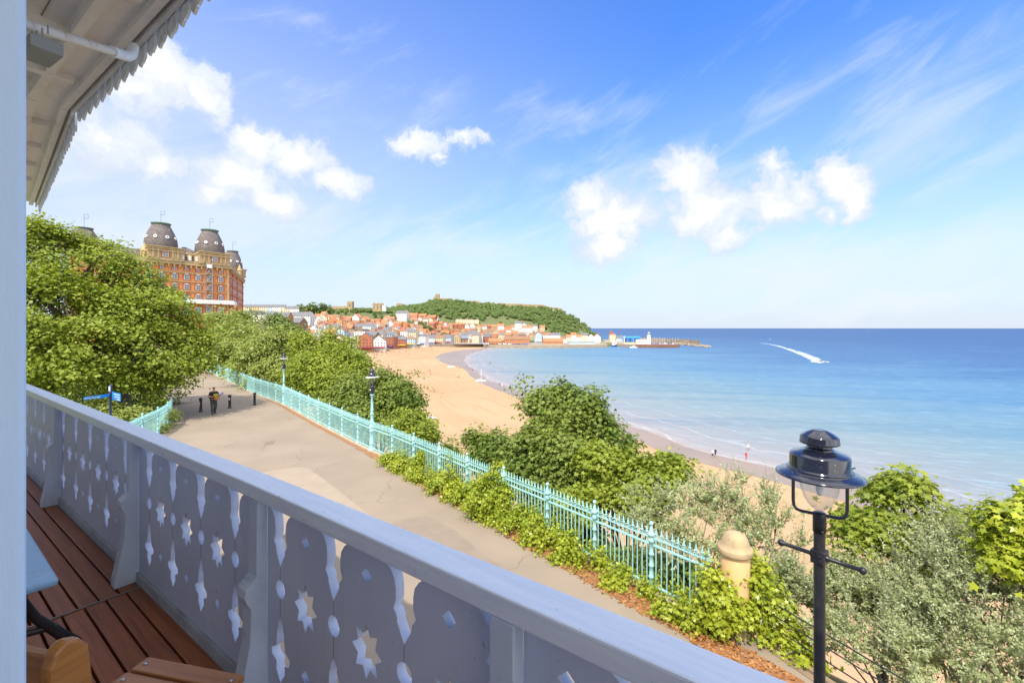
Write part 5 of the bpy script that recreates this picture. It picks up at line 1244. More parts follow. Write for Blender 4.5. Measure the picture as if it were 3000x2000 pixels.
# bigger individual buildings
def block(name, px0, px1, ytop, D, zb, depth, wall, roof, kind, label, rz=0.0, cat='building', nwin=None, st=None, shop=None):
    w_ = (px1 - px0) / F * D; top = CZ - (ytop - 961) / F * D; p = Vector((((px0 + px1) / 2 - 1500) / F * D, D, zb))
    st_ = st or max(1, int(round((top - zb - (depth * .36 if kind == 'gable' else w_ * .42 if kind == 'front' else .5)) / 2.75)))
    o = house(p, w_, depth, st_, rz, wall, roof, kind, label, None, name, shop); o['category'] = cat; return o
block('arcade_building', 1040, 1082, 986, 452, ZQ, 12, 'tan stone', 'slate', 'hip', 'broad ochre building with balconies at the hotel end of the seafront', cat='building', shop='maroon')
block('arcade_building', 1237, 1273, 977, 640, ZQ, 11, 'red brick', 'slate', 'flat', 'large red brick building with white windows facing the beach', shop='red')
block('amusement_hall', 1274, 1292, 979, 660, ZQ, 11, 'pale blue', 'slate', 'flat', 'blue fronted amusement hall with red canopy beside the red brick building', shop='red')
block('white_house', 1157, 1192, 913, 770, terr(1175, 770) - .5, 12, 'white', 'slate', 'gable', 'tall white house standing alone above the orange roofs', rz=R(-14), cat='house')
for i, (a, b) in enumerate(((1196, 1222), (1222, 1248), (1248, 1276))): block('terraced_house', a, b, 918 + i * 3, 800, terr((a + b) / 2, 800) - 1, 10, 'red brick', 'orange tile', 'gable', ['red brick terraced house with orange roof next to the tall white house', 'middle red brick terraced house under the castle woods', 'red brick terraced house at the end farthest from the tall white house'][i], rz=R(-12), cat='house').__setitem__('group', 'red brick terrace under the woods')
for i, (a, b) in enumerate(((1335, 1352), (1352, 1369), (1369, 1386), (1386, 1403))): block('terraced_house', a, b, 932.5 + i * .8, 810, terr((a + b) / 2, 810) - 1, 9, 'cream', 'slate', 'flat', ['cream terraced house beginning the long pale terrace under the woods', 'second cream house of the long pale terrace under the woods', 'third cream house of the long pale terrace under the woods', 'cream terraced house closing the long pale terrace under the woods'][i], cat='house').__setitem__('group', 'pale terrace under the woods')
for i, (a, b, t) in enumerate(((1508, 1528, 941), (1526, 1545, 944), (1528, 1560, 954), (1558, 1574, 955))): block('white_house', a, b, t, 780 - 20 * (i > 1), terr((a + b) / 2, 780) - 1.5, 9, 'white', ['slate', 'slate', 'orange tile', 'slate'][i], ['gable', 'front', 'gable', 'hip'][i], ['large white house with slate roof at the headland end of the old town', 'white gable-fronted house beside the slate-roofed white house', 'long white house with orange roof below two white slate-roofed ones', 'white hipped house nearest the grassy bank of the headland'][i], rz=R(-10), cat='house').__setitem__('group', 'white houses at the headland end')
block('fish_house', 1432, 1470, 989, 640, ZQ, 12, 'orange brick', 'orange tile', 'gable', 'brick fish house with bright orange roof behind the parked cars')
block('fish_house', 1476, 1552, 987, 650, ZQ, 12, 'orange brick', 'brown tile', 'gable', 'long brick fish house with brown roof behind the parked cars')
block('fish_house', 1592, 1650, 993, 630, ZQ, 12, 'orange brick', 'orange tile', 'gable', 'long low brick shed with orange roof on the inner harbour pier')
block('market_shed', 1668, 1744, 999, 625, ZQ, 10, 'pale blue', 'slate', 'flat', 'low pale grey market shed on the inner harbour pier')
block('slate_hall', 1368, 1396, 972, 720, terr(1380, 720), 16, 'white', 'slate', 'gable', 'white hall with wide purple-grey slate roof above the lifeboat station')
block('chapel', 1333, 1362, 980, 700, ZQ + 1, 12, 'white', 'slate', 'flat', 'flat white building with parapet behind the lifeboat station')
# lifeboat station
D = 676; L = lambda px: (px - 1500) / F * D
ls = thing('lifeboat_station', 'lifeboat station with slate roof, brick side walls and white ends on the beach', 'lifeboat house', (L(1347), D, ZQ + .5))
m = MB(); w_ = L(1382) - L(1312); x0 = L(1312); 
m.box(((L(1332) + L(1372)) / 2, D + 6, ZQ + 3), (L(1372) - L(1332), 12, 7)); m.box((L(1319), D + 6, ZQ + 2.2), (L(1327) - L(1312), 9, 5.2)); m.build('brick_wall', WALLS['brown brick'], ls)
m = MB(); m.box((L(1328), D + 5.8, ZQ + 3), (L(1333) - L(1323), 12.6, 7)); m.box((L(1376.5), D + 5.8, ZQ + 3), (4.4, 12.8, 7)); m.prism([(L(1376) - 2.2, D - .6, ZQ + 6.5), (L(1376) + 3.2, D - .6, ZQ + 6.5), (L(1376) + .5, D - .6, ZQ + 10.4)], (0, 12, 0)); m.build('white_end', WALLS['white'], ls)
m = MB(); m.prism([(L(1323), D - 1.2, ZQ + 6.3), (L(1379), D - 1.2, ZQ + 6.3), (L(1379), D + 6, ZQ + 11), (L(1323), D + 6, ZQ + 11)], (0, 0, .4)); m.prism([(L(1323), D + 13, ZQ + 6.3), (L(1379), D + 13, ZQ + 6.3), (L(1379), D + 6, ZQ + 11), (L(1323), D + 6, ZQ + 11)], (0, 0, .4)); m.build('roof', mk('roof_bluegrey', (.14, .16, .21), (.18, .20, .25), scale=.4, rough=.7), ls)
m = MB(); m.box((L(1377) + .4, D - .9, ZQ + 2.6), (2.9, .3, 5)); m.build('door', WALLS['red brick'], ls)
for x in (1317, 1328, 1342, 1352, 1362): m = MB(); m.box((L(x), D - .62, ZQ + 3), (1.1, .3, 1.6)); m.build('window', win_m, ls)
m = MB(); m.box((L(1352), D - 3.5, ZQ - 1.9), (L(1402) - L(1300), 8, 4.2)); m.prism([(L(1375), D - 7.5, ZQ + .2), (L(1375), D - 3, ZQ + .2), (L(1440), D - 30, ZQ - 3.6), (L(1440), D - 36, ZQ - 3.6)], (0, 0, .5)); tag(m.build('slipway', mk('concrete', (.50, .43, .33), (.42, .36, .27), scale=.3, rough=.9, dark=(.2, .18, .14), dscale=.2, damt=.5)), kind='structure')
# kiosk tower with red trim
D = 440; L = lambda px: (px - 1500) / F * D
kt_ = thing('kiosk_tower', 'small white tower with red trim and arched top on the seafront', 'tower', (L(1032), D, ZQ))
m = MB(); m.box((L(1032), D, ZQ + 5), (3.6, 3.6, 10)); m.build('tower_wall', WALLS['white'], kt_)
m = MB(); m.box((L(1032), D - .1, ZQ + 10.2), (4.2, 4.2, .5)); m.lathe([(2.1, 10.4), (2.0, 11.4), (1.3, 12.6), (.2, 13.4)], (L(1032), D, ZQ), 10); m.build('roof', WALLS['white'], kt_)
m = MB(); m.box((L(1032), D - 1.9, ZQ + 5.6), (.9, .2, 3)); m.box((L(1032), D - 1.95, ZQ + 1.4), (3.9, .4, .8)); m.build('red_trim', fas['red'], kt_)
m = MB(); m.box((L(1052), D - 2, ZQ + 1.8), (9, 4, 3.6)); m.box((L(1052), D - 4.2, ZQ + .6), (9.2, .5, .9), m=1); o = m.build('kiosk', [WALLS['white'], fas['red']]); tag(o, 'low white kiosk with red base beside the kiosk tower', 'kiosk')
sh_ = thing('beach_shelter', 'dark-roofed seafront shelter with white posts, just above the sand behind the trees', 'shelter', (L(1066), 430, ZQ)); x = L(1066)
m = MB(); m.lathe([(4.6, 3.0), (4.4, 3.3), (2.6, 4.6), (.3, 5.4)], (x, 430, ZQ), 8, smooth=False); m.build('roof', ROOFS['slate'], sh_)
for a in range(8): m = MB(); m.box((x + 3.8 * math.cos(a * .785), 430 + 3.8 * math.sin(a * .785), ZQ + 1.4), (.25, .25, 3.2)); m.build('post', WALLS['white'], sh_)
# observation wheel
D = 452; wc = Vector(((938 - 1500) / F * D, D, CZ + 3 / F * D + .6)); wr = 8.9
fw_ = thing('ferris_wheel', 'white observation wheel seen almost edge-on among the seafront buildings', 'ferris wheel', (wc.x, wc.y, ZQ))
wx = Vector((.13, .99, 0)).normalized(); m = MB()
for s in (-.7, .7): m.tube([wc + Vector((-wx.y, wx.x, 0)) * s + wx * (wr * math.cos(a)) + UZ * (wr * math.sin(a)) for a in [2 * math.pi * k / 28 for k in range(29)]], .24, 5, cap=False)
m.build('rim', WALLS['white'], fw_)
for k in range(14):
    a = 2 * math.pi * k / 14; e = wc + wx * (wr * math.cos(a)) + UZ * (wr * math.sin(a))
    m = MB(); m.tube([wc, e], .1, 4, cap=False); m.build('spoke', WALLS['white'], fw_)
    m = MB(); m.box(e - UZ * 1.0, (1.1, 1.1, 1.5)); m.lathe([(.75, -.3), (.1, .15)], e, 6); m.build('gondola', WALLS['pale blue' if k % 2 else 'white'], fw_)
for s in (-1, 1):
    for q in (-1, 1): m = MB(); n_ = Vector((-wx.y, wx.x, 0)); m.tube([wc + n_ * (s * .9), Vector((wc.x, wc.y, ZQ)) + n_ * (s * 2.6) + wx * (q * 5)], .28, 6); m.build('leg', WALLS['white'], fw_)
# terrace on the skyline
D = 770; px = 708.0; ccols = ['cream', 'cream', 'yellow', 'yellow', 'cream', 'cream', 'pale blue', 'white', 'white', 'cream', 'cream', 'white', 'white']
names = ['cream end house of the skyline terrace nearest the hotel', 'second skyline terrace house from the hotel, cream', 'ochre skyline terrace house, the one nearer the hotel', 'ochre skyline terrace house, the one farther from the hotel', 'cream skyline terrace house next to the ochre pair', 'cream skyline terrace house between another cream one and the blue one', 'pale blue house of the skyline terrace', 'white skyline terrace house next to the pale blue one', 'second white skyline terrace house beyond the pale blue one', 'cream skyline terrace house beyond the two white ones', 'last cream house of the skyline terrace before the white pair', 'white skyline terrace house before the end house', 'white end house of the skyline terrace beside the trees']
for i, c_ in enumerate(ccols):
    st_ = 12.8; z_ = CZ - (919 - 961) / F * D
    house(Vector(((px + st_ / 2 - 1500) / F * D, D, z_)), st_ / F * D - .05, 11, 4 if i < 10 else 3, R(18), c_, 'slate', 'gable', names[i], 'skyline terrace', win_w=1.1); px += st_
# long grey roofs in front of it
for i, (a, b, yt, D, lab) in enumerate(((736, 800, 921, 420, 'long grey-roofed hall beside the hotel annex'), (800, 842, 922, 440, 'grey-roofed hall with brick gable beyond the long hall'), (846, 908, 920, 560, 'long low terrace with blue-grey roof below the skyline trees'), (842, 880, 938, 470, 'brown brick building under the dark bank of trees'))):
    w_ = (b - a) / F * D; top = CZ - (yt - 961) / F * D; h = 8; house(Vector((((a + b) / 2 - 1500) / F * D, D, top - h - 3)), w_, 14, 3, R(10 - 6 * i), ['tan stone', 'orange brick', 'white', 'brown brick'][i], 'slate', 'gable', lab, None, 'long_hall')
# church, mansion, castle
ston = mk('old_stone', (.40, .29, .17), (.31, .22, .13), scale=.4, rough=.95, dark=(.18, .13, .08), dscale=.25, damt=.5)
D = 900; L = lambda px: (px - 1500) / F * D; Z = lambda y: CZ - (y - 961) / F * D
chh = thing('church', 'brown stone church with square tower and long roof among trees on the skyline', 'church', (L(1000), D, Z(912)))
m = MB(); m.box(((L(972) + L(1020)) / 2, D + 5, (Z(915) + Z(903)) / 2), (L(1020) - L(972), 12, Z(903) - Z(915) + 8))
for k in range(9): m.box((L(976 + k * 4.9), D - 1.1, Z(907.5)), (1.0, .4, 2.6), m=1)
m.build('nave', [ston, win_m], chh)
m = MB(); m.prism([(L(971), D - 1.6, Z(903.5)), (L(1020), D - 1.6, Z(903.5)), (L(1020), D + 5, Z(896)), (L(971), D + 5, Z(896))], (0, 0, .4)); m.prism([(L(971), D + 12, Z(903.5)), (L(1020), D + 12, Z(903.5)), (L(1020), D + 5, Z(896)), (L(971), D + 5, Z(896))], (0, 0, .4)); m.build('roof', mk('roof_lead', (.26, .25, .19), rough=.8), chh)
m = MB(); m.box((L(1025.5), D + 3, (Z(887) + Z(915)) / 2), (L(1033) - L(1018), 10, Z(887) - Z(915) + 6)); m.box((L(1025.5), D - 2.1, Z(894)), (2.2, .4, 3.6), m=1)
for sx2 in (-1, 1):
    for sy2 in (-1, 1): m.lathe([(.8, 0), (.8, 2.2), (.1, 4)], (L(1025.5) + sx2 * 4.6, D + 3 + sy2 * 4.6, Z(888) - 1), 6)
m.build('tower', [ston, win_m], chh)
mn = thing('mansion', 'brown stone mansion with stepped gables alone on the ridge', 'mansion', (L(1110), D, Z(908)))
m = MB(); m.box((L(1106), D + 5, Z(901)), (L(1120) - L(1092), 11, Z(893) - Z(909) + 5))
for i, x in enumerate((1096, 1106, 1116)):
    m.prism([(L(x) - 3.2, D - 1, Z(893) + 1), (L(x) + 3.2, D - 1, Z(893) + 1), (L(x), D - 1, Z(893) + 4.5)], (0, 6, 0))
    for y in (897, 903): m.box((L(x), D - .6, Z(y)), (1.6, .4, 2.2), m=1)
m.build('wall', [ston, win_m], mn)
m = MB(); m.box((L(1106), D + 5, Z(893) + 1.2), (L(1120) - L(1092) + .6, 11.6, 1)); m.build('roof', ROOFS['slate'], mn)
m = MB(); m.box((L(1124), D + 4, Z(903)), (L(1130) - L(1119), 9, Z(897) - Z(909) + 4)); m.prism([(L(1119), D - 1, Z(898)), (L(1130), D - 1, Z(898)), (L(1124.5), D - 1, Z(894))], (0, 9, 0)); m.build('side_wing', WALLS['white'], mn)
D = 1075; L = lambda px: (px - 1500) / F * D; Z = lambda y: CZ - (y - 961) / F * D
cs = thing('castle_keep', 'ruined square stone castle keep crowning the headland', 'castle', (L(1280), D, Z(882)))
m = MB(); m.prism([(L(1274.5), D, Z(884)), (L(1286), D, Z(884)), (L(1286), D, Z(861)), (L(1283.5), D, Z(860.3)), (L(1281), D, Z(861.8)), (L(1278), D, Z(860.5)), (L(1275), D, Z(861.5))], (0, 11, 0))
for x, y in ((1278, 868), (1282.5, 868), (1280, 874)): m.box((L(x), D - .1, Z(y)), (1.1, .5, 2), m=1)
m.build('tower', [ston, win_m], cs)
m = MB(); m.prism([(L(1266), D + 1, Z(885)), (L(1274.4), D + 1, Z(885)), (L(1274.4), D + 1, Z(866.5)), (L(1272.5), D + 1, Z(868)), (L(1271), D + 1, Z(871)), (L(1269), D + 1, Z(873)), (L(1267.5), D + 1, Z(878))], (0, 8, 0)); m.build('broken_wall', ston, cs)
for nm, pr, lab in (('castle_wall', [(1287, 873.5), (1298, 874.5), (1310, 875), (1327, 874), (1327.5, 884), (1287, 884)], 'stone curtain wall running from the ruined keep along the headland'), ('castle_wall', [(1370, 883), (1378, 880.5), (1384, 882.5), (1395, 881.5), (1408, 884), (1408, 893), (1370, 893)], 'broken stretch of castle wall on the ridge between two rows of trees'),
                    ('castle_wall', [(1165, 890), (1170, 888.5), (1183, 890), (1183, 900), (1165, 900)], 'short stub of old wall on the ridge towards the church'), ('cliff_top_wall', [(1440, 888.5), (1480, 889.5), (1520, 890.5), (1560, 892.5), (1590, 893), (1600, 898), (1645, 904), (1648, 910), (1600, 905), (1560, 900), (1440, 898)], 'long crumbling stone wall along the cliff top at the seaward end')):
    m = MB(); m.prism([(L(x), D - 12, Z(y)) for x, y in pr], (0, 3, 0)); tag(m.build(nm, ston), lab, 'castle wall')
# ------------------------------------------------------------ woods on the headland: one mass
def woods():
    rng = np.random.default_rng(77); P = []; RR = []
    for _ in range(6000):
        px = rng.uniform(560, 1752); 
        r1, r2 = np.interp(px, X1, R1), np.interp(px, X2, R2)
        D1 = 820 if px < 1560 else np.interp(px, [1560, 1620], [820, 740]); v = rng.random() ** .8
        D = D1 + 12 + 244 * v
        q = tp(px, D); y = 961 + (CZ - q.z) * F / D
        if px < 875: continue
        if 968 < px < 1036 and D > 860 and D < 905: continue
        if 1060 < px < 1150 and v < .35: continue
        if 1090 < px < 1132 and D < 930: continue
        if px > 1650 and rng.random() < (px - 1650) / 130: continue
        if 1420 < px < 1570 and v < .16: continue
        P.append(q); RR.append(rng.uniform(3.0, 5.6) * (.8 if px > 1600 else 1.0))
        if len(P) > 1500: break
    m = MB()
    for q, r in zip(P, RR):
        m.ball(q + UZ * r * .7, r * .86, nu=7, nv=5, sq=(1, 1, .85))
    core = m.build('headland_woods', mk('wood_core', (.05, .09, .02), (.075, .12, .03), scale=.1, rough=.95))
    tag(core, 'dense green woodland covering the castle headland', 'woodland', kind='stuff')
    C = np.array([tuple(q + UZ * r * .7) for q, r in zip(P, RR)]); r = np.array(RR); per = 60
    D_ = unit(rng.normal(size=(len(P) * per, 3)) + np.array([0, -.35, .45])); Cq = np.repeat(C, per, 0); rq = np.repeat(r, per)
    lum = 1 + .22 * np.sin(D_[:, 0] * 7 + Cq[:, 0]) * np.sin(D_[:, 2] * 7 + Cq[:, 1])
    V = Cq + D_ * (rq * lum * rng.uniform(.82, 1.08, len(rq)))[:, None] * np.array([1, 1, .88])
    leaf_mesh('foliage', V, D_ + rng.normal(size=V.shape) * .35 + np.array([0, 0, .3]), rng.normal(size=V.shape), rng.uniform(1.0, 2.0, len(V)), L_hill, core)
woods()
# trees one can tell apart in and around the town
def far_tree(px, D, r, lab, seed, zoff=0, mat=None):
    b = tp(px, D); b.z += zoff; o = thing('town_tree', lab, 'tree', tuple(b), 0, 'trees among the town houses')
    bl = [(b + Vector((rnd.uniform(-.5, .5) * r, rnd.uniform(-.3, .3) * r, r * (.9 + .5 * k))), r * rnd.uniform(.6, .8), r * .62) for k in range(3)]
    cr, P = foliage(bl, 150, 7, r * .26, r * .2, mat or L_hill, o, seed=seed, shell=.4); trunk(o, b, bl, r * .09, P, np.random.default_rng(seed), 6)
for i, (px, D, r, lab) in enumerate(((1207, 700, 5.5, 'dark round tree between orange roofs in the middle of the old town'), (1234, 690, 7, 'broad tree beside the dark round tree in the old town'), (1255, 700, 6, 'tree with wide crown above the red brick seafront building'), (1305, 715, 5, 'small tree in front of the slate hall roofs'), (1150, 770, 5, 'tree at the foot of the tall white house'), (1118, 780, 5.5, 'tree on the grassy bank between the church and the tall white house'),
                                      (1098, 790, 4.5, 'smaller bank tree nearer the church'), (1044, 800, 4.5, 'round tree just below the church tower'), (1012, 790, 4.5, 'wide tree below the church nave'), (1465, 790, 5, 'tree above the orange roofs towards the headland'), (1570, 760, 4.5, 'tree beside the white houses at the headland end'), (988, 780, 4, 'yellowish tree below the west end of the church'))):
    far_tree(px, D, r, lab, 200 + i, mat=L_mid if i in (8, 11) else None)
for i, (px, D, r, lab) in enumerate(((886, 800, 8, 'dark tree next to the white end house of the skyline terrace'), (905, 800, 9, 'broad dark tree on the skyline beyond the terrace'), (925, 800, 9, 'skyline tree in the middle of the dark clump beyond the terrace'), (945, 805, 8.5, 'skyline tree of the dark clump nearest the church'), (962, 810, 7, 'lower skyline tree touching the church gable'))): far_tree(px, D, r, lab, 230 + i, -1)
for i, (lst, lab) in enumerate((([(812, 945, 190, 30), (830, 965, 185, 35), (850, 985, 180, 30), (800, 985, 180, 35), (838, 1000, 175, 28), (860, 1005, 175, 22)], 'dark rounded tree bank beside the hotel annex'), ([(700, 935, 150, 26), (730, 965, 145, 36), (690, 965, 140, 34), (760, 985, 140, 34), (670, 990, 130, 36), (720, 1000, 130, 36)], 'pale green tree in front of the hotel annex windows'))):
    bs = px_blobs(lst, .9); b = bs[-1][0] - UZ * 7; tree('hillside_tree', lab, 'tree', lst, b, L_hill if i == 0 else L_mid, 900, 11, .9, 1.4, 260 + i, 'trees beside the hotel', .5, nb=14)
# ================================================================ grand hotel
hot_brick = mk('hotel_brick', (.62, .25, .085), (.53, .20, .065), scale=.25, rough=.85, dark=(.42, .16, .055), dscale=.3, damt=.4)
hot_red = mk('hotel_redbrick', (.42, .085, .04), (.36, .07, .035), scale=.4, rough=.85)
hot_stone = mk('hotel_stone', (.47, .34, .185), (.38, .27, .145), scale=.4, rough=.9, dark=(.24, .17, .09), dscale=.35, damt=.5)
hot_slate = mk('hotel_slate', (.105, .085, .085), (.14, .115, .11), scale=.9, rough=.85, dark=(.36, .33, .29), dscale=1.6, damt=.75)
copper = mk('copper_green', (.10, .17, .13), rough=.7)
pane_m = mk('hotel_pane', (.13, .15, .18), (.08, .09, .11), scale=.5, rough=.12, spec=.7)
K = Vector((-123.6, 200, 0)); J = Vector((-155, 160.3, 0)); M_ = Vector((-148, 252, 0)); N_ = Vector((-195, 215, 0))
hot = thing('grand_hotel', 'huge orange brick Victorian hotel with egg-shaped slate domes above the sycamore', 'hotel', (-140, 200, -3))
m = MB(); m.prism([tuple(p + UZ * -6) for p in (J, K, M_, N_)][::1], UZ * 38); m.build('wall', hot_brick, hot)
fu = (K - J).normalized(); fn_ = Vector((fu.y, -fu.x, 0)); eu = (M_ - K).normalized(); en = Vector((eu.y, -eu.x, 0))
LJ = (K - J).length; LE = (M_ - K).length
def on_front(s, z, o=0): return J + fu * s + fn_ * o + UZ * z
def on_east(s, z, o=0): return K + eu * s + en * o + UZ * z
for z, h, o_, mt, nm in ((32.0, .9, .9, hot_stone, 'cornice'), (28.4, .5, .35, hot_stone, 'string_course'), (24.8, .4, .25, hot_stone, 'string_course'), (21.0, .4, .25, hot_stone, 'string_course'), (33.0, .8, .3, hot_stone, 'parapet')):
    m = MB(); m.box((on_front(LJ / 2, z)), (LJ + 1.5 * o_, o_ * 2, h), axes=(fu, fn_, UZ)); m.box((on_east(LE / 2 + .3, z + .002)), (LE + 1.2 * o_, o_ * 2, h), axes=(eu, en, UZ)); m.build(nm, mt, hot)
m = MB()
for s in range(1, int(LJ / 1.9)): m.box(on_front(s * 1.9, 31.0, .5), (.5, .7, 1.3), axes=(fu, fn_, UZ))
for s in range(1, int(LE / 1.9)): m.box(on_east(s * 1.9, 31.0, .5), (.5, .7, 1.3), axes=(eu, en, UZ))
cb_ = m.build('cornice_bracket', hot_stone, hot); cb_['kind'] = 'stuff'
m = MB(); m.box(on_front(LJ * .62, 16.2, 1.1), (LJ * .8, 2.2, .5), axes=(fu, fn_, UZ)); m.box(on_front(LJ * .62, 17.1, 2.1), (LJ * .8, .15, 1.2), axes=(fu, fn_, UZ)); m.box(on_east(4, 16.2, 1.0), (9, 2.2, .5), axes=(eu, en, UZ)); m.box(on_east(4, 17.0, 2.0), (9, .15, 1.1), axes=(eu, en, UZ)); m.build('balcony', white_paint, hot)
def arch(w_, h, n=6): return [(-w_ / 2, 0), (w_ / 2, 0)] + [(w_ / 2 * math.cos(a), h - w_ / 2 * .6 + w_ / 2 * .6 * math.sin(a)) for a in [math.pi * k / n for k in range(n + 1)]]
def win_meshes(w_, h, nm):
    m = MB(); m.prism([(x, 0, y - .15) for x, y in arch(w_ + .9, h + .6)], (0, -.12, 0)); m.prism([(x, -.12, y) for x, y in arch(w_, h)], (0, -.06, 0), m=1)
    fr = m.mesh('window', [hot_red, white_paint])
    m = MB()
    for sx2 in (-1, 1):
        for k in range(2): m.box((sx2 * w_ * .23, -.19, h * (.25 + .42 * k)), (w_ * .42, .04, h * .385))
    return fr, m.mesh('pane', pane_m)
W1_ = win_meshes(1.9, 2.5, 'a'); W2_ = win_meshes(2.4, 3.8, 'b'); W3_ = win_meshes(1.1, 2.4, 'c'); W4_ = win_meshes(1.3, 1.3, 'd')
def put_win(ms, p, ang, par=None):
    par = par or hot
    base = Vector(hot.location) if par is hot else Vector(hot.location) + Vector(par.location)
    o = bpy.data.objects.new('window', ms[0]); COL.objects.link(o); o.parent = par; o.location = p - base; o.rotation_euler = (0, 0, ang)
    q = bpy.data.objects.new('pane', ms[1]); COL.objects.link(q); q.parent = o
    if par is not hot:      # keep to three levels
        bpy.data.objects.remove(q)
fa = math.atan2(fu.y, fu.x); ea = math.atan2(eu.y, eu.x)
for s_ in (.6,): m = MB(); m.box(on_front(LJ - s_, 14, .12), (.9, .5, 36), axes=(fu, fn_, UZ)); m.build('quoin', hot_stone, hot)
for s_ in (.6, 9, 26, 51): m = MB(); m.box(on_east(s_, 14, .12), (.9, .5, 36), axes=(eu, en, UZ)); m.build('quoin', hot_red, hot)
for k in range(8):
    s = LJ - 3.4 - k * 4.15
    for z, ms in ((25.6, W1_), (21.6, W1_), (17.6, W1_), (11.0, W2_)): put_win(ms, on_front(s, z), fa)
    put_win(W4_, on_front(s, 29.3), fa)
for k in range(13):
    s = 3.0 + k * 4.1
    for z in (25.6, 21.6, 17.6): put_win(W3_, on_east(s, z), ea)
def dome(c, r, zb, zt, nm='dome', block=True):
    o = None
    m = MB(); h = zt - zb
    m.lathe([(r * .97, 0), (r, h * .08), (r * .99, h * .22), (r * .94, h * .38), (r * .84, h * .55), (r * .71, h * .72), (r * .58, h * .86), (r * .50, h * .94)], (c.x, c.y, zb), 14); d = m.build(nm, hot_slate, hot)
    m = MB(); m.lathe([(r * .50, h * .92), (r * .60, h * .965), (r * .60, h), (r * .3, h + .1)], (c.x, c.y, zb), 14); m.build('dome_rim', copper, d)
    for k in range(7):
        a = R(-72 + 42 * (k - 3)); zz = h * .42; rr_ = r * .90
        m = MB(); ctr = Vector((c.x + rr_ * math.cos(a), c.y + rr_ * math.sin(a), zb + zz)); nn = Vector((math.cos(a), math.sin(a), .25)).normalized(); t1 = Vector((-math.sin(a), math.cos(a), 0)); t2 = nn.cross(t1)
        ring = [ctr + nn * .3 + t1 * (.62 * math.cos(b)) + t2 * (.62 * math.sin(b)) for b in [2 * math.pi * q / 12 for q in range(12)]]; m.prism(ring, -nn * .8); m.prism([ctr + nn * .34 + (p - ctr - nn * .3) * .48 for p in ring], -nn * .3, m=1); m.build('round_window', [white_paint, win_m], d)
    m = MB(); top = Vector((c.x, c.y, zt)); m.tube([top, top + UZ * 3.4], .06, 4); m.tube([top + UZ * 3.4 + Vector((x, 0, z)) for x, z in ((0, 0), (1.5, .1), (1.5, 1.6), (0, 1.5), (0, 0))], .06, 4); m.build('vane', black_iron, d)
    if block:
        m = MB(); m.box((c.x, c.y, (32.4 + zb) / 2), (r * 2.0, r * 2.0, zb - 32.4), axes=(fu, fn_, UZ)); m.box((c.x, c.y, zb - .3), (r * 2.12, r * 2.12, .6), axes=(fu, fn_, UZ)); m.box((c.x, c.y, 33.0), (r * 2.1, r * 2.1, .5), axes=(fu, fn_, UZ))
        tb = m.build('tower_block', hot_stone, hot); p = c + fn_ * (r * 1.02)
        m = MB()
        for q in (-.72, -.42, .42, .72): m.box(Vector((p.x, p.y, 35.2)) + fu * (q * r * .98) + fn_ * .12, (.55, .35, zb - 34), axes=(fu, fn_, UZ))
        m.box(Vector((p.x, p.y, zb - 1.2)) + fn_ * .2, (r * 2.05, .5, .35), axes=(fu, fn_, UZ)); m.box(Vector((p.x, p.y, zb + .25)) + fn_ * .25, (r * 2.2, .9, .3), axes=(fu, fn_, UZ)); m.build('pilaster', hot_stone, tb)
        for s in (0,): put_win(W1_, Vector((p.x, p.y, 34.0)) + fu * s * r, fa, None)
    return d
F1 = J + fu * (LJ - 23.3) - fn_ * 4.6; F2_ = J + fu * (LJ - 6.0) - fn_ * 4.6
dome(F1, 5.7, 37.6, 48.0); dome(F2_, 5.6, 37.6, 48.2)
dome(K + eu * 48 - en * 4.0, 4.6, 36.5, 46.5); dome(J + fu * (LJ - 46) - fn_ * 6, 4.6, 35.5, 42.5)
# mansard between the domes with dormers
mid = (F1 + F2_) / 2; m = MB()
bs = [on_front(LJ - 18.5, 33.2, -.6), on_front(LJ - 11, 33.2, -.6), on_front(LJ - 11, 33.2, -11), on_front(LJ - 18.5, 33.2, -11)]
tp_ = [on_front(LJ - 17.8, 38.0, -3.0), on_front(LJ - 11.8, 38.0, -3.0), on_front(LJ - 11.8, 38.0, -9), on_front(LJ - 17.8, 38.0, -9)]; pk = [on_front(LJ - 15.4, 39.8, -6), on_front(LJ - 14.2, 39.8, -6)]
m.add(bs + tp_ + pk, [(0, 1, 5, 4), (1, 2, 6, 5), (2, 3, 7, 6), (3, 0, 4, 7), (4, 5, 9, 8), (5, 6, 9), (6, 7, 8, 9), (7, 4, 8)]); mans = m.build('mansard_roof', hot_slate, hot)
for s in (17.2, 14.7, 12.3):
    m = MB(); c = on_front(LJ - s, 33.6, -.4); m.box(c + UZ * 1.3 - fn_ * .6, (1.7, 1.6, 2.6), axes=(fu, fn_, UZ)); m.prism([c + fu * x + UZ * z + fn_ * .25 for x, z in ((-1.1, 2.6), (1.1, 2.6), (.6, 3.3), (0, 3.6), (-.6, 3.3))], -fn_ * 2); m.prism([c + fu * x + UZ * z + fn_ * .22 for x, z in arch(.9, 2.0)], fn_ * .05, m=1); m.build('dormer', [hot_stone, white_paint], mans)
m = MB(); m.prism([on_front(LJ - 60, 33, -3), on_front(LJ - 28, 33, -3), on_front(LJ - 28, 37, -6), on_front(LJ - 60, 37, -6)], -fn_ * 6)
m.prism([on_east(6, 33, -1.5), on_east(46, 33, -1.5), on_east(45, 36.5, -4), on_east(8, 36.5, -4)], -en * 7); m.build('side_roof', hot_slate, hot)
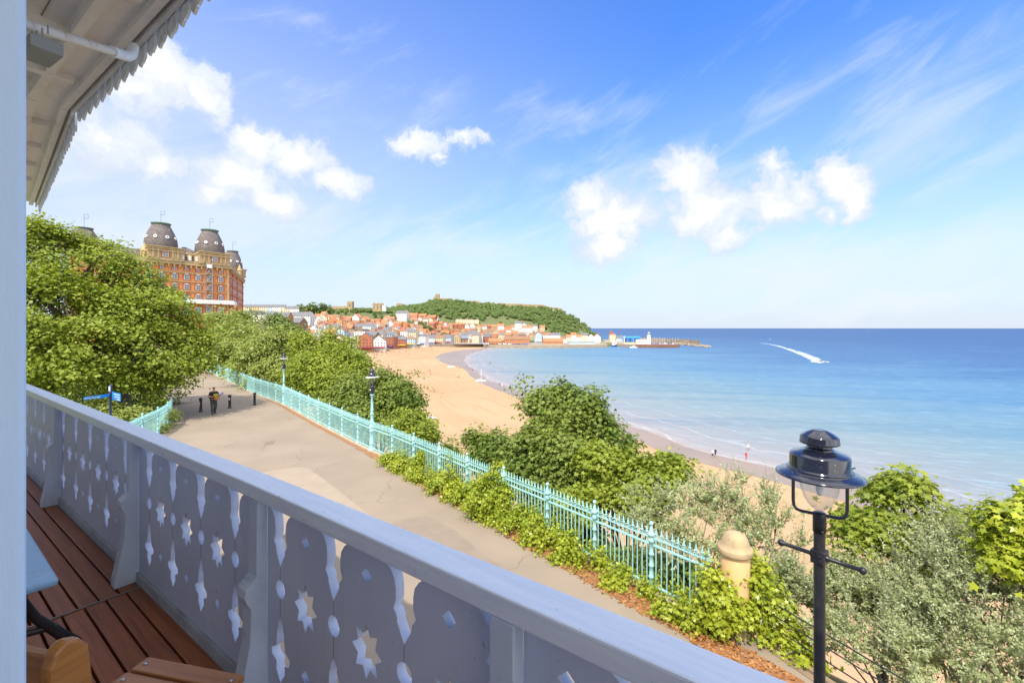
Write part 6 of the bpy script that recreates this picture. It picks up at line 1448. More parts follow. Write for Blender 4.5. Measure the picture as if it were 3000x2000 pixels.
for i, (c, r) in enumerate(((on_front(LJ - 29.5, 33, -1), 1.2), (on_east(1.0, 33.5, -1.2), 1.3), (on_east(44, 33.2, -.5), 1.3))):
    m = MB(); m.lathe([(r, 0), (r, 2.5), (r * 1.2, 2.7), (r * .8, 3.4), (r * .35, 5), (.1, 6)], c, 8, smooth=False); m.build('turret', hot_stone, hot)
scf = thing('scaffold_tower', 'narrow grey scaffold tower climbing the front of the orange brick hotel', 'scaffolding', tuple(on_front(LJ - 8.3, 8, 1.5)))
m = MB()
for s in (0, 2.4):
    for o_ in (.5, 2.0): m.tube([on_front(LJ - 9.5 + s, 4, o_), on_front(LJ - 9.5 + s, 33.5, o_)], .09, 5)
for k in range(8):
    for s in (0, 2.4): m.tube([on_front(LJ - 9.5 + s, 8 + k * 3.4, .5), on_front(LJ - 9.5 + s, 8 + k * 3.4, 2.0)], .07, 4)
    m.tube([on_front(LJ - 9.5, 8 + k * 3.4, 2.0), on_front(LJ - 7.1, 8 + k * 3.4, 2.0)], .07, 4); m.tube([on_front(LJ - 9.5, 8 + k * 3.4, 2.0), on_front(LJ - 7.1, 11.4 + k * 3.4, 2.0)], .06, 4)
m.build('scaffold_pole', mk('galvanised', (.42, .40, .38), rough=.5, metal=.5), scf)
for k in range(7): m = MB(); m.box(on_front(LJ - 8.3, 8.2 + k * 3.4, 1.25), (2.5, 1.6, .15), axes=(fu, fn_, UZ)); m.build('platform', WALLS['tan stone'], scf)
m = MB(); m.box(on_front(LJ - 8.3, 31.8, 2.15), (1.9, .1, 1.6), axes=(fu, fn_, UZ)); m.build('sign_board', white_paint, scf)
# annex with roof terrace
D = 190; Lx = lambda px: (px - 1500) / F * D; Zy = lambda y: CZ - (y - 961) / F * D
an = thing('hotel_annex', 'brick annex of the hotel with white roof-terrace balustrade and large windows', 'building', (Lx(740), D, Zy(985)))
m = MB(); m.box((Lx(722), D + 7, (Zy(936) + Zy(1000)) / 2), (Lx(758) - Lx(676), 14, Zy(936) - Zy(1000))); m.box((Lx(775), D + 5, (Zy(937) + Zy(1000)) / 2), (Lx(793) - Lx(757), 14, Zy(937) - Zy(1000))); m.build('wall', hot_brick, an)
m = MB()
for (a, b, o_) in ((676, 757, -.3), (756, 794, -2.3)): m.box((Lx((a + b) / 2), D + o_, Zy(939.5)), (Lx(b) - Lx(a), .5, .5)); m.box((Lx((a + b) / 2), D + o_, Zy(962)), (Lx(b) - Lx(a), .6, .5))
m.build('white_band', white_paint, an)
m = MB()
for (a, b, o_) in ((676, 757, -.1), (756, 794, -2.1)):
    m.box((Lx((a + b) / 2), D + o_, Zy(925)), (Lx(b) - Lx(a), .2, .25)); m.box((Lx((a + b) / 2), D + o_, Zy(933)), (Lx(b) - Lx(a), .2, .6)); x = a
    while x < b: m.box((Lx(x), D + o_, Zy(929)), (.18, .18, 1.2)); x += 2.2
m.build('balustrade', white_paint, an)
for x in (722, 728, 738, 745, 751): m = MB(); m.box((Lx(x), D - .05, Zy(951)), (.75, .2, 2.0)); f_ = m.build('window', white_paint, an); m = MB(); m.box((Lx(x), D - .17, Zy(950)), (.5, .06, 1.5)); m.build('pane', pane_m, f_)
for x in (768, 784): m = MB(); m.box((Lx(x), D - 2.05, Zy(951)), (1.8, .2, 2.1)); f_ = m.build('window', white_paint, an); m = MB(); m.box((Lx(x), D - 2.17, Zy(951)), (1.5, .06, 1.8)); m.build('pane', pane_m, f_)
for x in (766, 772, 780, 786): m = MB(); m.prism([(Lx(x) + u, D - 2.05, Zy(983) + v) for u, v in arch(.7, 2.2)], (0, -.12, 0)); m.build('arched_window', white_paint, an)
m = MB(); xs = [Lx(676), Lx(735)]; m.prism([(xs[0], D + 4, Zy(921)), (xs[1], D + 4, Zy(921)), (xs[1] - 1.5, D + 8, Zy(907)), (xs[0] + 1.5, D + 8, Zy(907))], (0, 6, 0)); m.prism([(Lx(710), D + 2, Zy(921)), (Lx(737), D + 2, Zy(921)), (Lx(723), D + 2, Zy(907))], (0, 6, 0)); m.build('roof', ROOFS['slate'], an)
# ================================================================ harbour
quay_m = sea_stone
D0q = 596
def Q(px, D, z=ZQ): return Vector(((px - 1500) / F * D, D, z))
m = MB(); m.prism([Q(1400, 650, SEA - 1), Q(1437, 600, SEA - 1), Q(1560, 588, SEA - 1), Q(1640, 590, SEA - 1), Q(1779, 612, SEA - 1), Q(1779, 640, SEA - 1), Q(1740, 700, SEA - 1), Q(1400, 700, SEA - 1)], UZ * (ZQ - SEA + 1)); q1 = m.build('inner_pier', quay_m); tag(q1, 'long stone inner harbour pier with parked cars on top', 'pier')
m = MB(); m.prism([Q(1738, 700, SEA - 1), Q(1800, 690, SEA - 1), Q(1822, 690, SEA - 1), Q(1822, 860, SEA - 1), Q(1560, 860, SEA - 1), Q(1560, 760, SEA - 1), Q(1738, 740, SEA - 1)], UZ * (ZQ - SEA + 1)); o = m.build('harbour_quay', quay_m); tag(o, kind='structure')
m = MB(); m.prism([Q(1808, 640, SEA - 1), Q(1845, 612, SEA - 1), Q(1868, 618, SEA - 1), Q(1868, 690, SEA - 1), Q(1808, 700, SEA - 1)], UZ * (ZQ - SEA + 1)); m.prism([Q(1863, 606, SEA - 1), Q(1925, 596, SEA - 1), Q(1990, 604, SEA - 1), Q(1991, 625, SEA - 1), Q(1930, 640, SEA - 1), Q(1867, 640, SEA - 1)], UZ * (ZQ - SEA + .9), m=1)
o = m.build('lighthouse_pier', [quay_m, mk('rusty_steel', (.21, .10, .065), (.16, .075, .05), scale=.4, rough=.8, dark=(.34, .26, .19), dscale=.5, damt=.5)]); tag(o, 'harbour pier with rust-red piling carrying the white lighthouse', 'pier')
m = MB(); op = [(1822, 800), (1860, 830), (1904, 800), (1950, 770), (1990, 720), (2020, 690), (2050, 650), (2078, 612)]
for (a, da), (b, db) in zip(op, op[1:]): m.prism([Q(a, da, SEA - 1), Q(b, db, SEA - 1), Q(b, db + 14, SEA - 1), Q(a, da + 14, SEA - 1)], UZ * (interp(b, [1822, 1990, 2078], [6.6, 6.2, 2.5]) + 1))
for (a, da), (b, db) in zip(op[1:-2], op[2:-1]): m.prism([Q(a, da + 11, SEA), Q(b, db + 11, SEA), Q(b, db + 14, SEA), Q(a, da + 14, SEA)], UZ * 8.2)
o = m.build('outer_pier', quay_m); tag(o, 'long curved outer harbour pier ending in rough stone', 'pier')
rk = MB()
for k in range(230):
    u = rnd.random(); a = interp(u, [0, 1], [1975, 2082]); da = interp(a, [x for x, _ in op], [y for _, y in op]); p = Q(a, da - rnd.uniform(0, 15) * (1 - u * .4), SEA + rnd.uniform(-.6, 2.2) * (1 - .5 * u))
    rk.ball(p, rnd.uniform(.8, 2.0), nu=5, nv=4, sq=(rnd.uniform(.7, 1.3), rnd.uniform(.7, 1.3), rnd.uniform(.6, 1)))
tag(rk.build('rock_armour', quay_m), 'heap of brown boulders against the tip of the outer pier', 'rocks', kind='stuff')
D = 622; Lx = lambda px: (px - 1500) / F * D; Zy = lambda y: CZ - (y - 961) / F * D
lh = thing('lighthouse', 'white lighthouse tower with black windows on the harbour pier', 'lighthouse', (Lx(1901), D, ZQ))
m = MB(); c = (Lx(1901), D, ZQ); m.lathe([(2.7, 0), (2.6, 4), (2.2, 12), (2.15, 12.2)], c, 20); m.build('tower', WALLS['white'], lh)
m = MB(); m.lathe([(2.7, 12.2), (2.8, 12.5), (2.8, 12.7), (1.5, 12.8)], c, 16); m.build('gallery', white_paint, lh)
m = MB(); m.lathe([(1.35, 12.7), (1.35, 14.6)], c, 10, smooth=False); m.build('lantern_room', pane_m, lh)
m = MB(); m.lathe([(1.6, 14.6), (1.2, 15.4), (.3, 16.1), (.1, 17.0)], c, 14); m.build('dome', WALLS['white'], lh)
for z, a in ((4, 0), (7.2, 0), (10, 0), (2, .9)): m = MB(); m.box((c[0] + 2.3 * math.sin(a), D - 2.45 * math.cos(a), ZQ + z), (.75, .35, 1.2), rz=a); m.build('window', win_m, lh)
kh = thing('keepers_house', 'long white building with small dark windows beside the lighthouse', 'house', (Lx(1881), D + 2, ZQ))
m = MB(); m.box((Lx(1880), D + 3, ZQ + 2.9), (Lx(1895) - Lx(1866), 7, 5.8)); 
m.build('wall', WALLS['white'], kh)
for k in range(6): m = MB(); m.box((Lx(1869 + 4.4 * k), D - .55, ZQ + 3.4), (.8, .25, 1.8)); m.build('window', win_m, kh)
m = MB(); m.box((Lx(1880), D + 3, ZQ + 6), (Lx(1895) - Lx(1866) + .4, 7.4, .5)); m.build('roof', white_paint, kh)
m = MB(); m.box((Lx(1850), D + 12, ZQ + .9), (Lx(1866) - Lx(1833), 2, 1.8)); m.box((Lx(1835), D + 12, ZQ + 5.5), (1.2, 1.2, 11)); o = m.build('landing_stage', WALLS['cream']); tag(o, 'cream landing stage with a tall post beside the keepers building', 'landing stage')
D = 745; Lx = lambda px: (px - 1500) / F * D; Zy = lambda y: CZ - (y - 961) / F * D
bs_ = thing('boat_shed', 'big bright blue harbour shed behind the lighthouse', 'shed', (Lx(1850), D, ZQ)); blue_clad = mk('blue_cladding', (.02, .20, .60), (.015, .16, .50), scale=.2, rough=.5)
m = MB(); m.box((Lx(1850), D + 8, (Zy(990) + ZQ) / 2), (Lx(1876) - Lx(1825), 16, Zy(990) - ZQ)); m.build('wall', blue_clad, bs_)
m = MB(); m.prism([(Lx(1824.5), D - .6, Zy(990)), (Lx(1877), D - .6, Zy(990)), (Lx(1876), D + 8, Zy(986)), (Lx(1826), D + 8, Zy(986))], (0, 0, .4)); m.prism([(Lx(1824.5), D + 17, Zy(990)), (Lx(1877), D + 17, Zy(990)), (Lx(1876), D + 8, Zy(986)), (Lx(1826), D + 8, Zy(986))], (0, 0, .4)); m.build('roof', mk('blue_roof', (.05, .28, .66), rough=.5), bs_)
for x in (1832, 1846, 1862): m = MB(); m.box((Lx(x), D - .1, ZQ + 3), (3, .3, 5)); m.build('door', mk('door_dark', (.05, .07, .12)), bs_)
tt = thing('toy_lighthouse', 'small red and white banded tower with red cap on the harbour front', 'tower', (Lx(1791), D, ZQ))
for i in range(5): m = MB(); m.lathe([(2.2 - .22 * i, 3 + i * 2.2), (2.0 - .22 * i, 5.2 + i * 2.2)], (Lx(1791), D, ZQ), 12); m.build('band', WALLS['white'] if i % 2 else mk('tower_red', (.42, .08, .05)), tt)
m = MB(); m.lathe([(1.7, 14), (1.6, 15.2), (.9, 17), (.1, 18.5)], (Lx(1791), D, ZQ), 12); m.build('cap', mk('tower_red', (.42, .08, .05)), tt)
block('harbour_arcade', 1787, 1804, 979, 742, ZQ, 9, 'cream', 'red tile', 'hip', 'cream building with red roof at the foot of the banded tower')
block('harbour_shed', 1803, 1824, 986, 742, ZQ, 9, 'pale blue', 'slate', 'gable', 'grey shed between the red-roofed building and the blue shed')
# ------------------------------------------------------------ boats
hull_blue = mk('hull_blue', (.03, .10, .32)); hull_white = mk('hull_white', (.80, .81, .82)); hull_red = mk('hull_red', (.40, .05, .04))
def boat_mb(L_, W_, H_):
    m = MB(); secs_ = [(-.5, .72, .0), (-.3, .95, .0), (0, 1, .02), (.25, .8, .08), (.42, .4, .18), (.5, .03, .28)]; vs = []
    for u, w_, up in secs_: vs += [(u * L_, -w_ * W_ / 2, H_ * (1 + up)), (u * L_, -w_ * W_ * .36, -.3), (u * L_, w_ * W_ * .36, -.3), (u * L_, w_ * W_ / 2, H_ * (1 + up))]
    fs = [(0, 3, 2, 1)] + [(i * 4 + j, i * 4 + (j + 1) % 4, i * 4 + 4 + (j + 1) % 4, i * 4 + 4 + j) for i in range(5) for j in range(4)] + [(20, 21, 22, 23)]
    m.add(vs, fs); return m
def make_boat(kind, hull):
    o = thing('boat', 'b', 'boat', (0, 0, 0))
    L_, W_, H_ = (9, 3, 1.3) if kind == 'fish' else (8, 2.4, 1.0)
    boat_mb(L_, W_, H_).build('hull', hull, o, world=False)
    m = MB()
    if kind == 'fish': m.box((-1.0, 0, H_ + 1.0), (2.4, 2.0, 2.2)); m.box((-1.0, 0, H_ + 2.2), (2.7, 2.3, .2)); m.box((.23, 0, H_ + 1.5), (.06, 1.6, .7), m=1)
    else: m.prism([(-1.8, -.8, H_), (1.6, -.6, H_), (1.0, -.55, H_ + .8), (-1.5, -.7, H_ + .9)], (0, 1.5, 0))
    m.build('cabin', [hull_white, win_m], o, world=False)
    m = MB(); h = 6 if kind == 'fish' else 10; m.tube([(.3, 0, H_), (.3, 0, H_ + h)], .11, 5); m.tube([(.3, 0, H_ + h * (.5 if kind == 'fish' else .16)), (-3, 0, H_ + h * (.62 if kind == 'fish' else .17))], .09, 4); m.build('mast', hull_white, o, world=False)
    return o
protos = {('fish', 'blue'): None}; nboat = 0
spots = [('fish', hull_blue, 1800, 640, 'blue-hulled fishing boat at the mouth of the inner harbour', .9, 1.6), ('fish', hull_white, 1805, 655, 'white fishing boat behind the blue-hulled one at the harbour mouth', .5, 1.3), ('sail', hull_white, 1856, 598, 'white motor cruiser moored against the rust-red piling', 2.9, 1.2)]
dk_ = ['blue-hulled', 'white', 'red-hulled']
for i, px in enumerate((1730, 1737, 1744, 1750, 1757, 1763, 1769, 1774)): spots.append(('fish', (hull_blue, hull_white, hull_red)[i % 3], px, 650 + (i * 37) % 40, f'{dk_[i % 3]} fishing boat, {ORD[i]} from the town in the inner harbour', rnd.uniform(0, 3), 1.0))
for i, px in enumerate((1910, 1917, 1925, 1933, 1940, 1948, 1955, 1963, 1971, 1979, 1986)): spots.append(('sail', hull_white, px, 650 + (i * 53) % 90, f'white yacht, {ORD[i]} from the lighthouse in the marina', rnd.uniform(0, 3), 1.0))
pr_ = {}
for kind, hull, px, D, lab, rz, sc in spots:
    key = (kind, hull.name)
    if key not in pr_: o = make_boat(kind, hull); pr_[key] = o
    else: o = copy_tree(pr_[key])
    o.location = Q(px, D, SEA); o.rotation_euler = (0, 0, rz); o.scale = (sc, sc, sc); o['label'] = lab; o['group'] = 'boats in the harbour'
sb = thing('speedboat', 'white speedboat racing across the bay with a long foaming wake', 'speedboat', tuple(at(2404, 1062, SEA)), R(-150))
boat_mb(8, 2.6, 1.1).build('hull', hull_white, sb, world=False)
m = MB(); m.prism([(-1.5, -1.0, 1.0), (1.8, -.8, 1.1), (.9, -.7, 1.9), (-1.3, -.8, 2.0)], (0, 1.8, 0)); m.build('cockpit', win_m, sb, world=False)
for i, (px, py, lab) in enumerate(((2543, 971, 'tiny white sailing boat far out near the horizon'), (2255, 995, 'white fleck of a small boat beyond the tail of the wake'))):
    o = copy_tree(pr_[('sail', 'hull_white')]); o.location = at(px, py, SEA); o['label'] = lab; o.scale = (.45, .45, .45) if i else (1, 1, 1); o['group'] = 'small boats far out'; o.rotation_euler = (0, 0, 1 + i)
ct = thing('beached_catamaran', 'white beached catamaran with bare mast at the edge of the water', 'boat', tuple(at(1408, 1117, SEA)), R(20))
for y in (-1, 1): m = MB(); m.tube([(-2.6, y, .25), (-1, y, .22), (1.6, y, .25), (2.7, y, .45)], [.2, .28, .26, .08], 8); m.build('hull', hull_white, ct, world=False)
m = MB(); m.box((0, 0, .5), (2.2, 2.2, .12)); m.build('trampoline', hull_white, ct, world=False)
m = MB(); m.tube([(.4, 0, .5), (.2, 0, 6.0)], .09, 6); m.tube([(.4, 0, 1), (-2.2, 0, 1.1)], .07, 6); m.build('mast', hull_white, ct, world=False)
m = MB(); m.tube([(-2.2, 0, .2), (2, 0, .2), (2.6, 0, .4)], [.3, .35, .1], 8); o = m.build('sailboard', hull_white, world=False); o.location = at(1321, 1075, SEA); tag(o, 'white board lying on the wet sand of the shallow pool', 'board')
# cars on the pier
car_cols = {'white': (.75, .75, .75), 'blue': (.04, .10, .35), 'silver': (.45, .46, .48), 'black': (.02, .02, .025), 'red': (.4, .03, .03)}
def car_mesh(c):
    m = MB(); m.prism([(x, -.85, z) for x, z in ((-2.1, .35), (2.1, .35), (2.1, .75), (1.2, .95), (.6, 1.42), (-1.3, 1.42), (-1.9, .95), (-2.1, .8))], (0, 1.7, 0)); m.prism([(x, -.88, z) for x, z in ((1.0, .97), (.55, 1.36), (-1.2, 1.36), (-1.6, .97))], (0, 1.76, 0), m=1)
    for x in (-1.3, 1.3):
        for y in (-.8, .8): m.tube([(x, y - .1, .32), (x, y + .1, .32)], .32, 10, m=2, smooth=False)
    return m.mesh('car', [mk('car_' + c, car_cols[c], rough=.25, coat=.5), win_m, mk('tyre', (.02, .02, .02))])
cm = {c: car_mesh(c) for c in car_cols}
k = 0
for px in range(1412, 1550, 5):
    c = rnd.choice(list(car_cols)); o = bpy.data.objects.new('parked_car', cm[c]); COL.objects.link(o); o.location = Q(px, 612 if px < 1440 else 604, ZQ + .02); o.rotation_euler = (0, 0, R(80) + rnd.uniform(-.1, .1))
    tag(o, f'{c} car, {ORD[k]} from the lifeboat station in the row parked on the inner pier', 'car', 'cars parked on the inner pier'); k += 1
# ================================================================ people
skin_m = mk('skin', (.50, .27, .19), (.46, .24, .17), scale=8, rough=.6)
def skinned(name, joints, edges, root, mats, matf=None, sub=1):
    """continuous body grown along a skeleton: joints = {name: (xyz, radius)}"""
    names = list(joints); me = bpy.data.meshes.new(name); me.from_pydata([joints[n][0] for n in names], [(names.index(a), names.index(b)) for a, b in edges], [])
    o = bpy.data.objects.new(name, me); COL.objects.link(o)
    s = o.modifiers.new('skin', 'SKIN'); s.use_smooth_shade = True
    o.modifiers.new('sub', 'SUBSURF').levels = sub; o.modifiers['sub'].render_levels = sub
    ly = me.skin_vertices[0] if me.skin_vertices else None
    for i, n in enumerate(names):
        r = joints[n][1]; ly.data[i].radius = r if isinstance(r, tuple) else (r, r); ly.data[i].use_root = (n == root)
    dg = bpy.context.evaluated_depsgraph_get(); out = bpy.data.meshes.new_from_object(o.evaluated_get(dg), depsgraph=dg)
    bpy.data.objects.remove(o); out.materials.clear()
    for mt in mats: out.materials.append(mt)
    if matf:
        for p in out.polygons: p.material_index = matf(p.center)
    return out
def body(pose='walk', t=0.0):
    s = {'walk': 1, 'stand': .25}.get(pose, 1)
    j = {'pel': ((0, 0, .95), (.15, .11)), 'spine': ((0, .0, 1.15), (.15, .10)), 'chest': ((0, -.02, 1.36), (.18, .11)), 'neck': ((0, -.02, 1.53), .058), 'head0': ((0, -.035, 1.60), (.078, .088)), 'head': ((0, -.04, 1.69), (.078, .095)), 'crown': ((0, -.03, 1.755), (.05, .06)), 'nose': ((0, -.14, 1.665), .014)}
    for q, sx2, ph in (('l', -1, 1), ('r', 1, -1)):
        j['hip' + q] = ((.10 * sx2, 0, .90), .10); j['kn' + q] = ((.11 * sx2, -.10 * s * (1 if ph > 0 else .4), .50), .065); j['an' + q] = ((.11 * sx2, .0 - .16 * s * ph + .06, .10), .045); j['toe' + q] = ((.12 * sx2, -.16 * s * ph - .09, .045), (.045, .035))
        j['sh' + q] = ((.19 * sx2, -.01, 1.44), .062); j['el' + q] = ((.26 * sx2, .04 + .06 * s * ph, 1.17), .045); j['wr' + q] = ((.27 * sx2, -.06 + .10 * s * ph, .93), .032); j['hd' + q] = ((.27 * sx2, -.08 + .11 * s * ph, .85), (.036, .022)); j['fi' + q] = ((.27 * sx2, -.10 + .11 * s * ph, .78), .018)
    e = [('pel', 'spine'), ('spine', 'chest'), ('chest', 'neck'), ('neck', 'head0'), ('head0', 'head'), ('head', 'crown'), ('head', 'nose')]
    for q in 'lr': e += [('pel', 'hip' + q), ('hip' + q, 'kn' + q), ('kn' + q, 'an' + q), ('an' + q, 'toe' + q), ('chest', 'sh' + q), ('sh' + q, 'el' + q), ('el' + q, 'wr' + q), ('wr' + q, 'hd' + q), ('hd' + q, 'fi' + q)]
    return j, e
# --- the man walking towards us with a basket
mp = at(626, 1211); man = thing('person', 'man in black T-shirt and dark cargo trousers carrying a basket, wearing a red headband', 'person', tuple(mp), R(46))
j, e = body('walk')
j['ell'] = ((-.27, -.05, 1.17), .05); j['wrl'] = ((-.06, -.27, 1.16), .036); j['hdl'] = ((-.0, -.33, 1.15), (.04, .024)); j['fil'] = ((.045, -.365, 1.15), .02)
j['elr'] = ((.29, -.06, 1.17), .05); j['wrr'] = ((.22, -.28, 1.10), .036); j['hdr'] = ((.17, -.34, 1.07), (.04, .024)); j['fir'] = ((.12, -.37, 1.06), .02)
for q, sx2 in (('l', 1), ('r', -1)):      # fingers and thumb
    b = Vector(j['hd' + q][0])
    for i in range(4): j[f'f{q}{i}'] = (tuple(b + Vector((.07 * sx2 + .008 * (1.5 - abs(i - 1.5)), -.03 - .004 * i, .03 - .02 * i))), .0095); e.append(('hd' + q, f'f{q}{i}'))
    j['th' + q] = (tuple(b + Vector((.01 * sx2, -.045, .05))), .011); e.append(('hd' + q, 'th' + q)); e = [x for x in e if x != ('hd' + q, 'fi' + q)]; j.pop('fi' + q)
o = bpy.data.objects.new('body', skinned('body', j, e, 'pel', [skin_m], sub=2)); COL.objects.link(o); o.parent = man
def cloth(name, keys, ed, root, grow, mat_, over=None):
    jj = {k_: (over[k_] if over and k_ in over else (j[k_][0], tuple(v + grow for v in j[k_][1]) if isinstance(j[k_][1], tuple) else j[k_][1] + grow)) for k_ in keys}
    o = bpy.data.objects.new(name, skinned(name, jj, ed, root, [mat_], sub=2)); COL.objects.link(o); o.parent = man; return o
lm = lambda a, b, u: tuple(Vector(a) + (Vector(b) - Vector(a)) * u)
tr_m = mk('trouser_dark', (.045, .047, .042), (.06, .062, .055), scale=6, rough=.9); ts_m = mk('tshirt_black', (.018, .018, .020), rough=.9); boot_m = mk('boot_black', (.012, .012, .014), rough=.5)
cloth('trousers', ['pel', 'hipl', 'knl', 'anl', 'hipr', 'knr', 'anr'], [('pel', 'hipl'), ('hipl', 'knl'), ('knl', 'anl'), ('pel', 'hipr'), ('hipr', 'knr'), ('knr', 'anr')], 'pel', .03, tr_m)
cloth('shirt', ['pel', 'spine', 'chest', 'shl', 'shr', 'ell', 'elr'], [('pel', 'spine'), ('spine', 'chest'), ('chest', 'shl'), ('chest', 'shr'), ('shl', 'ell'), ('shr', 'elr')], 'pel', .03, ts_m, {'ell': (lm(j['shl'][0], j['ell'][0], .75), .078), 'elr': (lm(j['shr'][0], j['elr'][0], .75), .078), 'pel': ((0, 0, .98), (.175, .135)), 'spine': ((0, -.02, 1.15), (.185, .15)), 'chest': ((0, -.02, 1.36), (.2, .135))})
for q in 'lr':
    a, b = Vector(j['an' + q][0]), Vector(j['toe' + q][0]); m = MB(); m.tube([a + UZ * .10, a + UZ * .02, a - UZ * .03 + Vector((0, .02, 0))], [.068, .07, .062], 10); m.tube([a + Vector((0, .05, -.055)), a + Vector((0, -.04, -.05)), b + Vector((0, 0, -.01)), b + Vector((0, -.05, -.012))], [.05, .06, .052, .03], 10); m.build('boot', boot_m, man, world=False)
m = MB(); m.lathe([(.088, 0), (.094, .02), (.088, .045)], (0, -.04, 1.70), 14); m.build('headband', mk('band_red', (.42, .02, .03)), man, world=False)
m = MB(); m.ball((0, -.025, 1.735), .085, sq=(.98, 1.08, .75)); m.build('hair', mk('hair_short', (.10, .06, .045), rough=.9), man, world=False)
m = MB()
for sx2 in (-1, 1): m.ball((.032 * sx2, -.128, 1.685), .010, nu=6, nv=4)
m.box((0, -.132, 1.625), (.05, .008, .010)); m.build('face_marks', mk('face_dark', (.12, .04, .04)), man, world=False)
rzm = Matrix.Rotation(R(46), 4, 'Z')
def mw(v): return mp + (rzm @ Vector(v))
bp_ = thing('backpack', 'dark navy backpack worn by the man with the basket', 'backpack', tuple(mw((0, .2, 1.2))), R(46))
m = MB(); m.ball((-.04, .08, .0), .2, sq=(1.05, .75, 1.45)); m.build('bag', mk('bag_navy', (.02, .022, .045), rough=.8), bp_, world=False)
for sx2 in (-1, 1): m = MB(); m.tube([(.11 * sx2, .0, .26), (.115 * sx2, -.2, .27), (.125 * sx2, -.33, .10), (.15 * sx2, -.25, -.10)], .022, 6); m.build('strap', mk('bag_navy', (.02, .022, .045), rough=.8), bp_, world=False)
bk_ = thing('basket', 'wicker basket of flowers wrapped in lilac paper in the man\'s arms', 'basket', tuple(mw((.08, -.42, 1.08))), R(46))
m = MB(); m.lathe([(.12, -.10), (.19, .13), (.20, .15), (.17, .15), (.10, -.08)], n=16); m.build('wicker', mk('wicker', (.50, .22, .07), (.36, .14, .05), scale=30, rough=.8), bk_, world=False)
m = MB()
for k in range(9):
    a = k * .7; m.ball((.10 * math.cos(a) - .05, .10 * math.sin(a), .17 + .04 * (k % 3)), .055, nu=6, nv=5)
m.build('flowers', mk('petal_yellow', (.60, .42, .05), (.30, .35, .05), scale=12, rough=.8), bk_, world=False)
m = MB()
for k in range(7):
    a = R(-30 + 18 * k); m.add([(.02, 0, .12), (.12 + .30 * math.cos(a * .7), -.06 + .12 * math.sin(k * 2.1), .34 + .10 * math.sin(k * 1.7)), (.36 + .05 * math.sin(k), .10 * math.cos(k * 1.3), .20 + .05 * k * .5), (.12, .06, .10)], [(0, 1, 2, 3)])
m.build('wrapping', mk('paper_lilac', (.42, .34, .68), (.52, .46, .74), scale=9, rough=.5), bk_, world=False)
# --- people on the beach
def crowd_mesh(pose, top, bot):
    j2, e2 = body(pose)
    if pose == 'sit':
        for q, sx2 in (('l', -1), ('r', 1)):
            j2['hip' + q] = ((.10 * sx2, 0, .14), .10); j2['kn' + q] = ((.12 * sx2, -.38, .42), .065); j2['an' + q] = ((.12 * sx2, -.68, .10), .045); j2['toe' + q] = ((.12 * sx2, -.82, .06), .04)
        for k_ in list(j2):
            if k_[:3] not in ('hip', 'knl', 'knr', 'anl', 'anr', 'toe'): v, r = j2[k_]; j2[k_] = ((v[0], v[1] + .05, v[2] - .80), r)
        zf = lambda c: 1 if .22 < c.z < .68 else (2 if c.z <= .22 else 0)
        zf = lambda c: 1 if (.30 < c.z < .68 and c.y > -.2) else (2 if c.z <= .5 and c.y > -.45 else 0)
    else: zf = lambda c: 1 if .98 < c.z < 1.50 and abs(c.x) < .30 and not (c.z < 1.15 and abs(c.x) > .2) else (2 if .42 < c.z <= .98 and abs(c.x) < .2 else 0)
    return skinned('person', j2, e2, 'pel', [skin_m, top, bot], zf, sub=1)
CC = {'white': (.75, .75, .75), 'black': (.02, .02, .025), 'red': (.55, .04, .05), 'blue': (.06, .12, .40), 'navy': (.02, .03, .09), 'pink': (.6, .2, .3), 'grey': (.3, .3, .32)}
cmat = {k_: mk('cloth_' + k_, v, rough=.9) for k_, v in CC.items()}
pm_ = {}
def put_person(p, pose, top, bot, lab, group, rz=None, sc=1.0):
    key = (pose, top, bot)
    if key not in pm_: pm_[key] = crowd_mesh(pose, cmat[top], cmat[bot])
    o = bpy.data.objects.new('person', pm_[key]); COL.objects.link(o); o.location = p; o.rotation_euler = (0, 0, rnd.uniform(0, 6.28) if rz is None else rz); o.scale = (sc, sc, sc)
    tag(o, lab, 'person', group)
SZ = SEA - .04
ga = 'people on the near shoreline'
put_person(at(2088, 1341, SZ), 'walk', 'white', 'navy', 'walker in white top beside another walker at the water edge', ga, R(200)); put_person(at(2096, 1338, SZ), 'walk', 'navy', 'navy', 'walker in dark clothes with a companion in white at the water edge', ga, R(200))
put_person(at(2186, 1348, SZ), 'walk', 'red', 'red', 'person in bright red standing at the water edge near the black lamp', ga, R(30)); put_person(at(2192, 1323, SEA - .3), 'stand', 'white', 'grey', 'person in white paddling behind the one in red', ga, R(10))
gb2 = 'group sitting on a towel'
for i, (x, y, c1, lab) in enumerate(((1244, 1219, 'red', 'sunbather in red sitting on the white towel by the fence trees'), (1252, 1221, 'white', 'sunbather in white in the middle of the white towel'), (1264, 1220, 'black', 'sunbather in black at the end of the white towel'))): put_person(at(x, y, SZ), 'sit', c1, 'white', lab, gb2, R(20 + 30 * i))
m = MB(); c = at(1254, 1222, SZ + .03); m.box(c, (4.6, 2.4, .05), rz=.1); o = m.build('towel', mk('towel_white', (.72, .73, .78), rough=.9)); tag(o, 'large white towel under three sunbathers on the sand', 'towel')
tnt = thing('beach_tent', 'small magenta beach tent alone on the sand beyond the lamp standard', 'tent', tuple(at(1137, 1083, SZ)))
m = MB(); m.ball((0, 0, .1), 1.5, sq=(1.5, 1, .9)); m.build('canopy', mk('tent_pink', (.50, .06, .28)), tnt, world=False); m = MB(); m.ball((1.6, -.3, .1), .7, sq=(1.3, 1, .9)); m.build('porch', mk('tent_navy', (.06, .04, .12)), tnt, world=False)
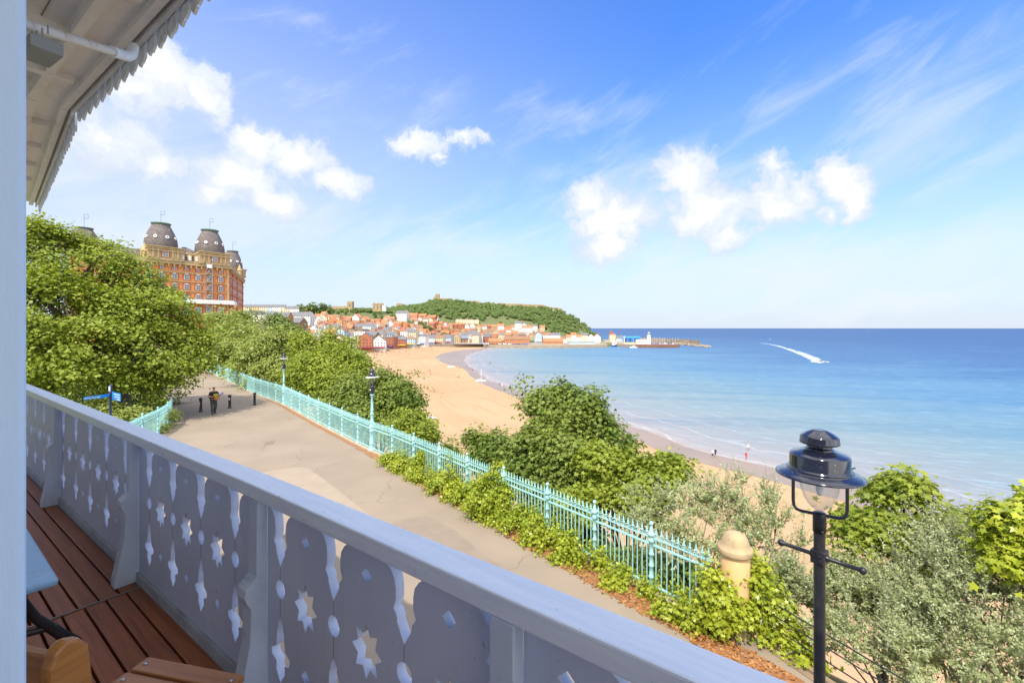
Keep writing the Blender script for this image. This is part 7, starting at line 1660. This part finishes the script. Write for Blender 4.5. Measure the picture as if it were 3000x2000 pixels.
gm = 'walkers on the open sand'; MIDP = [(1342, 1081, 'black'), (1347, 1080, 'navy'), (1338, 1083, 'black'), (1256, 1089, 'black'), (1260, 1090, 'grey'), (1261, 1100, 'blue'), (1339, 1107, 'white'), (1344, 1109, 'black'), (1208, 1075, 'white'), (1279, 1076, 'white'), (1162, 1079, 'red'), (1384, 1089, 'black'), (1378, 1087, 'pink'), (1412, 1130, 'white'), (1471, 1135, 'white'), (1464, 1130, 'navy'), (1495, 1133, 'red'), (1286, 1056, 'white'), (1149, 1062, 'red'), (1124, 1066, 'black')]
for i, (x, y, c1) in enumerate(MIDP):
    put_person(at(x, y, SZ), 'walk' if i % 3 else 'stand', c1, rnd.choice(['navy', 'grey', 'white', 'black']), f'tiny figure in {c1} on the open sand, {ORD[i]} of the scattered walkers', gm)
for x, y in ((1397, 1063), (1437, 1067), (1434, 1068), (1372, 1068), (1378, 1068), (1372, 1044), (1386, 1034), (1393, 1031), (1410, 1027)):
    put_person(at(x, y, SEA - .35), 'stand', rnd.choice(['white', 'navy', 'black', 'pink']), 'navy', 'tiny bather standing in the shallow water of the bay', 'bathers in the shallows')
for k in range(110):
    u = rnd.random(); x = 1095 + 235 * rnd.random() ** 1.3; y0 = interp(x, [1060, 1150, 1240, 1330], [1036, 1023, 1015, 1012]); y = y0 + 26 * rnd.random() ** 1.8 * (1 - (x - 1095) / 330)
    put_person(on_sand(x, y), rnd.choice(['sit', 'stand', 'walk', 'sit']), rnd.choice(list(CC)), rnd.choice(['navy', 'grey', 'white', 'black', 'red']), 'one of many tiny beachgoers crowding the upper sand below the seafront', 'beach crowd below the seafront', sc=1.1)
for k in range(70):
    x = 1055 + 270 * rnd.random(); D = d0(x) + rnd.uniform(2, 13); p = tp(x, D); p.z = ZQ + .3
    put_person(p, rnd.choice(['stand', 'walk']), rnd.choice(list(CC)), rnd.choice(['navy', 'grey', 'white', 'black']), 'one of many tiny pedestrians on the seafront road', 'pedestrians on the seafront', sc=1.15)
for i, (x, c_, lab) in enumerate(((1145, 'blue', 'blue stall parasol on the seafront'), (1153, 'yellow', 'yellow stall parasol on the seafront'), (1160, 'yellow', 'second yellow stall parasol, farther from the hotel'), (1226, 'white', 'small white stall tent at the edge of the sand'))):
    p = tp(x, d0(x) + 3); p.z = ZQ; o = thing('parasol', lab, 'parasol', tuple(p), 0, 'stalls on the seafront'); m = MB(); m.lathe([(2.2, 2.4), (1.2, 3.0), (.05, 3.4)], n=10, smooth=False); m.build('canopy', fas[c_], o, world=False); m = MB(); m.tube([(0, 0, 0), (0, 0, 3.3)], .05, 5); m.build('pole', white_paint, o, world=False)
